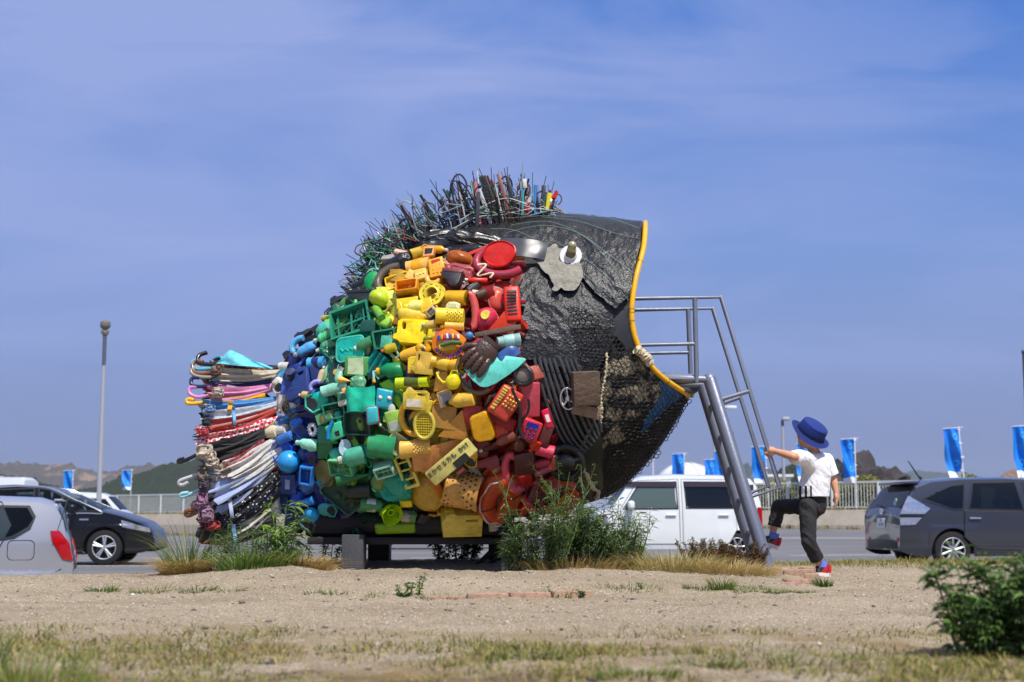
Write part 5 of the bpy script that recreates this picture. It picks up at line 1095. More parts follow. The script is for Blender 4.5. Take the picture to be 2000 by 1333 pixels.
# --- white and pale things beside the umbrellas
J(1, 'bottle', 585, 615, 130, 80, 180, (222, 210, 170), (214, 206, 180), out=.05); J(1, 'bottle', 655, 605, 110, 60, 185, (216, 208, 196), (226, 80, 150), out=.07); J(1, 'box', 595, 1045, 110, 120, 8, (226, 224, 212), dots=(1, 5, 0, 0, 0, .5, .02), c2=(60, 60, 60), out=.08, tilt=(0, 0), nm='carry_case', label='white plastic case beside the umbrellas'); J(1, 'can', 610, 570, 100, 26, 5, (220, 206, 40), out=.06)
J(1, 'bottle', 650, 440, 150, 80, 265, (224, 218, 200), out=.03); J(1, 'box', 610, 810, 90, 90, 40, (214, 40, 26), out=.02)
for (px, py, kd, w_, h_, c) in ((585, 1008, 'cup', 44, 40, (36, 48, 120)), (620, 1022, 'box', 46, 26, (30, 34, 84)), (655, 1030, 'bag', 50, 26, (36, 40, 70)), (690, 1034, 'shoe', 50, 24, (30, 34, 60)), (730, 1036, 'bag', 60, 22, (30, 60, 46)), (840, 1022, 'bag', 60, 26, (176, 124, 44)), (960, 1000, 'bag', 50, 30, (60, 50, 44))): junk(kd, px, py, w_, h_, R.uniform(-30, 200), c, out=.05)
# lettering on the sign
tm = text_mesh('まかせる方も  かけ', .0405, .001); s_ = link('lettering', tm, mat((26, 30, 26), .7, per=0, dirt=0, key='ink'), sg, Matrix.Translation((-.01, .020, .006)))
for kx, kw in ((.02, .24),):
    bm = bmesh.new(); plate(bm, rrect(.11, .05, .008, 2, .055, -.035), .0045, .007); tag(build('panel', bm, pl((34, 44, 40)), sg, Matrix()), None)
# small loose pieces wedged between the big ones
for i in range(430):
    px, py = R.uniform(550, 1110), R.uniform(500, 1030)
    if not inside(JP, px, py): continue
    kd = R.choice(('can', 'hose', 'tri', 'bottle', 'bag', 'hoop', 'box', 'lid', 'sheet', 'shoe', 'bag', 'squeeze', 'clog', 'tri')); c = R.choice(PAL[band(px, py)]) if R.random() < .8 else R.choice([(214, 208, 190), (40, 40, 44), (150, 146, 140), (196, 150, 120)]); q = R.choice((14, 20, 27, 33))
    junk(kd, px, py, q * 1.4, {'hose': .6, 'bottle': .5, 'can': .6, 'shoe': .5, 'squeeze': .5, 'clog': .55, 'bag': .7}.get(kd, .9) * q, R.uniform(0, 360), c, None, out=R.uniform(.01, .09), tilt=(R.uniform(-30, 30), R.uniform(-30, 30)), key=(kd, q, i % 3))
# --- black folded sheets, rolls and gloves along the top edge of the body
for (px, py, wp, hp, a, c) in ((885, 487, 130, 40, 8, (26, 27, 30)), (820, 505, 90, 36, 18, (30, 30, 34)), (950, 482, 150, 38, -14, (24, 25, 28)), (770, 535, 100, 40, 32, (28, 28, 30)), (720, 566, 80, 44, 35, (26, 26, 28)), (900, 500, 110, 30, -4, (36, 38, 42)), (860, 470, 90, 34, 14, (22, 23, 26))):
    junk('bag', px, py, wp, hp, a, c, out=.04, nm='rubber_sheet', am=.35, m=mat(c, .28, var=.3, scale=8, bump=.2, per=0))
junk('sheet', 1022, 503, 92, 40, -10, (70, 73, 80), out=.09, bend=.12, nm='pipe_shell', tilt=(0, 0), m=mat((66, 69, 76), .32, var=.2, scale=4, dirt=.25, per=0))
junk('hoop', 775, 556, 70, 60, 20, (96, 80, 66), arc=(60, 230), r=.03, nm='fur_trim', out=.06); junk('bowl', 735, 560, 40, 50, 0, (34, 150, 74), out=.05)
for i, (px, py) in enumerate(((690, 585), (664, 614), (640, 640), (618, 664), (600, 690), (705, 575), (582, 712))):
    junk(('shoe', 'clog', 'bag')[i % 3], px, py, 46, 28, 50 - 6 * i, ((24, 24, 26), (30, 34, 48), (28, 28, 30))[i % 3], out=.0)
# ------------------------------------------------------------------ head skins, net, grille, eye, mouth rim
_bk = {}
for _i in range(len(SP)): _bk.setdefault((int(SP[_i, 0] // 10), int(SP[_i, 1] // 10)), []).append(_i)
def surf_s(px, py):
    a, b = int(px // 10), int(py // 10); ids = [q for i in (-1, 0, 1) for j in (-1, 0, 1) for q in _bk.get((a + i, b + j), ())]
    if len(ids) < 8: ids = np.argpartition((SP[:, 0] - px) ** 2 + (SP[:, 1] - py) ** 2, 8)[:8]
    ids = np.asarray(ids); d = (SP[ids, 0] - px) ** 2 + (SP[ids, 1] - py) ** 2
    if len(ids) > 8: k = np.argpartition(d, 8)[:8]; ids = ids[k]; d = d[k]
    wt = 1 / (d + 2.0); wt /= wt.sum(); n = (SNf[ids] * wt[:, None]).sum(0); return float((SY[ids] * wt).sum()), Vector(n / np.linalg.norm(n))
def skin(name, poly, out, m, wr=.012, wsc=9.0, step=3.2, fray=2.5, seed=0.0, extra=None, th=0.0):
    xs = [p[0] for p in poly]; ys = [p[1] for p in poly]; bm = bmesh.new(); V = {}
    x0, y0 = min(xs) - 6, min(ys) - 6; nx, ny = int((max(xs) - x0) / step) + 3, int((max(ys) - y0) / step) + 3
    def ok(i, j):
        a, b = x0 + (i + .5) * step, y0 + (j + .5) * step
        a += fray * noise.noise(Vector((a * .11, b * .11, seed))); b += fray * noise.noise(Vector((a * .11, b * .11, seed + 5)))
        return inside(poly, a, b)
    def vert(i, j):
        if (i, j) not in V:
            a, b = x0 + i * step, y0 + j * step; Y, n = surf_s(a, b); p = W(a, b, Y)
            q = p * wsc + Vector((seed, 0, 0)); q2 = Vector((q.x * .75 + q.z * .45, q.y, q.z * .35 - q.x * .2)) + .5 * noise.noise_vector(q * .6); rg = lambda v: (1 - 2 * abs(noise.noise(v))) ** 3; h = 1.0 * noise.noise(q * .35) + (.55 + .6 * noise.noise(q * .3 + Vector((9, 0, 0)))) * (.8 * rg(q2) + .55 * rg(q2 * 2.7 + Vector((5, 0, 0))) + .32 * rg(Vector((q2.x * 7, q2.y * 5, q2.z * 4)) + Vector((2, 0, 0))) + .28 * rg(q * 4.2))
            k = max(.12, min(1, -n.y * 1.5)); V[(i, j)] = bm.verts.new(p + n * (out * k + wr * h * max(.3, k)))
        return V[(i, j)]
    for i in range(nx):
        for j in range(ny):
            if ok(i, j): bm.faces.new((vert(i, j), vert(i + 1, j), vert(i + 1, j + 1), vert(i, j + 1)))
    # soften the stepped outline
    bd = [v for v in bm.verts if any(e.is_boundary for e in v.link_edges)]
    for _ in range(3):
        new = {}
        for v in bd:
            nb = [e.other_vert(v) for e in v.link_edges if e.is_boundary]
            if len(nb) == 2: new[v] = v.co * .5 + (nb[0].co + nb[1].co) * .25
        for v, c in new.items(): v.co = c
    if th:
        bmesh.ops.recalc_face_normals(bm, faces=bm.faces[:]); bmesh.ops.solidify(bm, geom=bm.faces[:], thickness=th)
    return fpart(name, bm, m, ang=60)
TARP = mat((22, 23, 26), .33, var=.4, scale=6, bump=.7, bscale=60, dirt=.45, per=.05, key='tarp')
TARP2 = mat((20, 21, 23), .36, var=.45, scale=6, bump=.75, bscale=60, dirt=.4, per=.05, key='tarp2')
skin('head_lining', [(940, 470), (1060, 428), (1160, 432), (1254, 440), (1248, 490), (1230, 560), (1224, 615), (1238, 678), (1276, 732), (1342, 778), (1300, 848), (1258, 900), (1210, 950), (1165, 972), (1120, 978), (1100, 900), (1040, 760), (1010, 640), (1005, 540)], -.02, mat((22, 23, 25), .6, var=.3, bump=.4, per=0, key='lin'), .006, step=6)
skin('black_sheet', [(1014, 560), (1030, 535), (1078, 508), (1140, 545), (1196, 600), (1200, 660), (1160, 735), (1120, 727), (1086, 716), (1050, 706), (1016, 700), (1018, 630)], .025, TARP2, .016, 8, seed=3)['label'] = 'creased black sheet hanging down the cheek'
skin('black_sheet', [(858, 486), (880, 458), (960, 438), (1060, 423), (1160, 428), (1256, 437), (1250, 490), (1232, 560), (1229, 582), (1200, 610), (1165, 582), (1142, 556), (1128, 536), (1100, 520), (1066, 506), (1040, 492), (1000, 482), (985, 476), (940, 474), (900, 480)], .045, TARP, .015, 7, seed=7)['label'] = 'shiny black sheet over the top of the head'
skin('mouth_panel', [(1182, 612), (1200, 598), (1227, 588), (1230, 620), (1243, 676), (1252, 690), (1225, 686), (1196, 650), (1190, 630)], .012, mat((34, 36, 42), .5, var=.15, bump=.1, per=0, key='mp'), .002)
skin('burlap_patch', [(1046, 522), (1062, 502), (1084, 492), (1100, 503), (1132, 520), (1142, 546), (1134, 566), (1116, 582), (1096, 574), (1084, 580), (1078, 556), (1062, 540)], .062, mat((148, 144, 131), .95, var=.35, scale=14, bump=.9, bscale=90, dirt=.5, per=0, key='burlap'), .012, 12, fray=5, seed=11)['label'] = 'frayed grey cloth patch around the eye'
# green-white threads of the woven sheet
th = bmesh.new()
for pts in (((935, 445), (1000, 442), (1060, 438), (1120, 440)), ((990, 470), (1060, 456), (1130, 470), (1190, 510), (1240, 545)), ((1060, 440), (1130, 448), (1200, 470), (1250, 480)), ((1000, 455), (1080, 450), (1160, 490), (1222, 565)), ((1075, 480), (1130, 510), (1180, 545), (1225, 592)), ((1140, 545), (1170, 570), (1205, 600)), ((1110, 432), (1180, 440), (1250, 462)), ((960, 462), (1010, 466), (1060, 490))):
    P_ = []
    for q in spline([(a, b, 0) for a, b in pts], 26): Y, n = surf_s(q.x, q.y); P_.append(W(q.x, q.y, Y) + n * .062)
    tube(th, P_, .0014, 4)
tag(fpart('thread', th, mat((120, 150, 136), .7, per=0, dirt=0)), kind='stuff')
def burl():
    m = mat((24, 24, 25), .8, var=.3, key='netback', per=0).copy(); t = m.node_tree; b = t.nodes['Principled BSDF']; old = b.inputs['Base Color'].links[0].from_socket
    g = nn(t, 'ShaderNodeNewGeometry'); n = nn(t, 'ShaderNodeTexNoise'); n.inputs['Scale'].default_value = 9; n.inputs['Detail'].default_value = 4; t.links.new(g.outputs['Position'], n.inputs[0])
    r = nn(t, 'ShaderNodeMapRange'); r.inputs[1].default_value = .49; r.inputs[2].default_value = .55; t.links.new(n.outputs[0], r.inputs[0]); mx = nn(t, 'ShaderNodeMixRGB'); mx.inputs[2].default_value = (*lin((162, 150, 124)), 1)
    t.links.new(r.outputs[0], mx.inputs[0]); t.links.new(old, mx.inputs[1]); t.links.new(mx.outputs[0], b.inputs['Base Color']); return m
skin('burlap_lining', [(1162, 790), (1182, 700), (1205, 690), (1232, 680), (1254, 690), (1282, 742), (1290, 765), (1262, 812), (1240, 842), (1200, 870), (1172, 880)], .012, burl(), .006, 14, seed=2)['label'] = 'torn pale burlap showing through the net'
skin('blue_sheet', [(1284, 742), (1300, 748), (1332, 774), (1292, 806), (1262, 838), (1246, 850), (1262, 806), (1282, 770)], .010, mat((40, 104, 160), .5, var=.2, per=0, dirt=.4), .004, seed=4)['label'] = 'blue sheet behind the net at the lower lip'
skin('rubber_flap', [(1126, 884), (1140, 845), (1158, 832), (1172, 850), (1172, 900), (1176, 955), (1150, 975), (1136, 940)], .045, mat((28, 29, 32), .45, var=.25, bump=.2, per=0), .008, 6, seed=6)
torn = mat((206, 194, 160), .95, var=.3, scale=20, bump=.8, bscale=80, dirt=.3, per=0, key='torn')
for pts, r0 in ((((1166, 790), (1160, 808), (1150, 832), (1140, 850), (1127, 878), (1122, 900), (1128, 925), (1138, 945)), .009), (((1134, 905), (1146, 925), (1152, 940), (1164, 950), (1160, 962)), .014), (((1168, 782), (1168, 800), (1166, 822), (1160, 840)), .012), (((1236, 682), (1250, 690), (1264, 708)), .03), (((1182, 690), (1180, 720), (1172, 760), (1167, 785)), .007)):
    bm = bmesh.new(); P_ = []; rs = []
    for k, q in enumerate(spline([(a, b, 0) for a, b in pts], 40)):
        Y, n = surf_s(q.x, q.y); P_.append(W(q.x + 1.5 * R.uniform(-1, 1), q.y, Y) + n * .05); rs.append(r0 * R.uniform(.5, 1.3))
    tube(bm, P_, r0, 7, rs=rs); fpart('torn_edge', bm, torn)
# the net: hexagonal mesh of cord
def net(poly, cell, r, out, seed, nm='net'):
    bm = bmesh.new(); hs = cell / math.sqrt(3); pts = {}; edges = set()
    xs = [p[0] for p in poly]; ys = [p[1] for p in poly]; V = []; Tt = []
    rr = 0; y = min(ys)
    while y < max(ys):
        x = min(xs) + (rr % 2) * cell / 2
        while x < max(xs):
            if inside(poly, x + 4 * noise.noise(Vector((x * .2, y * .2, seed))), y + 4 * noise.noise(Vector((x * .2, y * .2, 9)))):
                c = [(round((x + hs * math.cos(rad(90 + 60 * k))) * 2) / 2, round((y + hs * math.sin(rad(90 + 60 * k))) * 2) / 2) for k in range(6)]
                for k in range(6):
                    a, b = c[k], c[(k + 1) % 6]
                    if a > b: a, b = b, a
                    edges.add((a, b))
            x += cell
        y += hs * 1.5; rr += 1
    def P(p):
        if p not in pts:
            wx = p[0] + 1.6 * noise.noise(Vector((p[0] * .05, p[1] * .05, seed + 3))) * 3; wy = p[1] + 5 * noise.noise(Vector((p[0] * .03, p[1] * .03, seed)))
            Y, n = surf_s(wx, wy); pts[p] = W(wx, wy, Y) + n * max(.10, min(1, -n.y * 1.4)) * (out + .010 * noise.noise(Vector((p[0] * .06, p[1] * .06, seed))))
        return pts[p]
    for a, b in edges:
        A_, B_ = P(a), P(b); d = (B_ - A_)
        if d.length < 1e-5: continue
        s1 = d.cross(Vector((0, -1, 0.2))).normalized() * r; s2 = d.cross(s1).normalized() * r; i = len(V)
        for c in (A_, B_): V += [c + s1, c - s1 * .5 + s2 * .87, c - s1 * .5 - s2 * .87]
        for k in range(3): k2 = (k + 1) % 3; Tt += [(i + k, i + k2, i + 3 + k2), (i + k, i + 3 + k2, i + 3 + k)]
    o = np_mesh(nm, [tuple(FI @ v) for v in V], Tt, mat((18, 18, 19), .5, var=.2, per=0, dirt=.2, key='net'), fish); return tag(o, None, None, None, 'stuff')
net([(1112, 600), (1140, 612), (1168, 632), (1196, 655), (1228, 690), (1246, 696), (1266, 720), (1290, 750), (1340, 780), (1340, 790), (1300, 850), (1258, 903), (1210, 950), (1172, 968), (1164, 900), (1176, 850), (1160, 800), (1166, 770), (1140, 735), (1128, 690), (1118, 640)], 9.0, .0030, .040, 1)
net([(1176, 908), (1200, 872), (1250, 838), (1300, 790), (1346, 780), (1304, 850), (1262, 904), (1214, 953), (1174, 976)], 8.0, .0032, .058, 6)
net([(1262, 896), (1276, 876), (1286, 872), (1284, 886), (1294, 888), (1270, 900)], 8.0, .0030, .02, 4)
# ribbed grille of black pipes
Lc = spline([(1043, 702, 0), (1056, 749, 0), (1077, 813, 0), (1102, 859, 0), (1128, 880, 0)], 30); Rc = spline([(1118, 704, 0), (1140, 760, 0), (1156, 800, 0), (1164, 822, 0), (1166, 836, 0)], 30)
GP = mat((64, 66, 70), .33, var=.2, scale=8, bump=.2, dirt=.5, per=.05, key='pipe')
for k in range(9):
    f = k / 8; bm = bmesh.new(); P_ = []
    for a, b in zip(Lc, Rc):
        q = a.lerp(b, f); Y, n = surf_s(q.x, q.y); P_.append(W(q.x, q.y, Y) + n * (.07 + .015 * math.sin(f * pi)))
    tube(bm, P_, .0112, 9); pipe = fpart('grille_pipe', bm, GP)
    bm = bmesh.new()
    for t in (4, 11, 17, 23): box(bm, tuple(P_[t] + Vector((.006, -.012, 0))), (.010, .008, .006))
    tag(build('clip', bm, GP, pipe, Matrix.Translation(-fish.location), smooth=False), kind='stuff')
    pipe.matrix_local = FI; pipe.children[0].matrix_local = Matrix()
junk('hoop', 1107, 776, 30, 42, 8, (200, 202, 206), r=.0075, spokes=(90, 215, 325), nm='chrome_emblem', out=.095, tilt=(0, 0), m=mat((210, 212, 216), .2, metal=.9, var=.1, per=0, dirt=.2, key='chrome'))
WD = mat((92, 74, 60), .85, var=.55, scale=16, bump=.8, bscale=40, dirt=.5, per=0, key='wood')
junk('plank', 1136, 756, 52, 64, 2, (90, 72, 60), out=.13, tilt=(0, 0), nm='wood_block', m=WD, label='weathered square of wood fixed over the grille'); junk('plank', 1137, 797, 54, 22, -14, (130, 104, 84), out=.13, tilt=(0, 0), nm='wood_block', m=mat((136, 112, 92), .85, var=.5, scale=18, bump=.8, per=0, key='wood2'))
# eye
def eye():
    M, Y = frame_at(1116, 511, 0, .085, (4, 0), .45); s = Y / F; bm = bmesh.new(); r = 22 * s
    lathe(bm, [(-.05, r * .5), (-.01, r * .98), (.0, r), (.010, r * .98), (.010, r * .56), (.03, r * .52), (.034, r * .46), (.022, r * .44), (.02, 0)], 36); e = link('eye', mesh_of(bm, 'eye', True, 30), mat((222, 224, 222), .35, var=.06, dirt=.25, per=0, key='eyew'), fish, FI @ M)
    d = Matrix.Rotation(rad(-34), 4, 'X') @ Matrix.Rotation(rad(9), 4, 'Y'); bm = bmesh.new(); q = 8.8 * s; L = 31 * s
    lathe(bm, [(.0, q * 1.06), (L * .42, q * 1.06), (L * .44, q * .98), (L * .75, q * .95)] + [(L * .75 + q * .95 * math.sin(a * pi / 14), q * .95 * math.cos(a * pi / 14)) for a in range(1, 7)] + [(L * .75 + q * .95, 0)], 24)
    link('bulb', mesh_of(bm, 'bulb', True, 50), mat((186, 178, 128), .12, var=.15, trans=.25, coat=1, per=0, key='bulb'), e, Matrix.Translation((0, 0, .012)) @ d)
    bm = bmesh.new(); lathe(bm, [(0, q * 1.10), (L * .40, q * 1.10), (L * .41, q * 1.0)], 24); link('bulb_socket', mesh_of(bm, 'bulb_socket', True, 40), mat((112, 104, 74), .4, per=0, key='sock'), e, Matrix.Translation((0, 0, .012)) @ d)
eye()
# mouth rim: yellow hose round the whole opening, near half and far half
fr = [Vector(SW[j, -1]) + Vector((.008, -.012, 0)) for j in range(0, NU, 5)]; bk = [Vector((p.x, 2 * YF - p.y, p.z)) for p in fr]
RIM = mat((238, 176, 18), .38, var=.08, scale=8, dirt=.35, bump=.1, per=0, key='rim')
bm = bmesh.new(); tube(bm, fr + bk[::-1][1:-1], .0185, 12, closed=True); fpart('mouth_rim', bm, RIM)['label'] = 'yellow hose edging the open mouth'
bm = bmesh.new(); c = W(1349, 770, YF - .02); tube(bm, [W(1332, 766, YF - .06), W(1344, 768, YF - .05), W(1354, 773, YF - .03)], .03, 9, rs=[.026, .032, .018]); fpart('tape_wrap', bm, mat((150, 136, 84), .6, var=.4, scale=20, bump=.7, per=0))
ti = bmesh.new()
for t in (.2, .44, .46, .5, .68, .86):
    p = Vector(SW[int(t * (NU - 1)), -1]) + Vector((.006, -.012, 0)); d = Vector(SW[min(NU - 1, int(t * (NU - 1)) + 2), -1]) - Vector(SW[int(t * (NU - 1)), -1]); d.normalize(); a = d.orthogonal().normalized(); b = d.cross(a)
    tube(ti, [p + a * math.cos(q) * .0222 + b * math.sin(q) * .0222 for q in [i * pi / 5 for i in range(10)]], .0012, 4, closed=True)
    tube(ti, [p, p + Vector((-.03 + .03 * R.random(), -.035, .03 * R.uniform(-1, 1)))], .0016, 4)
tag(fpart('cable_tie', ti, mat((26, 26, 28), .5, per=0, dirt=0, key='tie')), kind='stuff')

# ------------------------------------------------------------------ underside, beams and legs
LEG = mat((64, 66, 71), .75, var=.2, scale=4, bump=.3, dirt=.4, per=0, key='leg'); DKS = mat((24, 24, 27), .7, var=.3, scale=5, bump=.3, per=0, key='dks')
def bx(name, px0, px1, py0, py1, Y0, Y1, m, bev=.01, wob=0):
    a = W(px0, py0, Y0); b = W(px1, py1, Y0); bm = bmesh.new(); box(bm, ((a.x + b.x) / 2, (Y0 + Y1) / 2, (a.z + b.z) / 2), (abs(b.x - a.x), Y1 - Y0, abs(a.z - b.z)), bev)
    if wob: bmesh.ops.subdivide_edges(bm, edges=bm.edges[:], cuts=6, use_grid_fill=True)
    for v in bm.verts:
        if wob: v.co += Vector((0, 1, .7)) * wob * noise.noise(v.co * 4)
    return fpart(name, bm, m)
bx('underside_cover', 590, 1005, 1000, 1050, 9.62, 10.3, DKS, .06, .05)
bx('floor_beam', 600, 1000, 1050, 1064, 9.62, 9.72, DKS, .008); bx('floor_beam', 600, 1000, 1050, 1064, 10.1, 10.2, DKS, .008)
def leg(px, Y, wd, m=LEG):
    p = W(px, 1050, Y); z0 = gz1(p.x, Y) - .12; bm = bmesh.new(); box(bm, (p.x, Y, (p.z + .02 + z0) / 2), (wd, .22, p.z + .02 - z0), .01); fpart('leg', bm, m)
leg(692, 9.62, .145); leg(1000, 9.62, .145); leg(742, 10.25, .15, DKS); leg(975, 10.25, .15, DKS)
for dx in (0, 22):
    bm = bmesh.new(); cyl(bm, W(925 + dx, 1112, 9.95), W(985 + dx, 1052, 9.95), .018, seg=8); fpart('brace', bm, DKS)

# ------------------------------------------------------------------ tail of folded umbrellas
def tailY(py): return YF - .30 * math.sqrt(max(.02, 1 - ((py - 868) / 200) ** 2))
def pat(kind, c1, c2, sc):
    k = ('pat', kind, c1, c2, sc)
    if k in _m: return _m[k]
    m = mat(c1, .6, var=.15, per=0, dirt=.25, key='pat' + kind + str(c2)).copy(); t = m.node_tree; b = t.nodes['Principled BSDF']; old = b.inputs['Base Color'].links[0].from_socket; tcn = nn(t, 'ShaderNodeTexCoord')
    mpn = nn(t, 'ShaderNodeMapping'); mpn.inputs['Rotation'].default_value = (.2, .5, .3); t.links.new(tcn.outputs['Object'], mpn.inputs[0])
    if kind == 'check': n = nn(t, 'ShaderNodeTexChecker'); n.inputs['Scale'].default_value = sc; o = n.outputs['Fac']
    else:
        n = nn(t, 'ShaderNodeTexVoronoi'); n.inputs['Scale'].default_value = sc; r = nn(t, 'ShaderNodeMapRange'); r.inputs[1].default_value = .30; r.inputs[2].default_value = .24; t.links.new(n.outputs['Distance'], r.inputs[0]); o = r.outputs[0]
    t.links.new(mpn.outputs[0], n.inputs[0]); mx = nn(t, 'ShaderNodeMixRGB'); mx.inputs[2].default_value = (*lin(c2), 1); t.links.new(o, mx.inputs[0]); t.links.new(old, mx.inputs[1]); t.links.new(mx.outputs[0], b.inputs['Base Color'])
    _m[k] = m; return m
def cloth(c, **k): return mat(tuple(int(v * .9 + 12) for v in c), .75, var=.28, scale=11, bump=.4, bscale=40, dirt=.45, per=.06, key='cloth', **k)
def z1(x, y): return 340 + x / 3.03, 640 + y / 3.03
def umbrella(f, t, wf, wt, m, handle=None, hc=(30, 30, 32), dy=0.0, hr=.013, strap=None, label=None, seed=None):
    a, b = z1(*f), z1(*t); sd = R.random() * 50 if seed is None else seed; Ya = tailY(a[1]) + dy; Yb = tailY(b[1]) + dy + .03
    A_, B_ = W(*a, Ya), W(*b, Yb); ax = (A_ - B_); L = ax.length; ax.normalize(); s = Ya / F / 3.03; u = ax.cross(Vector((0, 1, 0))).normalized(); v = ax.cross(u).normalized(); bm = bmesh.new(); n1, n2 = 22, 48; rows = []
    for i in range(n1 + 1):
        tt = i / n1; r = (wt * 1.3 + (wf * 1.32 - wt * 1.3) * tt ** .75) / 2 * s; row = []
        for k in range(n2):
            q = 2 * pi * k / n2; pl_ = 1 + .36 * math.cos(8 * q + 1.5 * tt + sd) * min(1, tt * 2) + .14 * noise.noise(Vector((math.cos(q) * 2, math.sin(q) * 2 + sd, tt * 3)))
            e = 0
            if i == n1: e = .10 * L * noise.noise(Vector((k * .9, sd, 0))) + .03 * math.cos(8 * q + sd)
            row.append(bm.verts.new(B_ + ax * (L * tt + e) + u * (math.cos(q) * r * pl_) + v * (math.sin(q) * r * pl_ * .75) - Vector((0, 0, .02 * math.sin(tt * pi)))))
        rows.append(row)
    for A1, B1 in zip(rows, rows[1:]):
        for k in range(n2): bm.faces.new((A1[k], A1[(k + 1) % n2], B1[(k + 1) % n2], B1[k]))
    # frayed inner folds at the open end
    c = bm.verts.new(A_ - ax * L * .12)
    for k in range(n2): bm.faces.new((rows[-1][k], rows[-1][(k + 1) % n2], c))
    bm.faces.new(rows[0])
    um = fpart('umbrella', bm, m, ang=70)
    if label: um['label'] = label
    rb = bmesh.new()
    for k in range(6):
        q = rows[-1][0].co if False else A_ + u * (R.uniform(-1, 1) * wf * s * .45) + v * (R.uniform(-.8, .2) * wf * s * .3); tube(rb, [q - ax * .06, q + ax * R.uniform(.01, .05)], .0035, 5)
    x = build('rib_tip', rb, mat((60, 58, 60), .4, per=0, dirt=0), um, Matrix()); tag(x, kind='stuff')
    if handle:
        P_ = [W(*z1(*p), tailY(z1(*p)[1]) + dy * .6) for p in handle]; bm = bmesh.new(); pp = spline(P_, 26); tube(bm, [A_ - ax * .05] + pp, hr, 10); build('handle', bm, mat(hc, .3, var=.1, per=0, coat=.3, dirt=.15), um, Matrix())
    if strap:
        (x0, y0, x1, y1, w_, sc) = strap; bm = bmesh.new(); p0_, p1_ = z1(x0, y0), z1(x1, y1); Y0 = tailY(p0_[1]) - .06
        def fs(a_, b_):
            px, py = p0_[0] + (p1_[0] - p0_[0]) * b_ + (a_ - .5) * w_ / 3.03, p0_[1] + (p1_[1] - p0_[1]) * b_; return W(px, py, Y0 + .015 * math.sin(b_ * 6))
        sheet(bm, fs, 2, 10, .003); build('strap', bm, cloth(sc), um, Matrix())
    um.matrix_local = FI
    return um
def uscene():
    U = umbrella
    # hidden layers behind, so the tail has thickness
    cols = [(40, 40, 44), (150, 30, 40), (206, 202, 190), (50, 60, 110), (120, 110, 96), (30, 30, 34), (90, 120, 160), (170, 150, 140)]
    for i in range(22):
        yy = 250 + i * 44 % 960; tz = 260 + yy * .62
        U((225 + R.uniform(-35, 30), yy), (600, tz * .8 + 130), 105, 40, cloth(cols[i % 8]), dy=.16 + .22 * (i % 3))
    U((255, 222), (620, 240), 55, 25, cloth((26, 27, 30)), [(235, 220), (160, 215), (138, 200), (150, 165), (196, 148)], (22, 22, 24), hr=.015)
    U((262, 200), (585, 245), 40, 20, cloth((88, 190, 214)), [(245, 240), (150, 247), (112, 235), (108, 205), (135, 190)], (84, 170, 190))
    bm = bmesh.new(); c = [z1(250, 212), z1(330, 124), z1(460, 185), z1(590, 245), z1(420, 225)]; 
    def tri(u, v):
        a = z1(250 + 330 * u, 214 + 32 * u); top = np.interp(u, [0, .22, 1], [0, 88, 2]); y0 = a[1] - v * top / 3.03; return W(a[0] + v * 2, y0, tailY(850) - .02 + .06 * v + .02 * math.sin(u * 9 + v * 4))
    sheet(bm, tri, 26, 10, .004); fpart('umbrella_cloth', bm, cloth((96, 206, 226)))['label'] = 'light blue cloth flap standing up on the tail'
    U((255, 250), (575, 244), 70, 22, pat('check', (176, 120, 92), (74, 52, 48), 70), [(235, 262), (160, 275), (118, 262), (108, 225), (130, 198), (172, 206)], (124, 74, 44), hr=.014)
    U((245, 288), (632, 274), 80, 38, cloth((206, 194, 170)), [(235, 296), (150, 292), (110, 275), (102, 255), (115, 240), (155, 238)], (150, 142, 130))
    U((235, 335), (600, 312), 50, 26, cloth((30, 36, 76)), [(220, 342), (150, 350), (108, 340), (100, 315), (115, 298), (150, 298)], (28, 36, 84))
    U((228, 392), (605, 348), 72, 30, cloth((214, 130, 176)), [(205, 402), (140, 412), (96, 395), (88, 370), (100, 354), (135, 352)], (206, 132, 190), label='pink umbrella with a pink crook')
    U((300, 360), (600, 352), 34, 20, cloth((206, 186, 206)))
    U((210, 430), (540, 402), 50, 26, cloth((226, 160, 30)), [(195, 440), (120, 450), (80, 448), (74, 432), (90, 424), (118, 430)], (236, 178, 20), strap=(338, 442, 325, 496, 26, (226, 164, 30)), label='orange-yellow umbrella with a yellow crook')
    U((195, 476), (630, 420), 66, 24, cloth((82, 140, 200)), strap=(352, 468, 360, 575, 18, (110, 170, 220)))
    U((200, 540), (640, 452), 80, 36, mat((176, 180, 190), .28, var=.3, scale=14, bump=.8, bscale=30, dirt=.3, per=0, key='silv'))
    U((222, 598), (600, 486), 84, 34, cloth((196, 44, 34))); U((150, 650), (640, 540), 82, 32, pat('check', (196, 40, 60), (226, 206, 206), 48), label='red and white checked umbrella')
    U((170, 622), (300, 600), 60, 40, pat('check', (196, 40, 70), (230, 220, 220), 40)); U((215, 735), (535, 606), 100, 40, cloth((30, 31, 34))); U((300, 700), (540, 640), 70, 30, cloth((24, 25, 28)))
    U((160, 752), (330, 700), 36, 26, cloth((30, 30, 32)), [(130, 756), (80, 780), (42, 796), (26, 796), (30, 784), (60, 776)], (24, 24, 26))
    U((318, 800), (530, 660), 62, 30, pat('check', (140, 40, 54), (176, 90, 90), 44)); U((330, 845), (600, 670), 84, 40, cloth((214, 212, 204))); U((345, 895), (640, 720), 76, 36, cloth((206, 204, 198))); U((350, 930), (640, 770), 60, 26, cloth((196, 196, 190)))
    U((285, 850), (420, 760), 66, 50, cloth((190, 172, 150)))
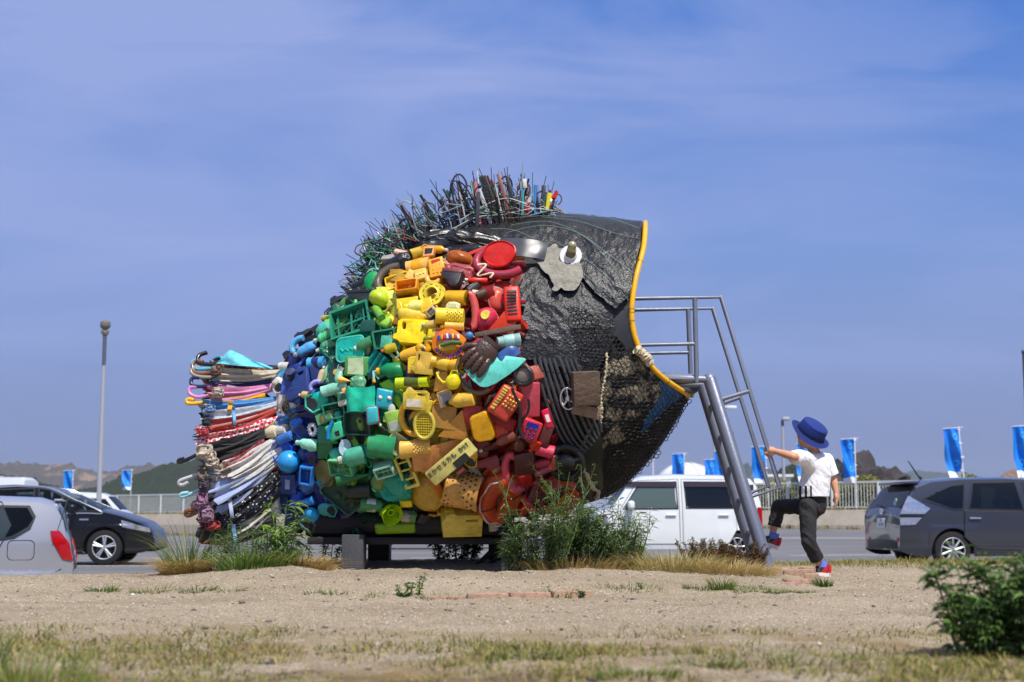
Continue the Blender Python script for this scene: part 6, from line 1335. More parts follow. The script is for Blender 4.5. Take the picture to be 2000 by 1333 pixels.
    for (zx, zy, w_, h_, rc) in ((180, 735, 100, 90, 0), (215, 765, 70, 70, 0), (260, 385, 70, 60, 0), (225, 800, 80, 60, 0), (170, 860, 70, 80, 1), (175, 930, 60, 70, 2), (165, 1010, 70, 90, 3), (190, 1110, 90, 90, 3), (175, 620, 60, 50, 4), (190, 560, 50, 50, 5), (215, 480, 60, 50, 6), (240, 325, 50, 40, 7), (250, 260, 60, 50, 8), (230, 1170, 90, 60, 9)):
        px, py = z1(zx, zy); bm = k_bag(w_ / 3.03 * .0035, h_ / 3.03 * .0035, None, {'am': .9, 'seed': zx})[0][1]; 
        for v in bm.verts: v.co = W(px, py, tailY(py) - .08) + Vector((v.co.x, -v.co.z, v.co.y))
        fpart('ruffle', bm, cloth(((196, 180, 164), (120, 110, 100), (70, 60, 70), (150, 110, 136), (180, 40, 60), (40, 50, 46), (110, 140, 180), (40, 44, 80), (120, 90, 76), (150, 36, 44))[rc]))
    U((250, 1000), (590, 808), 130, 24, pat('dots', (150, 170, 206), (206, 170, 196), 46), [(185, 948), (110, 980), (60, 1000), (40, 1000), (46, 984), (86, 978)], (150, 206, 216), strap=(325, 985, 345, 1125, 22, (170, 180, 210)), label='pale blue spotted umbrella with an aqua crook')
    U((230, 842), (380, 800), 40, 26, mat((200, 202, 206), .2, var=.1, per=0), [(205, 842), (110, 880), (40, 905), (30, 925), (50, 932), (86, 915)], (190, 192, 196))
    U((300, 1080), (625, 868), 100, 44, pat('dots', (30, 31, 34), (206, 206, 206), 42), label='black umbrella with white dots'); U((330, 1130), (630, 905), 80, 40, pat('dots', (26, 27, 30), (200, 200, 200), 42)); U((240, 1070), (420, 960), 90, 60, cloth((36, 38, 44)))
    U((400, 1090), (632, 935), 44, 26, cloth((54, 84, 120))); U((420, 1120), (632, 965), 40, 26, cloth((40, 32, 34))); U((330, 1215), (575, 1070), 76, 50, cloth((214, 208, 194)), strap=(352, 1165, 368, 1310, 22, (110, 170, 214))); U((310, 1180), (570, 1100), 50, 40, cloth((206, 200, 190)))
    U((170, 1100), (300, 980), 110, 70, pat('check', (150, 110, 136), (206, 190, 196), 30), [(210, 1062), (150, 1085), (90, 1112), (70, 1106), (76, 1085), (130, 1078)], (128, 76, 40), hr=.015)
    U((180, 1190), (600, 1140), 90, 50, cloth((34, 35, 40)), [(160, 1205), (140, 1222), (132, 1222)], (20, 20, 22), hr=.02); U((260, 1140), (420, 1060), 60, 40, cloth((60, 78, 110))); U((175, 1222), (520, 1215), 70, 34, cloth((166, 30, 40)), label='red umbrella at the bottom of the tail'); U((300, 1225), (580, 1170), 60, 40, cloth((28, 29, 32)))
    U((165, 900), (300, 860), 80, 60, pat('check', (120, 110, 100), (190, 180, 170), 30))
uscene()

# ------------------------------------------------------------------ back fin of sticks, hangers, ribs and brushes
FB_ = smooth2([(688, 575), (722, 532), (764, 494), (815, 470), (880, 452), (940, 440), (1000, 432), (1078, 420)], 80)
def fbase(t): return FB_[int(t * 80)]
def fin():
    MT_ = lambda c, r=.4, me=0: mat(c, r, metal=me, var=.2, scale=10, dirt=.25, per=.1, key='fin')
    cols = [(30, 30, 34)] * 7 + [(170, 172, 176), (96, 98, 102), (206, 200, 180), (40, 90, 70), (120, 60, 40), (70, 74, 80), (50, 60, 90)]
    def dirn(t): a = rad(np.interp(t, [0, .3, .55, .8, 1], [138, 128, 112, 98, 84])); return Vector((math.cos(a), 0, math.sin(a)))
    def root(t): b = fbase(t); p = W(b[0] + R.uniform(-4, 4), b[1] + 8, YF - .05 + R.uniform(-.16, .16)); return p
    LN = lambda t: np.interp(t, [0, .2, .4, .62, .84, 1], [.14, .22, .31, .41, .43, .22])
    for i in range(400):
        t = min(.999, R.random() ** .7); p = root(t); d = (dirn(t) + Vector((R.uniform(-1, 1) * (.72 - .46 * t), R.uniform(-.3, .3), R.uniform(-.5, .5) * (1.1 - .7 * t)))).normalized(); L = LN(t) * R.uniform(.5, 1.05); kd = R.random(); bm = bmesh.new(); c = R.choice(cols); sd = d.cross(Vector((0, 1, 0))).normalized()
        if kd < .40: tube(bm, [p, p + d * L * .5 + sd * .01 * R.uniform(-1, 1), p + d * L * 1.08], .0026, 5); nm = 'wire_rod'
        elif kd < .54: r = R.uniform(.005, .010); tube(bm, [p, p + d * L * .9], r, 7); nm = 'stick'
        elif kd < .60: q = R.choice((-1, 1)) * R.uniform(.7, 1.5); tube(bm, spline([p, p + d * L * .7, p + d * L * .92 + sd * .02 * q, p + d * L * .96 + sd * .06 * q, p + d * L * .8 + sd * .085 * q, p + d * L * .62 + sd * .07 * q], 14), R.uniform(.004, .008), 7); nm = 'umbrella_crook'
        elif kd < .72: box(bm, (0, 0, 0), (.026, .008, L * .9), .003); q = d.to_track_quat('Z', 'Y').to_matrix().to_4x4(); bmesh.ops.transform(bm, matrix=Matrix.Translation(p + d * L * .45) @ q, verts=bm.verts[:]); nm = 'slat'
        elif kd < .82:
            tube(bm, [p, p + d * L * .65], .005, 7); vs = sph(bm, (0, 0, 0), 1, 10, 7, (.022, .012, .034)); q = d.to_track_quat('Z', 'Y').to_matrix().to_4x4(); bmesh.ops.transform(bm, matrix=Matrix.Translation(p + d * L * .75) @ q, verts=vs); nm = 'ladle'
        else:
            tube(bm, [p + d * L * .5 + sd * .10 + d * -.03, p + d * L * .55, p + d * L * .5 - sd * .10 + d * -.03], .004, 6); tube(bm, [p + d * L * .5 + sd * .10 + d * -.03, p + d * L * .5 - sd * .10 + d * -.03], .004, 6); tube(bm, [p + d * L * .55, p + d * L * .68, p + d * L * .78 + sd * .02, p + d * L * .74 + sd * .04], .003, 6); nm = 'coat_hanger'; c = R.choice([(34, 110, 72), (30, 34, 38), (40, 42, 46), (130, 150, 160)])
        fpart(nm, bm, MT_(c, .35, .8 if c[0] > 160 and c[2] > 160 else 0))
    for i in range(46):
        t = R.uniform(0, .93); p = root(t); a = R.uniform(0, 2 * pi); bm = bmesh.new(); P_ = [p + Vector((R.uniform(-.11, .11), R.uniform(-.1, .1), R.uniform(-.01, .13))) for _ in range(5)]; tube(bm, spline(P_, 18), R.choice((.002, .002, .003, .004)), 5); fpart('wire_loop', bm, MT_(R.choice(cols)))
    def stick(x0, y0, x1, y1, r, c, nm='stick', dy=-.18, r1=None):
        bm = bmesh.new(); tube(bm, [W(x0, y0, YF + dy), W(x1, y1, YF + dy)], r, 8, rs=[r, r1 or r]); fpart(nm, bm, MT_(c))
    def flat(x0, y0, x1, y1, w_, c, nm, dy=-.19):
        a, b = W(x0, y0, YF + dy), W(x1, y1, YF + dy); d = b - a; bm = bmesh.new(); box(bm, (0, 0, 0), (w_, .012, d.length), .004); bmesh.ops.transform(bm, matrix=Matrix.Translation((a + b) / 2) @ Matrix.Rotation(math.atan2(d.x, d.z), 4, 'Y'), verts=bm.verts[:]); return fpart(nm, bm, MT_(c))
    flat(999, 430, 972, 340, .022, (134, 78, 50), 'wooden_slat'); flat(1010, 432, 990, 345, .02, (30, 32, 40), 'black_slat'); flat(976, 436, 942, 345, .055, (34, 34, 36), 'chain_strip')
    ch = bmesh.new()
    for i in range(16):
        for k in (-1, 0, 1):
            f = i / 15; c = W(976 - 34 * f + k * 5, 436 - 91 * f, YF - .205); tube(ch, [c + Vector((.006 * math.cos(q), 0, .008 * math.sin(q))) for q in [j * pi / 3 for j in range(6)]], .0028, 4, closed=True)
    tag(fpart('chain_link', ch, MT_((96, 94, 90), .4, .5)), kind='stuff')
    stick(962, 445, 936, 370, .016, (190, 192, 196), 'metal_pipe'); stick(1020, 422, 1022, 356, .009, (60, 160, 180), 'brush_handle'); flat(1026, 368, 1024, 350, .028, (206, 206, 190), 'brush_head'); stick(1045, 418, 1045, 362, .009, (36, 120, 190)); stick(1068, 412, 1074, 378, .014, (226, 206, 50), 'yellow_handle', r1=.020)
    stick(1072, 418, 1084, 382, .009, (40, 38, 42)); stick(1082, 388, 1087, 374, .016, (196, 24, 44), 'red_knob', r1=.012); stick(938, 440, 928, 356, .014, (206, 120, 136), 'pink_tube'); flat(1030, 424, 1026, 384, .07, (200, 186, 160), 'shoe_insole', dy=-.1); flat(1030, 420, 1030, 398, .05, (176, 40, 46), 'red_label', dy=-.125)
    flat(1060, 420, 1062, 362, .03, (60, 60, 64), 'shoe_insole', dy=-.1)
    for (x0, y0, c) in ((948, 455, (40, 42, 46)), (905, 462, (150, 152, 156)), (985, 440, (200, 196, 180)), (915, 455, (180, 182, 186))): stick(x0, y0, x0 - 18, y0 - 80, .005, c, 'wire_rod')
    # green wire hangers low on the left, cord lashings
    GRN = MT_((30, 128, 78), .35)
    for (cx, cy, w_, a) in ((752, 478, 96, -10), (722, 512, 90, 4), (742, 505, 70, -30), (800, 452, 80, -24), (705, 552, 40, 30)):
        bm = bmesh.new(); q = rad(-a); rt = lambda x, y: W(cx + x * math.cos(q) - y * math.sin(q), cy + x * math.sin(q) + y * math.cos(q), YF - .2)
        tube(bm, [rt(-w_ / 2, 8), rt(-w_ * .25, -4), rt(0, -12), rt(w_ * .25, -2), rt(w_ / 2, 12), rt(w_ * .2, 10), rt(-w_ * .3, 9)], .0048, 7, closed=True); tube(bm, [rt(0, -12), rt(1, -22), rt(9, -28), rt(14, -20)], .0035, 6); fpart('coat_hanger', bm, GRN)
    for (cx, cy, w_, c) in ((735, 532, 60, (150, 190, 206)), (790, 470, 60, (170, 40, 70)), (768, 505, 50, (40, 42, 46))):
        bm = bmesh.new(); tube(bm, [W(cx - w_ / 2, cy + 14, YF - .2), W(cx, cy - 6, YF - .22), W(cx + w_ / 2, cy + 4, YF - .2)], .004, 6); tube(bm, [W(cx, cy - 6, YF - .22), W(cx - 2, cy - 18, YF - .22), W(cx - 10, cy - 24, YF - .22), W(cx - 14, cy - 14, YF - .22)], .004, 6); fpart('coat_hanger', bm, MT_(c))
    for pts, c in (([(880, 450), (930, 425), (980, 420), (1040, 408), (1080, 412)], (206, 200, 184)), ([(900, 430), (950, 400), (990, 388), (1030, 400)], (200, 196, 180)), ([(870, 430), (892, 420), (905, 440), (915, 450)], (80, 150, 206)), ([(850, 470), (890, 452), (924, 428)], (30, 40, 40))):
        bm = bmesh.new(); tube(bm, [W(p.x, p.y, YF - .21) for p in spline([(a, b, 0) for a, b in pts], 20)], .0035 if c[0] > 40 else .012, 6); fpart('cord', bm, MT_(c))
fin()

# ------------------------------------------------------------------ ladder and landing
def ladder():
    YN, YB = 9.45, 9.93; steel = mat((124, 130, 146), .42, metal=.35, var=.10, scale=6, bump=.08, dirt=.35, per=0, key='steel')
    base = W(1503, 1120, (YN + YB) / 2); r = empty('access_ladder', (base.x, base.y, gz1(base.x, base.y)), label='grey steel ladder with handrails leading up into the fish mouth', cat='ladder'); IV = Matrix.Translation(-r.location)
    def part(nm, pts, rr, Y, Y0=None):
        bm = bmesh.new(); P_ = [W(a, b, Y0 if Y0 and k == 0 else Y) for k, (a, b) in enumerate(pts)]; tube(bm, P_, rr, 12); 
        for p in P_[1:-1]: sph(bm, p, rr * 1.0, 10, 7)
        return build(nm, bm, steel, r, IV)
    part('stringer', [(1292, 741), (1386, 742), (1508, 1136)], .045, YN, 9.57); part('stringer', [(1302, 752), (1372, 752), (1486, 1128)], .045, YB)
    part('handrail', [(1215, 584), (1408, 581), (1523, 953), (1449, 976)], .0155, YN); part('handrail', [(1215, 606), (1392, 603), (1501, 950), (1455, 967)], .0155, YB)
    part('handrail_stay', [(1393, 785), (1464, 764)], .0145, YN); part('handrail_stay', [(1402, 792), (1446, 776)], .0145, YB)
    part('post', [(1357, 581), (1361, 748)], .0165, YN); part('post', [(1344, 604), (1349, 730)], .0165, YB)
    part('middle_rail', [(1225, 675), (1358, 672)], .0125, YN); part('middle_rail', [(1230, 691), (1347, 689)], .0125, YB)
    for (x, y) in ((1386, 796), (1405, 855), (1423, 916), (1441, 977), (1459, 1040), (1478, 1100)):
        a = W(x, y, YB); bm = bmesh.new(); t = (y - 742) / (1136 - 742); b = W(1386 + 122 * t + (8 if y < 1200 else 0), y + (y - 1023) * (YB / YN - 1) * 1.0, YN); b.z = a.z; cyl(bm, a, b, .0165, seg=10); build('rung', bm, steel, r, IV)
    bm = bmesh.new(); a, b = W(1306, 756, YN + .05), W(1362, 752, YN + .05); box(bm, ((a.x + b.x) / 2, (YN + YB) / 2, a.z - .02), (b.x - a.x, YB - YN - .06, .03), .004); build('landing_plate', bm, mat((64, 66, 72), .6, metal=.3, per=0), r, IV)
    bm = bmesh.new(); p = W(1350, 760, YN); 
    for k in range(3): cyl(bm, (p.x - .02 - .12 * k, YN + .1, p.z - .01), (p.x - .02 - .12 * k, YN + .1, p.z - .035), .012, seg=6)
    tag(build('bolt', bm, steel, r, IV), kind='stuff')
ladder()
# ------------------------------------------------------------------ brick edging of the round bed
BRK = mat((172, 142, 120), .9, var=.35, scale=14, bump=.8, bscale=90, dirt=.8, per=.10, key='brick')
edging = empty('brick_edging', (XC, YC - RR, .0), label='ring of terracotta bricks edging the bed, half buried in gravel', cat='edging')
bm = bmesh.new(); box(bm, (0, 0, 0), (.205, .10, .12), .008); bme = mesh_of(bm, 'brick', True, 40); bme.materials.append(BRK)
EI = Matrix.Translation(-edging.location)
nbk = 72
for k in range(nbk):
    a = 2 * pi * k / nbk; x, y = XC + RR * math.cos(a), YC + RR * math.sin(a)
    if math.sin(a) > .1: continue
    px = CX + x / y * F; buried = -.006 if 900 < px < 1140 else (.010 if 835 < px <= 1180 else .032)
    if px < 660: continue
    if px > 1450: continue
    z = gz1(x, y) - .06 + .018 - buried + R.uniform(-.006, .006)
    link('brick', bme, None, edging, EI @ Matrix.Translation((x, y, z)) @ Matrix.Rotation(a + pi / 2 + R.uniform(-.03, .03), 4, 'Z') @ Matrix.Rotation(R.uniform(-.03, .03), 4, 'X'))
# loose end of the edging by the ladder foot: bigger blocks, one row turned in
bm = bmesh.new(); box(bm, (0, 0, 0), (.185, .085, .13), .010); bmb = mesh_of(bm, 'brick', True, 40); bmb.materials.append(BRK)
def blk(px, py, Y, rz, zo=.0, sc=(1, 1, 1)):
    p = W(px, py, Y); z = gz1(p.x, Y) - .042; link('brick', bmb, None, edging, EI @ Matrix.Translation((p.x, Y, z + zo)) @ Matrix.Rotation(rad(rz), 4, 'Z') @ Matrix.Diagonal((*sc, 1)))
for a in ((1586, 1140, 8.72, 78, .02), (1560, 1150, 8.50, 14, .0), (1532, 1150, 8.46, 6, -.022), (1500, 1150, 8.42, 4, -.038), (1468, 1150, 8.36, 2, -.045), (1528, 1125, 9.10, -6, .02), (1560, 1128, 9.04, -10, .02), (1577, 1120, 9.28, 70, .035), (1540, 1116, 9.52, -4, .02), (1510, 1118, 9.35, 60, .015)): blk(*a)

# ------------------------------------------------------------------ gravel, twigs, short turf
n = 26000; yy = 3.0 + 9.2 * NR.rand(n) ** 1.5; xx = (NR.rand(n) * 2 - 1) * (yy * .42 + .3); sz = (.0018 + .0042 * NR.rand(n) ** 3) * np.clip(yy / 6, .6, 1.3)
big = NR.rand(n) < .012; sz[big] *= 2.6
zz = gz(xx, yy) + sz * .25
oc = np.array([[1, 0, 0], [-1, 0, 0], [0, 1, 0], [0, -1, 0], [0, 0, 1], [0, 0, -1]], float); of = np.array([[0, 2, 4], [2, 1, 4], [1, 3, 4], [3, 0, 4], [2, 0, 5], [1, 2, 5], [3, 1, 5], [0, 3, 5]])
V = np.stack([xx, yy, zz], -1)[:, None] + (oc[None] * (.7 + .6 * NR.rand(n, 6, 1))) * (sz[:, None, None] * np.array([1.25, 1.1, .7])); T = np.arange(n)[:, None, None] * 6 + of[None]
gm = leafmat((128, 118, 108), (206, 190, 168), (226, 220, 206), rough=.9, key='peb')
tag(np_mesh('gravel', V, T, gm), 'loose gravel scattered over the sandy path', 'gravel', kind='stuff')
n = 170; yy = 3.4 + 6.5 * NR.rand(n) ** 1.3; xx = (NR.rand(n) * 2 - 1) * (yy * .38); sz = .004 + .008 * NR.rand(n) ** 2; zz = gz(xx, yy) + sz * .2
V = np.stack([xx, yy, zz], -1)[:, None] + (oc[None] * (.7 + .6 * NR.rand(n, 6, 1))) * (sz[:, None, None] * np.array([1.4, 1.1, .6])); T = np.arange(n)[:, None, None] * 6 + of[None]
tag(np_mesh('grey_pebbles', V, T, leafmat((74, 76, 84), (120, 118, 116), rough=.8, key='peb2')), 'dark grey pebbles lying about on the sandy path', 'pebbles', kind='stuff')
GA = leafmat((92, 104, 44), (146, 138, 74), (186, 164, 108), key='turf'); GB = leafmat((66, 96, 36), (110, 130, 56), (160, 150, 80), key='tuft'); GD = leafmat((168, 142, 84), (204, 178, 116), (150, 122, 70), key='dry'); GG = leafmat((58, 84, 34), (92, 118, 48), key='green')
def noise2(x, y, s, o=0.0): return np.array([noise.noise(Vector((a * s + o, b * s, o))) for a, b in zip(x, y)])
n = 52000; yy = 2.9 + 2.6 * NR.rand(n) ** .9; xx = (NR.rand(n) * 2 - 1) * (yy * .40 + .15); nz_ = noise2(xx, yy, 1.5, 3.1) + .6 * noise2(xx, yy, 4.3, 8.0); edge = ss(5.5, 4.2, yy) * 1.0
edge = 1 - ss(4.0, 5.3, yy); keep = NR.rand(n) < np.clip((nz_ * 1.5 + .35) * edge * 1.25 + .1 * edge, 0, 1); xx, yy, nz_ = xx[keep], yy[keep], nz_[keep]; m = len(xx)
V, T = ribbon(np.stack([xx, yy, gz(xx, yy) - .003], -1), unit(m), (.010 + .026 * NR.rand(m) ** 1.5) * (1 + .6 * np.clip(nz_, 0, 1)), .3 + 1.0 * NR.rand(m), .0028 + .002 * NR.rand(m), 2)
tag(np_mesh('turf', V, T, GA), 'sparse worn turf of short blades in the foreground', 'grass', kind='stuff')
# turf on the far edge of the mound, thicker to the right
n = 46000; yy = 10.6 + 2.5 * NR.rand(n) ** .7; xx = -5.6 + 11.4 * NR.rand(n); nz_ = noise2(xx, yy, 1.4, 1.7); dn = np.clip(ss(11.0, 12.4, yy) * (.55 + nz_) + .5 * ss(2.2, 3.4, xx) * ss(10.8, 12.0, yy) - .1, 0, 1); keep = NR.rand(n) < dn; xx, yy = xx[keep], yy[keep]; m = len(xx)
V, T = ribbon(np.stack([xx, yy, gz(xx, yy) - .004], -1), unit(m), .018 + .05 * NR.rand(m) ** 2 + .05 * (NR.rand(m) < .06) * ss(2, 4, xx), .3 + .7 * NR.rand(m), .004 + .003 * NR.rand(m), 2)
tag(np_mesh('edge_turf', V, T, leafmat((104, 110, 50), (150, 140, 74), (176, 156, 92), key='edge')), 'dry turf along the far edge of the mound before the asphalt', 'grass', kind='stuff')

# ------------------------------------------------------------------ weeds, tufts and shrubs
def ground_pt(px, Y): x = (px - CX) / F * Y; return x, Y, gz1(x, Y)
def tuft(name, px, Y, n, h, spread, mats, label, cat='grass tuft', wd=.006, lean=0.0, droop=.8, seed=0, dry=0, group=None, parts='blades'):
    x, y, z = ground_pt(px, Y); r = empty(name, (x, y, z), label=label, cat=cat, group=group)
    a = NR.rand(n) * 2 * pi; q = spread * np.sqrt(NR.rand(n)); bx_, by_ = np.cos(a) * q, np.sin(a) * q * .8; hd = np.stack([np.cos(a) + lean, np.sin(a)], -1); hd /= np.linalg.norm(hd, axis=1)[:, None] + 1e-6
    b = np.stack([bx_, by_, gz(x + bx_, y + by_) - z - .01], -1); V, T = ribbon(b, hd, h * (.25 + 1.0 * NR.rand(n) ** 1.5), droop * (.3 + .9 * NR.rand(n)), wd * (.6 + .6 * NR.rand(n)), 5); tag(np_mesh(parts, V, T, mats, r), kind='stuff')
    if dry:
        a = NR.rand(dry) * 2 * pi; q = spread * 1.15 * np.sqrt(NR.rand(dry)); bx_, by_ = np.cos(a) * q, np.sin(a) * q * .8 - .02; b = np.stack([bx_, by_, gz(x + bx_, y + by_) - z - .01], -1)
        V, T = ribbon(b, np.stack([np.cos(a), np.sin(a)], -1), h * .5 * (.2 + 1.1 * NR.rand(dry) ** 1.5), 1.0 + .9 * NR.rand(dry), wd * .7 * np.ones(dry), 4); tag(np_mesh('dead_blades', V, T, GD, r), kind='stuff')
    return r
def weed(name, px, Y, nst, h, spread, label, leafm, leaf=(.05, .014), nleaf=22, branch=0, flowers=0, cat='weed', lean=(0, 0), stemc=(88, 104, 56), lobes=1, group=None, lpart='leaves', droop=.25, top=False):
    x, y, z = ground_pt(px, Y); r = empty(name, (x, y, z), label=label, cat=cat, group=group); st = bmesh.new(); LC = []; LD = []; FL_ = []
    def stem(p, d, L, rr, k, depth):
        pts = [p]; dd = d.copy()
        for i in range(6): dd = (dd + Vector((R.uniform(-.13, .13), R.uniform(-.13, .13), .05 - droop * .05 * i))).normalized(); pts.append(pts[-1] + dd * L / 6)
        tube(st, pts, rr, 5, rs=[rr * (1 - .12 * i) for i in range(7)])
        for i in range(k):
            t = (.12 + .88 * R.random() ** (.6 if top else .9)) * 6; j = min(5, int(t)); q = pts[j].lerp(pts[j + 1], t - j); a = R.uniform(0, 2 * pi); e = Vector((math.cos(a), math.sin(a), R.uniform(-.35, .6))); LC.append(q); LD.append(e.normalized())
        if depth:
            for i in range(branch):
                j = R.randint(2, 5); a = R.uniform(0, 2 * pi); stem(pts[j], (dd + Vector((math.cos(a), math.sin(a), .35)) * .9).normalized(), L * R.uniform(.25, .45), rr * .55, k // 3, depth - 1)
        else:
            if flowers:
                for i in range(flowers): FL_.append(pts[-1] + Vector((R.uniform(-1, 1), R.uniform(-1, 1), R.uniform(-.5, 1))) * .018)
    for i in range(nst):
        a = R.uniform(0, 2 * pi); q = spread * math.sqrt(R.random()); b = Vector((math.cos(a) * q, math.sin(a) * q * .8, 0)); b.z = gz1(x + b.x, y + b.y) - z - .01; d = Vector((b.x / max(spread, .01) * .45 + lean[0] + R.uniform(-.15, .15), b.y / max(spread, .01) * .45 + lean[1], 1)).normalized(); stem(b, d, h * R.uniform(.6, 1.08), .004 + .003 * h, nleaf, 1 if branch else 0)
    tag(build('stems', st, mat(stemc, .7, var=.2, per=0, dirt=0, key='stem'), r), kind='stuff')
    c = np.array([tuple(v) for v in LC]); d = np.array([tuple(v) for v in LD]); n = len(c); V = []; T = []
    for lb in range(lobes):
        dd = d.copy(); cc = c.copy()
        if lobes > 1:
            s = np.cross(d, np.array([0, 0, 1.0])); s /= np.linalg.norm(s, axis=1)[:, None] + 1e-6; k = (lb // 2 + 1) / (lobes / 2 + .5); sg = 1 if lb % 2 else -1
            if lb > 0: dd = d + s * sg * .95; dd /= np.linalg.norm(dd, axis=1)[:, None]; cc = c + d * (leaf[0] * (.25 + .5 * (1 - k)))[..., None] if False else c + d * leaf[0] * (.15 + .6 * ((lb - 1) // 2) / max(1, (lobes - 1) // 2))
        ln = leaf[0] * (.6 + .7 * NR.rand(n)) * (1 if lb == 0 else .55); wd = ln * leaf[1] / leaf[0]; s = np.cross(dd, NR.randn(n, 3) * .35 + np.array([0, 0, 1.0])); s /= np.linalg.norm(s, axis=1)[:, None] + 1e-6; dr = np.array([0, 0, -1.0])
        p0_ = cc; p1_ = cc + dd * (ln * .4)[:, None]; p2_ = cc + dd * (ln * .75)[:, None] + dr * (ln * .10)[:, None]; p3_ = cc + dd * ln[:, None] + dr * (ln * .28)[:, None]; up = np.array([0, 0, .18])
        w1 = s * (wd * .5)[:, None]; w2 = s * (wd * .36)[:, None]; v = np.stack([p0_, p1_ + w1 + up * wd[:, None], p1_, p1_ - w1 + up * wd[:, None], p2_ + w2 + up * wd[:, None], p2_, p2_ - w2 + up * wd[:, None], p3_], 1)
        i = np.arange(n)[:, None] * 8 + lb * n * 8; V.append(v.reshape(-1, 3)); T += [i + q for q in ([0, 1, 2], [0, 2, 3], [1, 4, 5], [1, 5, 2], [2, 5, 6], [2, 6, 3], [4, 7, 5], [5, 7, 6])]
    tag(np_mesh(lpart, np.concatenate(V), np.concatenate(T), leafm, r), kind='stuff')
    if FL_:
        f = np.array([tuple(v) for v in FL_]); V = f[:, None] + oc[None] * (.003 + .003 * NR.rand(len(f), 1, 1)); T = np.arange(len(f))[:, None, None] * 6 + of[None]; tag(np_mesh('flower_heads', V, T, leafmat((150, 158, 104), (206, 202, 160), rough=.8, key='flo'), r), kind='stuff')
    return r
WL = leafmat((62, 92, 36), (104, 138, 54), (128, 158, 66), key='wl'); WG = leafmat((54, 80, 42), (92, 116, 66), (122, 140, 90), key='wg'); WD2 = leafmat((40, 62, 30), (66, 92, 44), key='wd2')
# clump at the tail
tuft('tall_grass_clump', 372, 9.15, 250, .36, .13, GB, 'tall arching grass clump with a dry base at the tail end', wd=.006, lean=-.35, dry=1300, cat='grass clump')
tuft('leaning_grass_clump', 505, 8.95, 700, .20, .24, leafmat((70, 104, 42), (118, 146, 66), (146, 160, 84), key='lean'), 'green grass clump leaning low under the umbrellas', wd=.007, lean=.5, droop=1.5, cat='grass clump')
tuft('straw_heap', 590, 9.1, 1500, .13, .20, GD, 'heap of pale dry straw left of the fish leg', wd=.005, droop=1.8, cat='dry grass')
weed('tall_leafy_weed', 556, 9.05, 6, .43, .05, 'tall leafy weed with drooping bright leaves against the umbrellas', leafmat((72, 106, 38), (112, 146, 56), (134, 162, 70), key='tl'), leaf=(.090, .015), nleaf=38, cat='weed', top=True, lean=(.02, -.05))
weed('bushy_weed', 505, 9.2, 30, .27, .24, 'tangled dark green weed mass under the umbrella tail', WG, leaf=(.055, .007), nleaf=20, branch=2, cat='weed')
weed('bushy_weed', 425, 9.25, 7, .30, .12, 'thin stemmed weeds between the grass clump and the tail', WG, leaf=(.05, .008), nleaf=12, branch=2, cat='weed')
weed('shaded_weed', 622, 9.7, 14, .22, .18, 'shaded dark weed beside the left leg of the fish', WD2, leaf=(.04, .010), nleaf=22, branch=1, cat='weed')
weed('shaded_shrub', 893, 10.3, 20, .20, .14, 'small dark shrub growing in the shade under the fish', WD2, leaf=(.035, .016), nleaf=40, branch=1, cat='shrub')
# big airy weed under the jaw
WJ = leafmat((44, 68, 32), (80, 106, 56), (112, 134, 80), key='wj')
weed('flowering_weed', 1085, 9.05, 46, .40, .30, 'big airy weed with tiny pale flower heads under the jaw', WJ, leaf=(.066, .010), nleaf=34, branch=3, flowers=1, cat='weed')
weed('flowering_weed', 1170, 9.1, 34, .36, .22, 'grey-green flowering weed spreading in front of the white van', leafmat((74, 98, 56), (116, 138, 88), (96, 120, 72), key='gg2'), leaf=(.054, .008), nleaf=30, branch=3, flowers=2, cat='weed', lean=(.2, 0))
weed('feathery_weed', 1075, 8.85, 10, .66, .10, 'feathery bright green weed rising over the red things', leafmat((62, 94, 36), (100, 136, 54), key='fe'), leaf=(.034, .005), nleaf=50, branch=3, cat='weed', lean=(-.03, 0))
weed('flowering_weed', 1020, 9.05, 12, .30, .12, 'sparse flowering weed in front of the right leg', WJ, leaf=(.06, .010), nleaf=20, branch=3, flowers=2, cat='weed')
tuft('dry_grass', 1120, 9.0, 1400, .12, .34, GD, 'tawny dry grass at the foot of the big airy weed', wd=.004, droop=1.3, cat='dry grass')
weed('lime_shrub', 1222, 9.3, 26, .19, .085, 'small bright lime green shrub left of the white van sill', leafmat((110, 150, 40), (150, 190, 60), key='lime'), leaf=(.024, .006), nleaf=80, cat='shrub')
tuft('dry_grass', 1310, 9.0, 1900, .15, .32, leafmat((156, 146, 80), (204, 184, 124), (130, 134, 66), key='dg2'), 'pale dry grass mound in front of the white van', wd=.004, droop=1.1, cat='dry grass')
tuft('dry_grass', 1420, 8.95, 1900, .12, .28, leafmat((172, 150, 92), (208, 184, 126), key='dg3'), 'straw coloured grass at the ladder foot', wd=.004, droop=1.3, cat='dry grass')
weed('stonecrop_mound', 1405, 9.4, 110, .20, .24, 'low mound of reddish green stonecrop beside the ladder', leafmat((84, 92, 48), (112, 66, 44), (74, 96, 44), key='sed'), leaf=(.018, .009), nleaf=50, cat='shrub', stemc=(110, 66, 48))
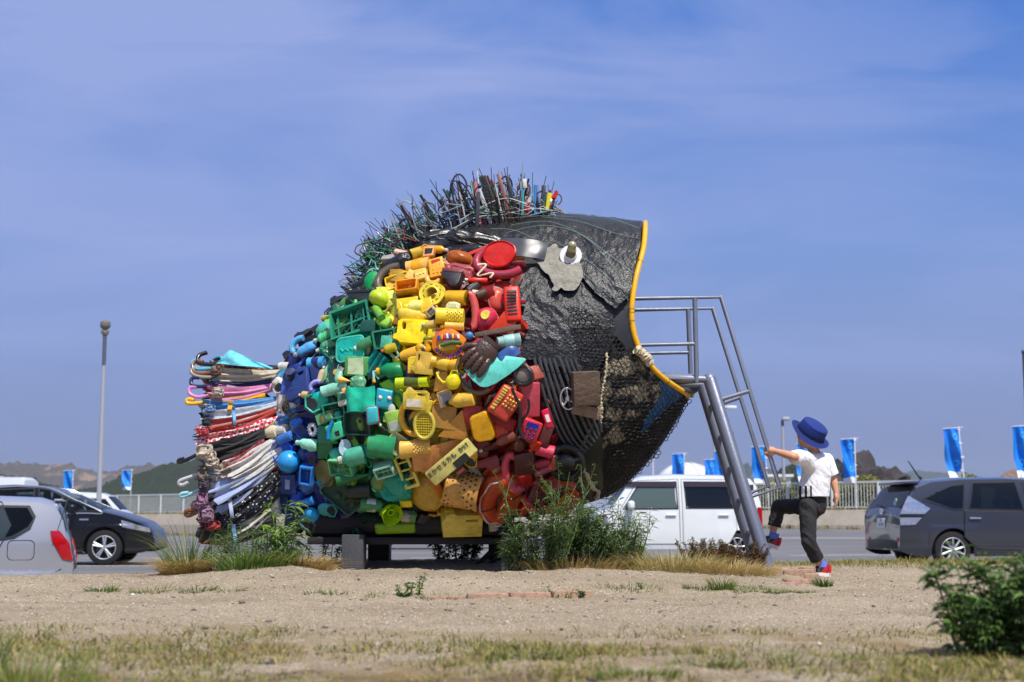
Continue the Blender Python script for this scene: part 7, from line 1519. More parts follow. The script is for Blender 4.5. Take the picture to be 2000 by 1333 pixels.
# little tufts along the bricks
for i, (px, Y, nn_, h, sp_, lab) in enumerate(((205, 7.9, 160, .05, .09, 'low green tuft on the path, leftmost of the row'), (232, 7.85, 60, .07, .03, 'small upright green tuft beside the leftmost tuft'), (310, 7.75, 220, .045, .13, 'wide low green tuft left of the tall grass clump'), (398, 7.6, 200, .045, .10, 'low tuft below the tall grass clump'), (460, 7.5, 90, .035, .08, 'thin olive tuft below the leaning grass clump'), (620, 7.3, 80, .04, .06, 'small tuft at the left end of the visible bricks'), (660, 7.28, 80, .035, .06, 'flat tuft on the bricks below the left leg'), (742, 7.2, 110, .035, .07, 'flat green tuft left of the upright weeds'), (860, 7.15, 170, .035, .12, 'broad flat tuft right of the upright weeds'), (1090, 7.2, 150, .05, .07, 'dark green tuft right of the bare bricks'), (1225, 7.6, 280, .04, .20, 'long flat tuft below the lime shrub'), (1405, 7.75, 220, .09, .07, 'spiky dark green tuft left of the ladder foot'), (1360, 7.7, 120, .04, .10, 'flat tuft left of the spiky tuft'))):
    tuft('grass_tuft', px, Y, nn_, h, sp_, GB if i % 3 else GG, lab, wd=.005, droop=.8, group='green tufts along the brick edging')
tuft('grass_patch', 1490, 7.8, 1900, .030, .26, leafmat((70, 100, 36), (112, 132, 56), (140, 140, 70), key='patch'), 'flat bright green grass patch in front of the brick blocks', wd=.005, droop=.9, cat='grass patch')
tuft('grass_tuft', 1600, 8.45, 150, .075, .05, GG, 'green tuft between the brick block and the child shoe', wd=.006, droop=.8, group='green tufts along the brick edging')
tuft('grass_tuft', 1545, 9.9, 240, .04, .16, GG, 'green tuft behind the brick blocks at the ladder', wd=.005, droop=.8, group='green tufts along the brick edging')
weed('upright_weed', 795, 7.2, 3, .095, .018, 'short upright leafy weed on the bricks, left of a taller one', WL, leaf=(.022, .010), nleaf=44, cat='weed', stemc=(80, 96, 50)); weed('upright_weed', 818, 7.22, 2, .15, .010, 'slim taller upright weed on the bricks under the fish', WL, leaf=(.020, .010), nleaf=40, cat='weed')
weed('upright_weed', 1128, 7.2, 3, .05, .02, 'short grey-green weed at the right end of the bricks', WG, leaf=(.022, .008), nleaf=30, cat='weed'); weed('upright_weed', 1255, 7.55, 2, .07, .02, 'small upright weed on the long flat tuft', WL, leaf=(.016, .007), nleaf=24, cat='weed')
tuft('grass_patch', 1030, 3.95, 520, .03, .12, GG, 'dark green clover-like patch in the middle foreground', wd=.004, droop=1.0, cat='grass patch'); tuft('grass_patch', 1240, 3.5, 520, .04, .10, GB, 'green patch at the bottom right of centre', wd=.004, droop=1.0, cat='grass patch'); tuft('grass_patch', 1370, 3.75, 420, .03, .10, GB, 'green patch in the right foreground', wd=.004, droop=1.0, cat='grass patch'); tuft('grass_patch', 1540, 3.9, 900, .03, .20, leafmat((84, 110, 44), (130, 136, 62), (160, 150, 84), key='p4'), 'wide green patch left of the foreground shrub', wd=.004, droop=1.0, cat='grass patch')
# foreground: grass bottom left, mugwort bottom right
tuft('foreground_grass', 60, 3.4, 520, .095, .17, leafmat((96, 122, 50), (150, 156, 84), (176, 160, 104), key='fg'), 'blurred tall grass in the bottom left corner', wd=.0035, droop=.5, cat='grass clump'); tuft('foreground_grass', -40, 3.6, 260, .13, .10, GG, 'dark blurred grass at the left edge of the foreground', wd=.004, droop=.6, cat='grass clump')
tuft('seed_stalk', 62, 3.7, 5, .115, .03, GD, 'dry grass stalks with seed heads at the bottom left', wd=.003, droop=.25, cat='grass stalk'); weed('seedling_weed', 158, 3.6, 2, .08, .01, 'thin weed with small leaves at the right of the corner grass', WL, leaf=(.012, .004), nleaf=24, cat='weed'); tuft('foreground_grass', 260, 3.35, 260, .04, .14, GB, 'low blurred grass right of the corner grass', wd=.0035, droop=.7, cat='grass clump')
mug = leafmat((54, 82, 36), (92, 124, 58), (116, 146, 80), key='mug')
weed('mugwort_shrub', 1990, 4.0, 46, .285, .14, 'dark green mugwort shrub filling the bottom right corner', mug, leaf=(.050, .013), nleaf=22, branch=2, lobes=5, cat='shrub', stemc=(90, 96, 60), lean=(-.08, 0)); weed('mugwort_shrub', 1890, 3.95, 9, .17, .04, 'low mugwort shoots at the left side of the corner shrub', mug, leaf=(.042, .010), nleaf=16, branch=1, lobes=5, cat='shrub', lean=(-.30, -.05))
# twigs and a turquoise scrap
tw = empty('dead_twigs', (*ground_pt(850, 9.0)[:2], gz1(*ground_pt(850, 9.0)[:2])), label='thin dead twigs lying on the gravel under the fish', cat='twigs')
for k in range(16):
    px = R.choice([640, 670, 700, 720, 900, 930, 950, 1060, 1080, 1240, 1270]) + R.uniform(-14, 14); Y = R.uniform(8.7, 9.2); x, y, z = ground_pt(px, Y); bm = bmesh.new(); a = R.uniform(-.6, .6); L = R.uniform(.06, .22); p = Vector((x, y, z + .006)); tube(bm, [p, p + Vector((L * .5 * math.cos(a), L * .5 * math.sin(a), R.uniform(.0, .04))), p + Vector((L * math.cos(a + .3), L * math.sin(a), R.uniform(0, .07)))], .0025, 5); build('twig', bm, mat((176, 148, 112), .8, per=.1, dirt=0, key='twig'), tw, Matrix.Translation(-tw.location))
x, y, z = ground_pt(1032, 8.6); bm = bmesh.new(); plate(bm, [(-.03, -.015), (.02, -.02), (.035, .005), (-.01, .02)], 0, .004); tag(build('plastic_scrap', bm, pl((70, 180, 170)), None, Matrix.Translation((x, y, z + .01)) @ Matrix.Rotation(.4, 4, 'X')), 'torn turquoise plastic scrap on the gravel by the right leg', 'scrap')
# ------------------------------------------------------------------ cars
TYRE = mat((26, 26, 28), .85, var=.2, scale=20, bump=.3, per=0, key='tyre'); RIMM = mat((186, 188, 192), .45, metal=.7, var=.1, per=0, dirt=.15, key='rimm'); GLS = mat((28, 32, 40), .06, var=.15, scale=1.5, per=0, dirt=0, key='gls', spec=.7); GLB = mat((22, 24, 30), .10, var=.1, per=0, dirt=0, key='glb', spec=.6); TRIM = mat((24, 24, 26), .45, per=0, dirt=.1, key='trim'); CHR = mat((214, 216, 220), .15, metal=.9, var=.05, per=0, dirt=0, key='chr'); REDL = mat((168, 12, 18), .12, var=.2, scale=20, per=0, dirt=0, coat=1, key='redl'); CLR = mat((214, 220, 228), .08, metal=.75, var=.5, scale=14, per=0, dirt=0, coat=1, key='clr'); SKIN_IN = mat((70, 72, 76), .8, per=0, key='inn')
def pane_mat(f, col):
    m = bpy.data.materials.new('glass'); m.use_nodes = True; t = m.node_tree; b = t.nodes['Principled BSDF']; b.inputs['Base Color'].default_value = (*lin((20, 24, 28)), 1); b.inputs['Roughness'].default_value = .05
    tr = nn(t, 'ShaderNodeBsdfTransparent'); tr.inputs[0].default_value = (*col, 1); mx = nn(t, 'ShaderNodeMixShader'); mx.inputs[0].default_value = f; t.links.new(tr.outputs[0], mx.inputs[1]); t.links.new(b.outputs[0], mx.inputs[2]); t.links.new(mx.outputs[0], t.nodes['Material Output'].inputs[0]); return m
CLEARG = pane_mat(.45, (.62, .72, .70)); DARKG = pane_mat(.80, (.30, .32, .36)); SEAT = mat((58, 58, 62), .9, var=.2, per=0, key='seat')
def wheel(car_, x, y, r, wd, spokes, side):
    wh = empty('wheel', (x, y, r)); wh.parent = car_
    bm = bmesh.new(); pr = [(-wd / 2, r * .66), (-wd / 2 - .004, r * .8), (-wd / 2 + .012, r * .96), (-wd / 2 + .035, r), (wd / 2 - .035, r), (wd / 2 - .012, r * .96), (wd / 2 + .004, r * .8), (wd / 2, r * .66), (-wd / 2, r * .66)]
    lathe(bm, pr, 36); RX = Matrix.Rotation(pi / 2, 4, 'X')
    for v in bm.verts: v.co = RX @ v.co
    build('tyre', bm, TYRE, wh)
    bm = bmesh.new(); o = side * (wd / 2 - .02); lathe(bm, [(-.05, 0), (-.05, r * .6), (.03, r * .64), (.045, r * .67), (.045, r * .69), (-.05, r * .69)], 32)
    for v in bm.verts: v.co = Vector((v.co.x, o + side * (v.co.z - .045), v.co.y))
    build('rim_barrel', bm, mat((40, 41, 44), .5, metal=.3, per=0, dirt=0, key='barrel'), wh)
    bm = bmesh.new()
    for k in range(spokes):
        a = 2 * pi * k / spokes + .3
        for da in ((-.10, .10) if spokes <= 5 else (0,)):
            tube(bm, [(math.cos(a + da * .5) * r * .10, o + side * .004, math.sin(a + da * .5) * r * .10), (math.cos(a + da * 1.3) * r * .66, o + side * .012, math.sin(a + da * 1.3) * r * .66)], .02, 6, rs=[.024, .017])
    tube(bm, [(math.cos(q) * r * .66, o + side * .010, math.sin(q) * r * .66) for q in [i * 2 * pi / 32 for i in range(32)]], .013, 8, closed=True); cyl(bm, (0, o - .02 * side, 0), (0, o + .02 * side, 0), r * .14, r * .11, 14); build('rim', bm, RIMM, wh)
    return wh
def car(name, label, cat, loc, heading, paint, top, L, Wd, belt, wheels, wr, clear=.22, tumble=.16, glass=(), wind=None, rear=None, spokes=5, plan=.16, head=(), tail=(), door=(), mirror=None, extra=None, group='cars parked behind the fish', roofdrop=.05, sides=(1, -1), visor=False, clear_g=()):
    """top: (x, z) outline of the centre line from tail to nose, front +x"""
    r = empty(name, loc, heading, label, cat, group); tx = [p[0] for p in top]; tz = [p[1] for p in top]; h2 = Wd / 2; ra = wr + .055
    def zt(x): return float(np.interp(x, tx, tz))
    def zb(x):
        z = clear + .10 * max(0, (abs(x) - L / 2 + .35) / .35) ** 2
        for wx in wheels:
            if abs(x - wx) < ra: z = max(z, wr + math.sqrt(ra * ra - (x - wx) ** 2))
        return z
    zmax = max(tz)
    def hw(x, z):
        e = max(0, (abs(x) - (L / 2 - .75)) / .75); p = 1 - plan * e ** 2.4
        k = 1 - .03 * ((z - belt * .72) / (belt * .72)) ** 2 if z < belt else 1 - .03 * .15 - tumble * ((z - belt) / max(.01, zmax - belt)) ** 1.25
        k -= .035 * max(0, (clear + .28 - z) / .28) ** 2
        return h2 * p * k + (.012 if any(abs(x - wx) < ra + .05 and z < wr + ra + .04 for wx in wheels) else 0)
    def shrink(poly, k):
        cx = sum(p[0] for p in poly) / len(poly); cz = sum(p[1] for p in poly) / len(poly)
        return [(p[0] - math.copysign(min(abs(p[0] - cx), k), p[0] - cx), p[1] - math.copysign(min(abs(p[1] - cz), k), p[1] - cz)) for p in poly]
    xs = sorted(set([round(v, 4) for v in np.linspace(-L / 2, L / 2, 190)] + [round(wx + ra * math.cos(a), 4) for wx in wheels for a in np.linspace(0, pi, 25)] + [round(t, 4) for t in tx]))
    bm = bmesh.new(); rows = []; ns, nr = 34, 9
    for x in xs:
        zT = max(zt(x), zb(x) + .03); B_ = zb(x); sh = min(roofdrop, (zT - B_) * .3); row = []
        for i in range(ns + 1): z = B_ + (zT - sh - B_) * i / ns; row.append((hw(x, z), z))
        w0 = row[-1][0]
        for i in range(1, nr): y = w0 * math.cos(i / nr * pi / 2); row.append((y, zT - sh * (y / w0) ** 4))
        full = [bm.verts.new((x, y, z)) for y, z in row] + [bm.verts.new((x, 0, zT))] + [bm.verts.new((x, -y, z)) for y, z in reversed(row)]
        rows.append(full)
    holes = [shrink(gp, .02) for gp in glass]
    def open_at(q, side_):
        if side_: return any(inside(gp, q.x, q.z) for gp in holes)
        return any(rg and rg[0] + .02 < q.x < rg[1] - .02 and abs(q.y) < hw(q.x, zt(q.x) - roofdrop) * kk - .03 for rg, kk in ((wind, .93), (rear, .86)))
    for a, b in zip(rows, rows[1:]):
        for k in range(len(a) - 1):
            if not open_at((a[k].co + b[k + 1].co) / 2, k < ns or k >= len(a) - 1 - ns): bm.faces.new((a[k], b[k], b[k + 1], a[k + 1]))
    bm.faces.new(rows[0]); bm.faces.new(rows[-1][::-1]); build('body', bm, paint, r, ang=32)
    bm = bmesh.new(); box(bm, (0, 0, clear + .26), (L * .80, Wd - .42, .42), .02)
    build('underbody', bm, TRIM, r)
    if glass:
        gx = [p[0] for gp in glass for p in gp]; x1 = max(gx) - .75
        for sx in (x1, x1 - .92):
            for sy in (-.36, .36):
                bm = bmesh.new(); box(bm, (sx, sy, belt - .38), (.5, .48, .16), .05); box(bm, (sx - .26, sy, belt - .06), (.16, .46, .62), .06, rot=Matrix.Rotation(-.2, 3, 'Y')); box(bm, (sx - .33, sy, belt + .33), (.10, .26, .19), .04); build('seat', bm, SEAT, r)
        bm = bmesh.new(); box(bm, (x1 + .75, 0, belt - .10), (.35, Wd - .3, .18), .04); build('dashboard', bm, TRIM, r); bm = bmesh.new(); tube(bm, [(x1 + .42 - .08 * math.sin(q), -.36 + .17 * math.cos(q), belt + .02 + .16 * math.sin(q)) for q in [i * pi / 8 for i in range(16)]], .014, 6, closed=True); build('steering_wheel', bm, TRIM, r)
    # side patches: polygons in (x, z) laid on the curved side
    def patch(nm, poly, off, m, s, par=None, smooth=True, inner=0.0):
        x0, x1 = min(p[0] for p in poly), max(p[0] for p in poly); n = 26; bm = bmesh.new(); g = []
        for i in range(n + 1):
            x = x0 + (x1 - x0) * (i / n if 0 < i < n else (1e-3 if i == 0 else 1 - 1e-3)); zz = []
            for a, b in zip(poly, poly[1:] + poly[:1]):
                if (a[0] - x) * (b[0] - x) <= 0 and a[0] != b[0]: zz.append(a[1] + (b[1] - a[1]) * (x - a[0]) / (b[0] - a[0]))
            if len(zz) < 2: continue
            lo, hi = min(zz), max(zz); g.append([bm.verts.new((x, s * (hw(x, lo + (hi - lo) * j / 10) + off), lo + (hi - lo) * j / 10)) for j in range(11)])
        for a, b in zip(g, g[1:]):
            for j in range(10): bm.faces.new((a[j], b[j], b[j + 1], a[j + 1]))
        o = build(nm, bm, m, par or r, smooth=smooth); return o
    for s in sides:
        for dp, hpos in door:
            d = patch('door', dp, .006, paint, s)
            # shut line
            bm = bmesh.new(); pts = []
            for a, b in zip(dp, dp[1:] + dp[:1]):
                for q in range(8): x = a[0] + (b[0] - a[0]) * q / 8; z = a[1] + (b[1] - a[1]) * q / 8; pts.append((x, s * (hw(x, z) + .003), z))
            tube(bm, pts, .006, 5, closed=True); build('shut_line', bm, TRIM, d)
            bm = bmesh.new(); y = s * (hw(hpos[0], hpos[1]) + .03); box(bm, (hpos[0], y, hpos[1]), (.21, .03, .034), .012); build('handle', bm, hpos[2] if len(hpos) > 2 else paint, d)
        for gi, gp in enumerate(glass):
            bm = bmesh.new(); gin = shrink(gp, .026); gout = [(p[0] * 1.0, p[1]) for p in gp]; n_ = len(gp)
            for e_ in range(n_):
                def fr_(u, v):
                    q = [gout[e_][i] + (gout[(e_ + 1) % n_][i] - gout[e_][i]) * u for i in (0, 1)]; p = [gin[e_][i] + (gin[(e_ + 1) % n_][i] - gin[e_][i]) * u for i in (0, 1)]; x = q[0] + (p[0] - q[0]) * v; z = q[1] + (p[1] - q[1]) * v; return Vector((x, s * (hw(x, z) + .010), z))
                sheet(bm, fr_, 10, 2)
            w_ = build('side_window', bm, TRIM, r); patch('pane', shrink(gp, .02), .007, CLEARG if gi in clear_g else DARKG, s, w_)
            if visor:
                zt_ = max(p[1] for p in gp); xa, xb = min(p[0] for p in gp), max(p[0] for p in gp); patch('rain_visor', [(xa + .02, zt_ - .11), (xb - .02, zt_ - .11), (xb - .02, zt_ - .005), (xa + .02, zt_ - .005)] , .030, mat((62, 52, 58), .15, var=.1, per=0, dirt=0, key='rv'), s, w_)
        for hp in head: patch('headlight', hp, .012, CLR, s)
        for tp, m_ in tail: patch('tail_light', tp, .014, m_, s)
        if mirror:
            x, z, m_ = mirror; bm = bmesh.new(); y = hw(x, z); box(bm, (x, s * (y + .13), z + .03), (.13, .22, .17), .05, seg=3); build('mirror', bm, m_, r)
            bm = bmesh.new(); box(bm, (x + .02, s * (y + .03), z - .03), (.08, .1, .05), .015); build('mirror_arm', bm, TRIM, r)
        for wx in wheels: wheel(r, wx, s * (h2 - .105), wr, .20, spokes, s)
    def glasspatch(nm, x0, x1, k, off, par=None):
        n = 14; bm = bmesh.new(); g = []
        for i in range(n + 1):
            x = x0 + (x1 - x0) * i / n; zT = zt(x); dz = (zt(x + .01) - zt(x - .01)) / .02; nrm = Vector((-dz, 0, 1)).normalized() * off; w0 = hw(x, zT - roofdrop) * k
            g.append([bm.verts.new(Vector((x, w0 * (j / 5 - 1), zT - roofdrop * abs((j / 5 - 1) * k) ** 4)) + nrm) for j in range(11)])
        for a, b in zip(g, g[1:]):
            for j in range(10): bm.faces.new((a[j], a[j + 1], b[j + 1], b[j]))
        return build(nm, bm, CLEARG if nm == 'windscreen' else DARKG, par or r)
    if wind: glasspatch('windscreen', *wind, .93, .006)
    if rear: glasspatch('rear_window', *rear, .86, .008)
    if extra: extra(r, hw, zt, patch)
    return r
def place_by(px, D, z=None):
    x = (px - CX) / F * D; return Vector((x, D, float(zp(x, D)) if z is None else z))
def pnt(c, rough=.25, metal=.0, coat=1.0): return mat(c, rough, metal=metal, var=.05, scale=1.5, per=0, dirt=.06, coat=coat, key='paint')
def plate_no(r, x, z, yy, lines, face):
    bm = bmesh.new(); box(bm, (x, yy, z), (.012, .33, .165), .004); p = build('number_plate', bm, mat((222, 224, 222), .4, per=0, dirt=.1, key='npl'), r)
    for t, dz, sz in lines:
        me = text_mesh(t, sz, .0008); M = Matrix.Translation((x + face * .009, yy, z + dz)) @ Matrix.Rotation(-pi / 2 if face < 0 else pi / 2, 4, 'Z') @ Matrix.Rotation(pi / 2, 4, 'X'); link('lettering', me, mat((20, 70, 44), .5, per=0, dirt=0, key='np'), p, M)
# --- dark grey wagon at the right, tail towards the camera
def wagon_extra(r, hw, zt, patch):
    plate_no(r, -2.305, .78, .02, (('300', .045, .05), ('31-24', -.025, .085)), -1)
    bm = bmesh.new(); box(bm, (-1.98, 0, 1.462), (.26, 1.14, .05), .02); build('roof_spoiler', bm, r.children[0].data.materials[0], r)
    bm = bmesh.new(); tube(bm, [(-1.55, 0, 1.55), (-1.60, 0, 1.59), (-1.78, 0, 1.86)], .012, 7, rs=[.03, .014, .009]); build('aerial', bm, TRIM, r)
    bm = bmesh.new(); tube(bm, [(-2.30, .06 * math.cos(q), .98 + .045 * math.sin(q)) for q in [i * pi / 8 for i in range(16)]], .008, 6, closed=True); tube(bm, [(-2.30, .025 * math.cos(q), .985 + .038 * math.sin(q)) for q in [i * pi / 8 for i in range(16)]], .006, 6, closed=True); tube(bm, [(-2.30, .045 * math.cos(q), 1.0 + .016 * math.sin(q)) for q in [i * pi / 8 for i in range(16)]], .006, 6, closed=True); build('emblem', bm, CHR, r)
    bm = bmesh.new(); tube(bm, [(-2.29, .0, 1.075), (-2.27, .30, 1.10)], .014, 6); build('wiper', bm, TRIM, r)
    for z, c, y in ((1.16, (140, 196, 110), -.58), (1.11, (150, 180, 226), -.53)):
        bm = bmesh.new(); cyl(bm, (-2.25 - .02, y, z), (-2.262 - .02, y, z), .04, seg=14); build('sticker', bm, mat(c, .5, per=0, dirt=0), r)
    me = text_mesh('S', .05, .001); link('badge', me, CHR, r, Matrix.Translation((-2.302, -.42, .93)) @ Matrix.Rotation(-pi / 2, 4, 'Z') @ Matrix.Rotation(pi / 2, 4, 'X'))
    bm = bmesh.new(); box(bm, (-2.285, 0, .42), (.06, 1.3, .16), .02); build('bumper_insert', bm, TRIM, r)
    for y in (-.62, .62): bm = bmesh.new(); box(bm, (-2.305, y, .50), (.02, .18, .07), .01); build('reflector', bm, REDL, r)
c = place_by(1775, 24.6); a = rad(8)
hx = Vector((math.cos(a), math.sin(a), 0))
DGY = pnt((60, 62, 71), .28, .45)
car('station_wagon', 'dark grey hybrid station wagon showing its tail and number plate at the right', 'car', c + hx * 2.06 + Vector((-.20, .35, 0)), a, DGY, [(-2.30, .30), (-2.305, .60), (-2.29, .92), (-2.24, 1.05), (-1.98, 1.42), (-1.72, 1.515), (-1.2, 1.56), (-.4, 1.575), (.3, 1.545), (.85, 1.40), (1.45, 1.08), (1.75, .98), (2.1, .85), (2.25, .66), (2.30, .35)], 4.62, 1.775, .98, (-1.42, 1.36), .32, glass=[[(-1.92, 1.16), (-1.36, .99), (-1.20, 1.00), (-1.12, 1.45), (-1.36, 1.42)], [(-1.12, 1.00), (-.12, .98), (-.20, 1.49), (-1.00, 1.475)], [(-.04, .98), (.78, .96), (.35, 1.40), (-.10, 1.48)], [(.84, .97), (1.16, .96), (.86, 1.20)]], wind=(.45, 1.40), rear=(-2.235, -1.96), spokes=10, tail=[([(-2.295, .93), (-1.90, .93), (-1.80, 1.02), (-2.14, 1.24), (-2.20, 1.14)], CLR), ([(-2.30, .875), (-1.95, .88), (-1.90, .925), (-2.295, .925)], TRIM), ([(-2.30, .74), (-2.06, .75), (-1.95, .87), (-2.30, .87)], CLR)], door=[([(-1.22, .55), (-1.0, .36), (-.12, .34), (-.12, .97), (-1.20, .985)], (-1.02, .86, CHR)), ([(-.08, .34), (.95, .34), (1.0, .95), (-.08, .97)], (.05, .85, CHR))], mirror=(.75, 1.0, DGY), head=[[(1.75, .72), (2.2, .60), (2.2, .72), (1.8, .90)]], extra=wagon_extra, plan=.14, visor=False, clear_g=(2, 3))
# --- white kei minivan behind the ladder
WHT = pnt((226, 230, 228), .3)
c = place_by(1163, 28.6); a = pi + rad(3)
car('minivan', 'small white boxy minivan with smoked rain visors behind the ladder', 'minivan', place_by(1308, 28.8), a, WHT, [(-1.70, .30), (-1.71, .70), (-1.69, 1.1), (-1.60, 1.52), (-1.50, 1.64), (-.9, 1.70), (0, 1.715), (.65, 1.68), (.92, 1.58), (1.22, 1.16), (1.30, 1.05), (1.58, .97), (1.69, .80), (1.71, .5), (1.70, .30)], 3.42, 1.48, 1.02, (-1.18, 1.16), .275, glass=[[(-1.56, 1.04), (-1.22, 1.04), (-1.22, 1.50), (-1.48, 1.48)], [(-1.12, 1.02), (-.18, 1.02), (-.14, 1.56), (-1.10, 1.55)], [(-.03, 1.01), (1.08, 1.0), (.74, 1.52), (-.01, 1.56)]], wind=(.92, 1.26), rear=(-1.66, -1.56), spokes=7, door=[([(-1.18, .62), (-1.02, .34), (-.12, .34), (-.10, 1.60), (-1.15, 1.59)], (-.92, .90)), ([(-.06, .34), (.88, .34), (1.12, 1.0), (.76, 1.57), (-.04, 1.60)], (.12, .90))], mirror=(.92, 1.06, WHT), head=[[(1.35, .72), (1.66, .70), (1.66, .88), (1.38, .92)]], tail=[([(-1.70, .62), (-1.60, .62), (-1.60, 1.05), (-1.70, 1.05)], REDL)], plan=.10, tumble=.13, visor=True, clear=.24, clear_g=(2,))
# --- black hatchback at the left
BLP = pnt((13, 14, 17), .2, 0, .25)
def black_extra(r, hw, zt, patch):
    for s in (1, -1):
        bm = bmesh.new(); P_ = [(-1.6, 1.02), (-.9, 1.37), (-.2, 1.455), (.35, 1.42), (.8, 1.22), (1.35, .97), (1.0, .955), (0, .94)]; tube(bm, [(x, s * (hw(x, z) + .018), z) for x, z in [(q.x, q.y) for q in spline([(a_, b_, 0) for a_, b_ in P_], 50)]], .012, 6); build('chrome_strip', bm, CHR, r)
        bm = bmesh.new(); tube(bm, [(-.9, s * (hw(-.9, .33) + .02), .33), (.82, s * (hw(.82, .33) + .02), .33)], .018, 6); build('sill_strip', bm, CHR, r)
        bm = bmesh.new(); box(bm, (1.02, s * (hw(1.02, .84) + .012), .84), (.17, .01, .03)); build('badge', bm, CHR, r)
a = rad(4)
car('hatchback', 'glossy black hatchback with chrome window line parked behind the silver car', 'car', place_by(86, 27.4), a, BLP, [(-2.30, .35), (-2.31, .8), (-2.2, 1.08), (-1.85, 1.32), (-1.2, 1.46), (-.4, 1.50), (.2, 1.47), (.7, 1.30), (1.35, 1.03), (1.65, .96), (2.05, .82), (2.24, .66), (2.31, .45), (2.29, .30)], 4.62, 1.78, .95, (-1.38, 1.40), .325, glass=[[(-1.55, 1.03), (-.85, 1.0), (-.78, 1.39), (-.95, 1.36)], [(-.76, .98), (.12, .97), (.08, 1.43), (-.70, 1.40)], [(.18, .97), (1.28, .985), (.74, 1.22), (.34, 1.40), (.14, 1.43)]], wind=(.62, 1.32), rear=(-2.15, -1.80), spokes=5, door=[([(-.85, .45), (.12, .36), (.12, .95), (-.95, .97)], (-.70, .84, CHR)), ([(.16, .36), (1.02, .36), (1.10, .95), (.16, .95)], (.30, .84, CHR))], mirror=(.82, 1.0, BLP), head=[[(1.72, .70), (2.22, .60), (2.20, .68), (1.70, .83)]], tail=[([(-2.3, .8), (-2.0, .85), (-2.0, 1.0), (-2.2, 1.05)], REDL)], extra=black_extra, plan=.20, clear_g=(1, 2))
# --- silver hatchback, nearest, cut by the left edge
SIL = pnt((166, 168, 177), .30, .4)
def silver_extra(r, hw, zt, patch):
    for s in (1, -1):
        bm = bmesh.new(); n = 20; P_ = [(-1.33 + x, z) for x, z in rrect(.28, .21, .05, 4, 0, .93)]; tube(bm, [(x, s * (hw(x, z) + .002), z) for x, z in P_], .004, 5, closed=True); build('fuel_flap', bm, TRIM, r)
        bm = bmesh.new(); P_ = [(-1.80, 1.50), (-1.72, 1.2), (-1.66, .98)]; tube(bm, [(x, s * (hw(x, z) + .002), z) for x, z in P_], .005, 5); tube(bm, [(x, s * (hw(x, z) + .002), z) for x, z in [(-1.76, .72), (-1.5, .56), (-1.38, .46)]], .005, 5); build('seam', bm, TRIM, r)
    bm = bmesh.new(); box(bm, (-1.69, 0, 1.487), (.10, .9, .025), .010); build('roof_spoiler', bm, SIL, r)
    bm = bmesh.new(); box(bm, (-1.88, 0, .45), (.06, 1.3, .18), .04); build('bumper', bm, SIL, r)
    bm = bmesh.new(); box(bm, (-1.865, .52, 1.02), (.01, .09, .06)); build('sticker', bm, mat((220, 60, 50), .5, per=0, dirt=0), r)
D = 16.4; a = pi + rad(15); zg = CZ + (1023 - 968) * D / F - 1.545
car('compact_car', 'silver compact hatchback with red tail light, cut off by the left edge', 'car', Vector((-6.93, D - .05, zg)), a, SIL, [(-1.88, .32), (-1.90, .55), (-1.88, .82), (-1.84, 1.0), (-1.76, 1.30), (-1.68, 1.46), (-1.5, 1.52), (-.8, 1.545), (0, 1.53), (.4, 1.42), (1.0, 1.02), (1.5, .92), (1.8, .72), (1.87, .35)], 3.78, 1.70, 1.0, (-1.34, 1.22), .295, glass=[[(-1.47, 1.30), (-1.42, 1.16), (-1.26, 1.06), (-1.0, 1.01), (-.30, .99), (-.30, 1.43), (-1.40, 1.42)], [(-.22, 1.0), (.7, .98), (.25, 1.40), (-.22, 1.42)]], wind=(.42, .98), rear=(-1.80, -1.70), spokes=5, tail=[([(-1.885, .80), (-1.77, .83), (-1.65, 1.04), (-1.63, 1.14), (-1.73, 1.14), (-1.84, 1.0)], REDL)], door=[([(-1.02, .78), (-.86, .46), (-.28, .36), (-.26, 1.46), (-1.10, 1.46), (-1.22, 1.2)], (-.86, .90)), ([(-.24, .36), (.65, .36), (.78, .98), (.28, 1.42), (-.22, 1.46)], (-.1, .90))], mirror=(.6, 1.02, SIL), extra=silver_extra, plan=.13, clear_g=(0, 1), roofdrop=.07, tumble=.15)
# --- farther cars
car('van', 'white delivery van with slanting nose behind the tall lamp post', 'van', place_by(165, 58), rad(2), WHT, [(-2.2, .4), (-2.22, 1.2), (-2.15, 1.85), (-1.9, 1.95), (0, 1.97), (.9, 1.93), (1.2, 1.82), (1.75, 1.25), (2.1, 1.05), (2.2, .8), (2.2, .4)], 4.4, 1.7, 1.2, (-1.4, 1.5), .32, glass=[[(-2.0, 1.25), (-.8, 1.25), (-.8, 1.72), (-1.95, 1.72)], [(-.7, 1.25), (.3, 1.25), (.3, 1.72), (-.7, 1.72)], [(.42, 1.22), (1.55, 1.2), (1.15, 1.68), (.42, 1.72)]], wind=(1.22, 1.74), rear=None, mirror=(1.5, 1.2, CHR), plan=.08, tumble=.12)
car('box_truck', 'white box truck at the left edge behind the black car', 'truck', place_by(-62, 60), rad(0), WHT, [(-2.9, .6), (-2.92, 1.4), (-2.9, 2.55), (-2.8, 2.62), (0, 2.66), (2.6, 2.62), (2.75, 2.5), (2.85, 1.6), (2.92, 1.2), (2.92, .5)], 5.84, 1.9, 1.5, (-1.8, 1.9), .36, glass=[[(1.2, 1.6), (2.3, 1.6), (2.3, 2.2), (1.2, 2.2)], [(-1.8, 1.7), (.6, 1.7), (.6, 2.2), (-1.8, 2.2)]], wind=None, plan=.05, tumble=.05)
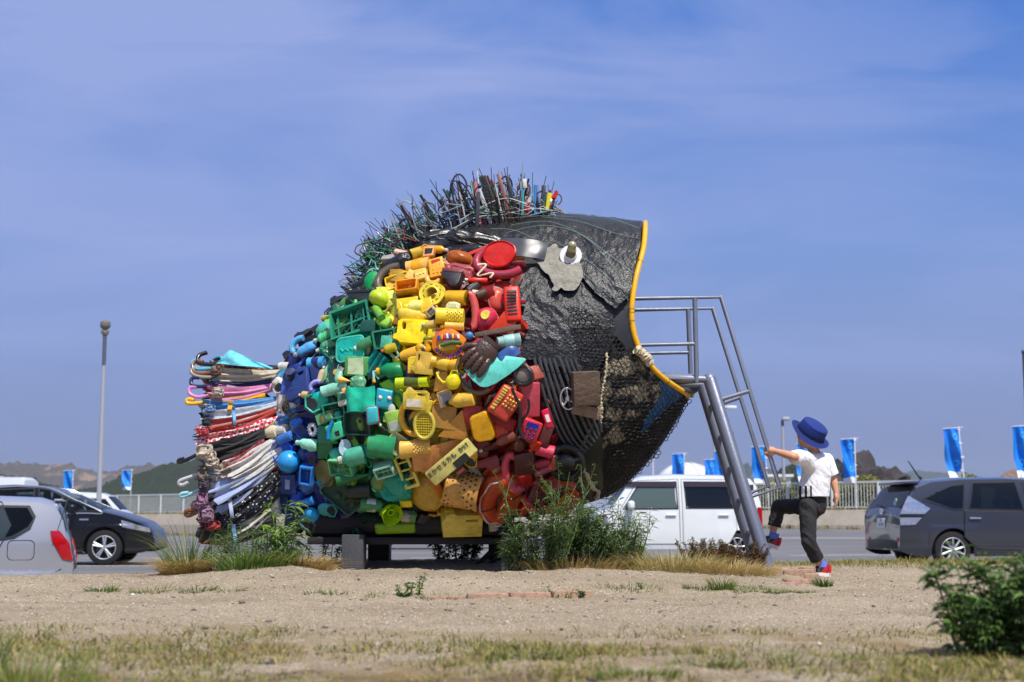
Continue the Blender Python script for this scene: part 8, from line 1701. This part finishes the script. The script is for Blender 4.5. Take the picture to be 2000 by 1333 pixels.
car('saloon', 'dark car whose roof shows just above the black hatchback', 'car', place_by(64, 36), rad(3), pnt((46, 30, 34), .3), [(-2.2, .4), (-2.2, .9), (-1.9, 1.1), (-1.5, 1.38), (-.9, 1.50), (.2, 1.5), (.7, 1.36), (1.2, 1.02), (2.0, .85), (2.2, .4)], 4.4, 1.72, .98, (-1.35, 1.35), .31, glass=[[(-1.4, 1.02), (-.1, 1.0), (-.1, 1.40), (-1.1, 1.38)], [(0, 1.0), (1.0, .98), (.55, 1.34), (0, 1.40)]], wind=(.72, 1.16))
car('saloon', 'dark car glimpsed under the fish belly, one wheel showing', 'car', place_by(838, 42.0), rad(0), pnt((40, 42, 48), .3), [(-2.2, .4), (-2.2, .9), (-1.9, 1.0), (-1.4, 1.3), (-.9, 1.42), (.2, 1.42), (.7, 1.3), (1.2, 1.0), (2.0, .85), (2.2, .4)], 4.4, 1.7, .95, (-1.35, 1.18), .31, glass=[[(-1.3, 1.0), (-.1, .98), (-.1, 1.32), (-1.0, 1.30)], [(0, .98), (1.0, .96), (.55, 1.27), (0, 1.32)]], wind=(.72, 1.16), spokes=8)
# ------------------------------------------------------------------ the child
def child():
    SKN = mat((206, 152, 118), .55, var=.10, scale=12, dirt=.12, per=0, bump=.06, bscale=120, key='skin')
    fwd = Vector((-.82, .57, 0)); lf = Vector((-.57, -.82, 0))   # facing away to the left; lf = the child's own left
    base = W(1595, 1120, 9.62); r = empty('person', (base.x, base.y, gz1(base.x, base.y)), label='small child in blue hat and white shirt stepping onto the ladder, holding its rail', cat='person'); IV = Matrix.Translation(-r.location)
    # joints, placed in space
    pel = W(1588, 985, 9.64); hipL = W(1578, 992, 9.57); hipR = W(1590, 990, 9.70)
    kneeL = W(1579, 1058, 9.52); ankL = W(1603, 1106, 9.60); kneeR = W(1521, 990, 9.80); ankR = W(1509, 1042, 9.80)
    chest = W(1594, 925, 9.62); neck = W(1592, 884, 9.60); shL = W(1571, 896, 9.50); shR = W(1614, 900, 9.72); elL = W(1549, 892, 9.35); wrL = W(1515, 882, 9.42); elR = W(1627, 936, 9.74); wrR = W(1633, 962, 9.72)
    headc = W(1581, 850, 9.58)
    def tmp(bm, vox, it, name):
        me = bpy.data.meshes.new(name); bm.to_mesh(me); bm.free(); o = bpy.data.objects.new(name, me); COL.objects.link(o)
        md = o.modifiers.new('v', 'REMESH'); md.mode = 'VOXEL'; md.voxel_size = vox; sm = o.modifiers.new('s', 'SMOOTH'); sm.iterations = it; sm.factor = .5
        dg = bpy.context.evaluated_depsgraph_get(); dg.update(); m2 = bpy.data.meshes.new_from_object(o.evaluated_get(dg)); bpy.data.objects.remove(o); bpy.data.meshes.remove(me); m2.name = name; m2.materials.clear()
        m2.polygons.foreach_set('use_smooth', [True] * len(m2.polygons)); return m2
    def cap(bm, a, b, ra, rb, n=8):
        P_ = [a.lerp(b, i / n) for i in range(n + 1)]; tube(bm, P_, ra, 14, rs=[ra + (rb - ra) * i / n for i in range(n + 1)]); sph(bm, a, ra, 14, 9); sph(bm, b, rb, 14, 9)
    bm = bmesh.new()
    # trunk
    cap(bm, pel, chest, .068, .072); cap(bm, hipL, hipR, .05, .05); cap(bm, shL, shR, .036, .036); cap(bm, chest, neck, .072, .036); cap(bm, neck - Vector((0, 0, .01)), headc - Vector((0, 0, .05)), .034, .036)
    # legs
    for h, k, a in ((hipL, kneeL, ankL), (hipR, kneeR, ankR)): cap(bm, h, k, .046, .035); cap(bm, k, k.lerp(a, .4), .034, .034); cap(bm, k.lerp(a, .4), a, .034, .023)
    # arms
    for s, e, w_ in ((shL, elL, wrL), (shR, elR, wrR)): cap(bm, s, e, .034, .027); cap(bm, e, e.lerp(w_, .3), .027, .028); cap(bm, e.lerp(w_, .3), w_, .028, .019)
    # head: skull, face, jaw, ears
    hf = Vector((-.46, .86, .20)).normalized(); hl = Vector((-.88, -.47, 0)).normalized(); hu = hf.cross(hl) * -1; hu = Vector((0, 0, 1)) if hu.z < 0 else hu
    for v in sph(bm, (0, 0, 0), 1, 22, 14): p = v.co.copy(); v.co = headc + hf * (p.x * .092) + hl * (p.y * .080) + hu * (p.z * .096)
    for v in sph(bm, (0, 0, 0), 1, 16, 10): p = v.co.copy(); v.co = headc + hf * (.038 + p.x * .050) + hl * (p.y * .056) + hu * (-.052 + p.z * .046)
    sph(bm, headc + hf * .094 - hu * .026, .010, 8, 6); cap(bm, headc + hf * .090 - hu * .004, headc + hf * .097 - hu * .028, .006, .009, 3)
    sph(bm, headc + hf * .086 - hu * .058, .012, 8, 6)
    for s in (1, -1):
        for v in sph(bm, (0, 0, 0), 1, 10, 8): p = v.co.copy(); v.co = headc + hl * s * (.080 + .008 * p.y) - hf * .002 + hf * (p.x * .018) + hu * (-.022 + p.z * .028)
    # left hand closed round the rail, right hand hanging
    def hand(w_, d, curl_ax, palm_n, grip):
        d = d.normalized(); side = d.cross(palm_n).normalized(); pc = w_ + d * .034
        for v in sph(bm, (0, 0, 0), 1, 14, 9): p = v.co.copy(); v.co = pc + d * (p.x * .038) + side * (p.y * .030) + palm_n * (p.z * .016)
        cap(bm, w_, pc, .019, .020, 3)
        for i in range(4):
            off = (-.0225 + .015 * i); L = (.030, .036, .034, .026)[i]; q = pc + d * .032 + side * off; c1 = rad(62 if grip else 26); pts = [pc + side * off * .8, q]; a = 0; dd = d.copy()
            for k, f in enumerate((.5, .36, .30)):
                a += c1 if k else c1 * .6; dd = d * math.cos(a) + palm_n * math.sin(a); pts.append(pts[-1] + dd * L * f)
            tube(bm, pts, .0072, 10, rs=[.0085, .0082, .0076, .0070, .0058]); sph(bm, pts[-1], .0060, 8, 6); 
        th = [w_ + d * .012 + side * .020, pc + side * .034 + palm_n * .012, pc + d * .018 + side * (.030 if grip else .038) + palm_n * .026, pc + d * (.030) + side * (.018 if grip else .034) + palm_n * (.034 if grip else .028)]
        tube(bm, th, .009, 10, rs=[.011, .0095, .0085, .0065]); sph(bm, th[-1], .0066, 8, 6)
    rail = W(1500, 880, 9.45)
    hand(wrL, rail - wrL + Vector((.0, .0, 0)), None, Vector((.05, .98, -.15)).normalized(), True)
    hand(wrR, Vector((.05, .05, -1)), None, Vector((-.75, .30, 0)).normalized(), False)
    for v in bm.verts: v.co -= r.location
    body = link('body', tmp(bm, .0042, 4, 'body'), SKN, r)
    # face: eyes, brows, mouth
    dk = mat((30, 22, 18), .3, per=0, dirt=0, key='eye')
    for s in (1, -1):
        bm = bmesh.new(); sph(bm, headc + hf * .078 + hl * s * .034 - hu * .010 - r.location, .010, 10, 8); build('eye', bm, mat((230, 226, 220), .3, per=0, dirt=0, key='eyewh'), r); bm = bmesh.new(); sph(bm, headc + hf * .0855 + hl * s * .034 - hu * .010 - r.location, .0048, 8, 6); build('pupil', bm, dk, r)
        bm = bmesh.new(); tube(bm, [headc + hf * .086 + hl * s * (.020 + .010 * k) + hu * (.010 + .002 * (k == 1)) - r.location for k in range(4)], .003, 5); build('eyebrow', bm, dk, r)
    bm = bmesh.new(); tube(bm, [headc + hf * .0965 + hl * (k * .008) - hu * (.058 - .001 * abs(k)) - r.location for k in (-2, -1, 0, 1, 2)], .0036, 6); build('mouth', bm, mat((160, 84, 76), .5, per=0, dirt=0, key='lip'), r)
    # hair: short, close to the skull
    bm = bmesh.new()
    for v in sph(bm, (0, 0, 0), 1, 26, 16): p = v.co.copy(); v.co = headc - hf * .010 + hf * (p.x * .092) + hl * (p.y * .084) + hu * (.012 + p.z * .094) - r.location
    kill = [v for v in bm.verts if (v.co + r.location - headc).dot(hu) < -.062 or ((v.co + r.location - headc).dot(hf) > .045 and (v.co + r.location - headc).dot(hu) < .03)]
    bmesh.ops.delete(bm, geom=kill, context='VERTS'); build('hair', bm, mat((34, 25, 21), .7, var=.3, scale=60, bump=.6, bscale=200, per=0, dirt=0, key='hair'), r)
    # shirt
    def wrinkle(me, amp, sc, sd=0.0):
        for v in me.vertices:
            q = v.co * sc + Vector((sd, 0, 0)); h = noise.noise(Vector((q.x * 1.0 + q.z * .7, q.y, q.z * .55))) ; v.co += v.normal * amp * (1 - 2 * abs(h)) 
    up = Vector((0, 0, 1)); bm = bmesh.new(); hemc = W(1587, 980, 9.63)
    tube(bm, [hemc, hemc.lerp(chest, .3), hemc.lerp(chest, .65), chest, chest.lerp(neck, .5), neck - up * .018], .1, 26, rs=[.102, .098, .094, .092, .082, .046]); cap(bm, shL, shR, .044, .044)
    slL = shL.lerp(elL, .75); slR = shR.lerp(elR, .72) + Vector((0, 0, -.004)); cap(bm, shL, slL, .046, .047); cap(bm, shR, slR, .044, .046); cap(bm, chest, shL, .05, .044); cap(bm, chest, shR, .05, .044)
    for v in bm.verts: v.co -= r.location
    me = tmp(bm, .006, 5, 'shirt'); wrinkle(me, .0085, 12, 2.0); wrinkle(me, .003, 34, 5.0)
    # hem: cut flat, thin shell edge
    b2 = bmesh.new(); b2.from_mesh(me); hz = (W(1586, 972, 9.63) - r.location); bmesh.ops.bisect_plane(b2, geom=b2.verts[:] + b2.edges[:] + b2.faces[:], plane_co=hz, plane_no=(fwd * .10 + Vector((.06, 0, 1))).normalized(), clear_inner=True)
    for e_, s_ in ((elL, shL), (elR, shR)):
        d = (e_ - s_).normalized(); sl = s_.lerp(e_, .78) - r.location; fs = [f for f in b2.faces if (f.calc_center_median() - sl).length < .11]; vs = set(v for f in fs for v in f.verts); es = set(e for f in fs for e in f.edges)
        bmesh.ops.bisect_plane(b2, geom=list(vs) + list(es) + fs, plane_co=sl, plane_no=d, clear_outer=True)
    bmesh.ops.holes_fill(b2, edges=[e for e in b2.edges if e.is_boundary], sides=0)
    b2.to_mesh(me); b2.free(); me.polygons.foreach_set('use_smooth', [True] * len(me.polygons))
    sm_ = mat((232, 232, 234), .8, var=.05, scale=8, dirt=.06, bump=.12, bscale=260, per=0, key='shirt').copy(); t = sm_.node_tree; b = t.nodes['Principled BSDF']; old = b.inputs['Base Color'].links[0].from_socket
    tcn = nn(t, 'ShaderNodeTexCoord'); dl = nn(t, 'ShaderNodeVectorMath', operation='DOT_PRODUCT'); ax = (Vector((1, 0, 0)) * .90 - Vector((0, 1, 0)) * .1).normalized(); dl.inputs[1].default_value = ax; t.links.new(tcn.outputs['Object'], dl.inputs[0]); sx = nn(t, 'ShaderNodeSeparateXYZ'); t.links.new(tcn.outputs['Object'], sx.inputs[0])
    c0 = (W(1575, 950, 9.54) - r.location).dot(ax); ztop = (W(1575, 949, 9.54) - r.location).z
    wv = nn(t, 'ShaderNodeMath', operation='MULTIPLY_ADD'); wv.inputs[1].default_value = 1 / .034; wv.inputs[2].default_value = -c0 / .034 + 100.33; t.links.new(dl.outputs['Value'], wv.inputs[0]); fr_ = nn(t, 'ShaderNodeMath', operation='FRACT'); t.links.new(wv.outputs[0], fr_.inputs[0])
    s1 = nn(t, 'ShaderNodeMath', operation='LESS_THAN'); s1.inputs[1].default_value = .45; t.links.new(fr_.outputs[0], s1.inputs[0]); s2 = nn(t, 'ShaderNodeMath', operation='LESS_THAN'); s2.inputs[1].default_value = c0 + .034; t.links.new(dl.outputs['Value'], s2.inputs[0]); s3 = nn(t, 'ShaderNodeMath', operation='LESS_THAN'); s3.inputs[1].default_value = ztop; t.links.new(sx.outputs[2], s3.inputs[0])
    m1 = nn(t, 'ShaderNodeMath', operation='MULTIPLY'); m2 = nn(t, 'ShaderNodeMath', operation='MULTIPLY'); t.links.new(s1.outputs[0], m1.inputs[0]); t.links.new(s2.outputs[0], m1.inputs[1]); t.links.new(m1.outputs[0], m2.inputs[0]); t.links.new(s3.outputs[0], m2.inputs[1])
    mx = nn(t, 'ShaderNodeMixRGB'); mx.inputs[2].default_value = (.012, .012, .014, 1); t.links.new(m2.outputs[0], mx.inputs[0]); t.links.new(old, mx.inputs[1]); t.links.new(mx.outputs[0], b.inputs['Base Color'])
    link('shirt', me, sm_, r); bm = bmesh.new(); nc = neck - up * .008 - r.location; tube(bm, ring_pts(nc + up * .0, (neck - chest).normalized(), .043, 22), .0075, 8, closed=True); build('collar', bm, mat((206, 206, 222), .8, per=0, dirt=.05, key='collar'), r)
    # trousers
    bm = bmesh.new(); cap(bm, pel, hipL, .078, .060); cap(bm, pel, hipR, .078, .060); cap(bm, pel + up * .02, pel - up * .01, .084, .084)
    for h, k, a, e in ((hipL, kneeL, ankL, .70), (hipR, kneeR, ankR, .74)): q = k.lerp(a, e); cap(bm, h, k, .057, .043); cap(bm, k, q, .043, .042)
    for v in bm.verts: v.co -= r.location
    me = tmp(bm, .006, 5, 'trousers'); wrinkle(me, .0075, 16, 7.0); wrinkle(me, .003, 38, 1.0); b2 = bmesh.new(); b2.from_mesh(me)
    for k, a, e in ((kneeL, ankL, .70), (kneeR, ankR, .74)):
        d = (a - k).normalized(); c_ = k.lerp(a, e) - r.location; fs = [f for f in b2.faces if (f.calc_center_median() - c_).length < .10]; vs = set(v for f in fs for v in f.verts); es = set(e_ for f in fs for e_ in f.edges); bmesh.ops.bisect_plane(b2, geom=list(vs) + list(es) + fs, plane_co=c_, plane_no=d, clear_outer=True)
    bmesh.ops.holes_fill(b2, edges=[e for e in b2.edges if e.is_boundary], sides=0)
    b2.to_mesh(me); b2.free(); me.polygons.foreach_set('use_smooth', [True] * len(me.polygons)); link('trousers', me, mat((36, 35, 37), .85, var=.12, scale=20, dirt=.15, bump=.25, bscale=220, per=0, key='trs'), r)
    for k, a, e in ((kneeL, ankL, .66), (kneeR, ankR, .70)):
        bm = bmesh.new(); d = (a - k).normalized(); tube(bm, ring_pts(k.lerp(a, e) - r.location, d, .0455, 22), .0012, 5, closed=True); build('stitching', bm, mat((120, 118, 116), .8, per=0, dirt=0, key='stch'), r)
    # socks and shoes
    def shoe(ank, toe, upv):
        toe = toe.normalized(); sd = upv.cross(toe).normalized(); s = empty('shoe', tuple(ank - r.location)); s.parent = r; M = Matrix((toe, sd, upv)).transposed().to_4x4(); s.matrix_local = Matrix.Translation(ank - r.location) @ M
        bm = bmesh.new(); L = .170
        rowz = []
        for i in range(15):
            t_ = i / 14; x = -.052 + L * t_; wd = .030 + .006 * math.sin(pi * min(1, t_ * 1.2)) - .016 * max(0, t_ - .82) / .18 - .008 * max(0, .12 - t_) / .12; hh = (.060 if t_ < .35 else .060 - .040 * ((t_ - .35) / .65) ** .8) - .016 * max(0, .08 - t_) / .08; z0 = -.052
            rowz.append([bm.verts.new((x, wd * math.copysign(abs(math.cos(q)) ** .6, math.cos(q)), z0 + hh * max(0, math.sin(q)) ** .75)) for q in [pi * j / 10 for j in range(11)]])
        for a_, b_ in zip(rowz, rowz[1:]):
            for j in range(10): bm.faces.new((a_[j], b_[j], b_[j + 1], a_[j + 1]))
            bm.faces.new((a_[0], a_[-1], b_[-1], b_[0]))
        bm.faces.new(rowz[0]); bm.faces.new(rowz[-1][::-1]); build('upper', bm, mat((44, 44, 42), .5, var=.2, scale=40, per=0, dirt=.1, key='shb'), s)
        bm = bmesh.new()
        pts = [(-.058 + .178 * t_, .034 + .008 * math.sin(pi * min(1, t_ * 1.15)) - .018 * max(0, t_ - .8) / .2) for t_ in [i / 12 for i in range(13)]]; plate(bm, [(x, y) for x, y in pts] + [(x, -y) for x, y in reversed(pts)], -.074, -.048, bev=.006)
        for v in bm.verts: v.co.z += .022 * max(0, (v.co.x - .07) / .05) ** 2
        build('sole', bm, mat((226, 222, 212), .6, var=.1, per=0, dirt=.3, key='sole'), s)
        for sg in (1, -1):
            bm = bmesh.new(); sheet(bm, lambda u, v: Vector((-.052 + .085 * u, sg * (.0345 - .004 * u) * (1 - .28 * v ** 2.2) + sg * .0025, -.050 + v * (.050 - .034 * u))), 10, 6, .002); build('red_panel', bm, mat((196, 30, 36), .5, per=0, dirt=.15, key='shr'), s)
            bm = bmesh.new(); tube(bm, [(.0, sg * .037, -.045), (.012, sg * .036, -.025), (-.008, sg * .031, -.005), (-.03, sg * .030, .0)], .0028, 5); build('trim_line', bm, mat((150, 142, 110), .3, metal=.5, per=0, dirt=0, key='sht'), s)
        bm = bmesh.new(); tube(bm, [(-.054, 0, -.048), (-.058, 0, -.02), (-.05, 0, .008)], .014, 8); build('heel_tab', bm, mat((196, 30, 36), .5, per=0, dirt=.15, key='shr'), s); bm = bmesh.new(); tube(bm, [(-.056, .006, .002), (-.068, 0, .006), (-.056, -.006, .002)], .0022, 5); build('pull_loop', bm, mat((40, 40, 42), .5, per=0, dirt=0, key='loop'), s)
        bm = bmesh.new(); cyl(bm, (-.012, 0, -.012), (-.010, 0, .030), .036, .032, 16); build('sock', bm, mat((96, 120, 206), .9, var=.4, scale=60, per=0, dirt=0, key='sock'), s)
    gL = gz1(ankL.x, ankL.y)
    ak = Vector((ankL.x, ankL.y, gL + .076)); shoe(ak, Vector((-.93, .37, -.02)), (Vector((0, 0, 1)) + Vector((.05, 0, 0))).normalized())
    tR = Vector((-.80, .32, -.34)).normalized(); uR = (Vector((0, 0, 1)) - tR * tR.z).normalized(); shoe(ankR + Vector((-.004, 0, -.022)), Vector((-.82, .30, .30)), Vector((.28, -.06, .95)).normalized())
    # hat: crown, brim, band, chin cord
    hat = empty('hat', tuple(W(1584, 848, 9.565) - r.location)); hat.parent = r; axh = Vector((.46, -.50, .74)).normalized(); xh = (Vector((-1, .25, 0)) - axh * Vector((-1, .25, 0)).dot(axh)).normalized(); hat.matrix_local = Matrix.Translation(W(1584, 845, 9.565) - r.location) @ Matrix((xh, axh.cross(xh), axh)).transposed().to_4x4()
    HB = mat((17, 44, 120), .85, var=.12, scale=14, bump=.25, bscale=300, dirt=.08, per=0, key='hat'); HB2 = mat((15, 29, 80), .85, var=.12, scale=14, bump=.25, bscale=300, dirt=.05, per=0, key='hat2')
    bm = bmesh.new(); lathe(bm, [(-.012, .100), (.012, .0995), (.040, .096), (.058, .092), (.064, .089), (.068, .083), (.073, .06), (.076, .03), (.077, 0)], 40, sy=.93); build('crown', bm, HB, hat, ang=60)
    bm = bmesh.new(); tube(bm, [(x, y, .062) for x, y in circ(.0905, 40, sy=.93)], .0018, 5, closed=True); build('crown_seam', bm, HB, hat)
    bm = bmesh.new(); lathe(bm, [(-.012, .1008), (.0, .1015), (.014, .1008)], 40, sy=.93); build('band', bm, HB2, hat)
    bm = bmesh.new()
    def br(u, v): a_ = 2 * pi * u; rr = .099 + .047 * v; lift = (.030 * max(0, math.cos(a_)) ** 1.5 + .022 * max(0, -math.cos(a_)) ** 2 - .010) * v ** 1.3; return Vector((math.cos(a_) * rr, math.sin(a_) * rr * .93, -.012 - .012 * v + lift))
    n1 = 48; g_ = [[bm.verts.new(br(i / n1, j / 7)) for j in range(8)] for i in range(n1)]
    for i in range(n1):
        for j in range(7): bm.faces.new((g_[i][j], g_[(i + 1) % n1][j], g_[(i + 1) % n1][j + 1], g_[i][j + 1]))
    bmesh.ops.recalc_face_normals(bm, faces=bm.faces[:]); bmesh.ops.solidify(bm, geom=bm.faces[:], thickness=.003); build('brim', bm, HB, hat, ang=60)
    for j in range(1, 6):
        bm = bmesh.new(); tube(bm, [br(i / n1, j / 6.5) + Vector((0, 0, .0035)) for i in range(n1)], .0009, 4, closed=True); build('stitching', bm, HB2, hat)
    me = text_mesh('snow field', .0105, .0006) if False else None
    bm = bmesh.new(); tube(bm, [(math.cos(q) * .104, math.sin(q) * .104 * .93, -.004) for q in [rad(232 + k * 3) for k in range(6)]], .0035, 5); build('white_mark', bm, mat((226, 226, 230), .6, per=0, dirt=0, key='wm'), hat)
    bm = bmesh.new()
    for k in range(9): a_ = rad(318 + k * 2.6); box(bm, (math.cos(a_) * .1035, math.sin(a_) * .1035 * .93, .0), (.0022, .0022, .006 if k % 3 else .009)); 
    build('embroidery', bm, mat((206, 210, 230), .6, per=0, dirt=0, key='wm2'), hat)
    bm = bmesh.new(); e0 = headc + hl * .084 + hu * .02; tube(bm, [e0 - r.location, headc + hl * .086 - hu * .03 + hf * .01 - r.location, headc + hl * .07 - hu * .08 + hf * .035 - r.location, headc - hu * .108 + hf * .05 - r.location], .0022, 5); build('chin_cord', bm, mat((120, 116, 96), .8, per=0, dirt=0, key='cord'), r)
child()
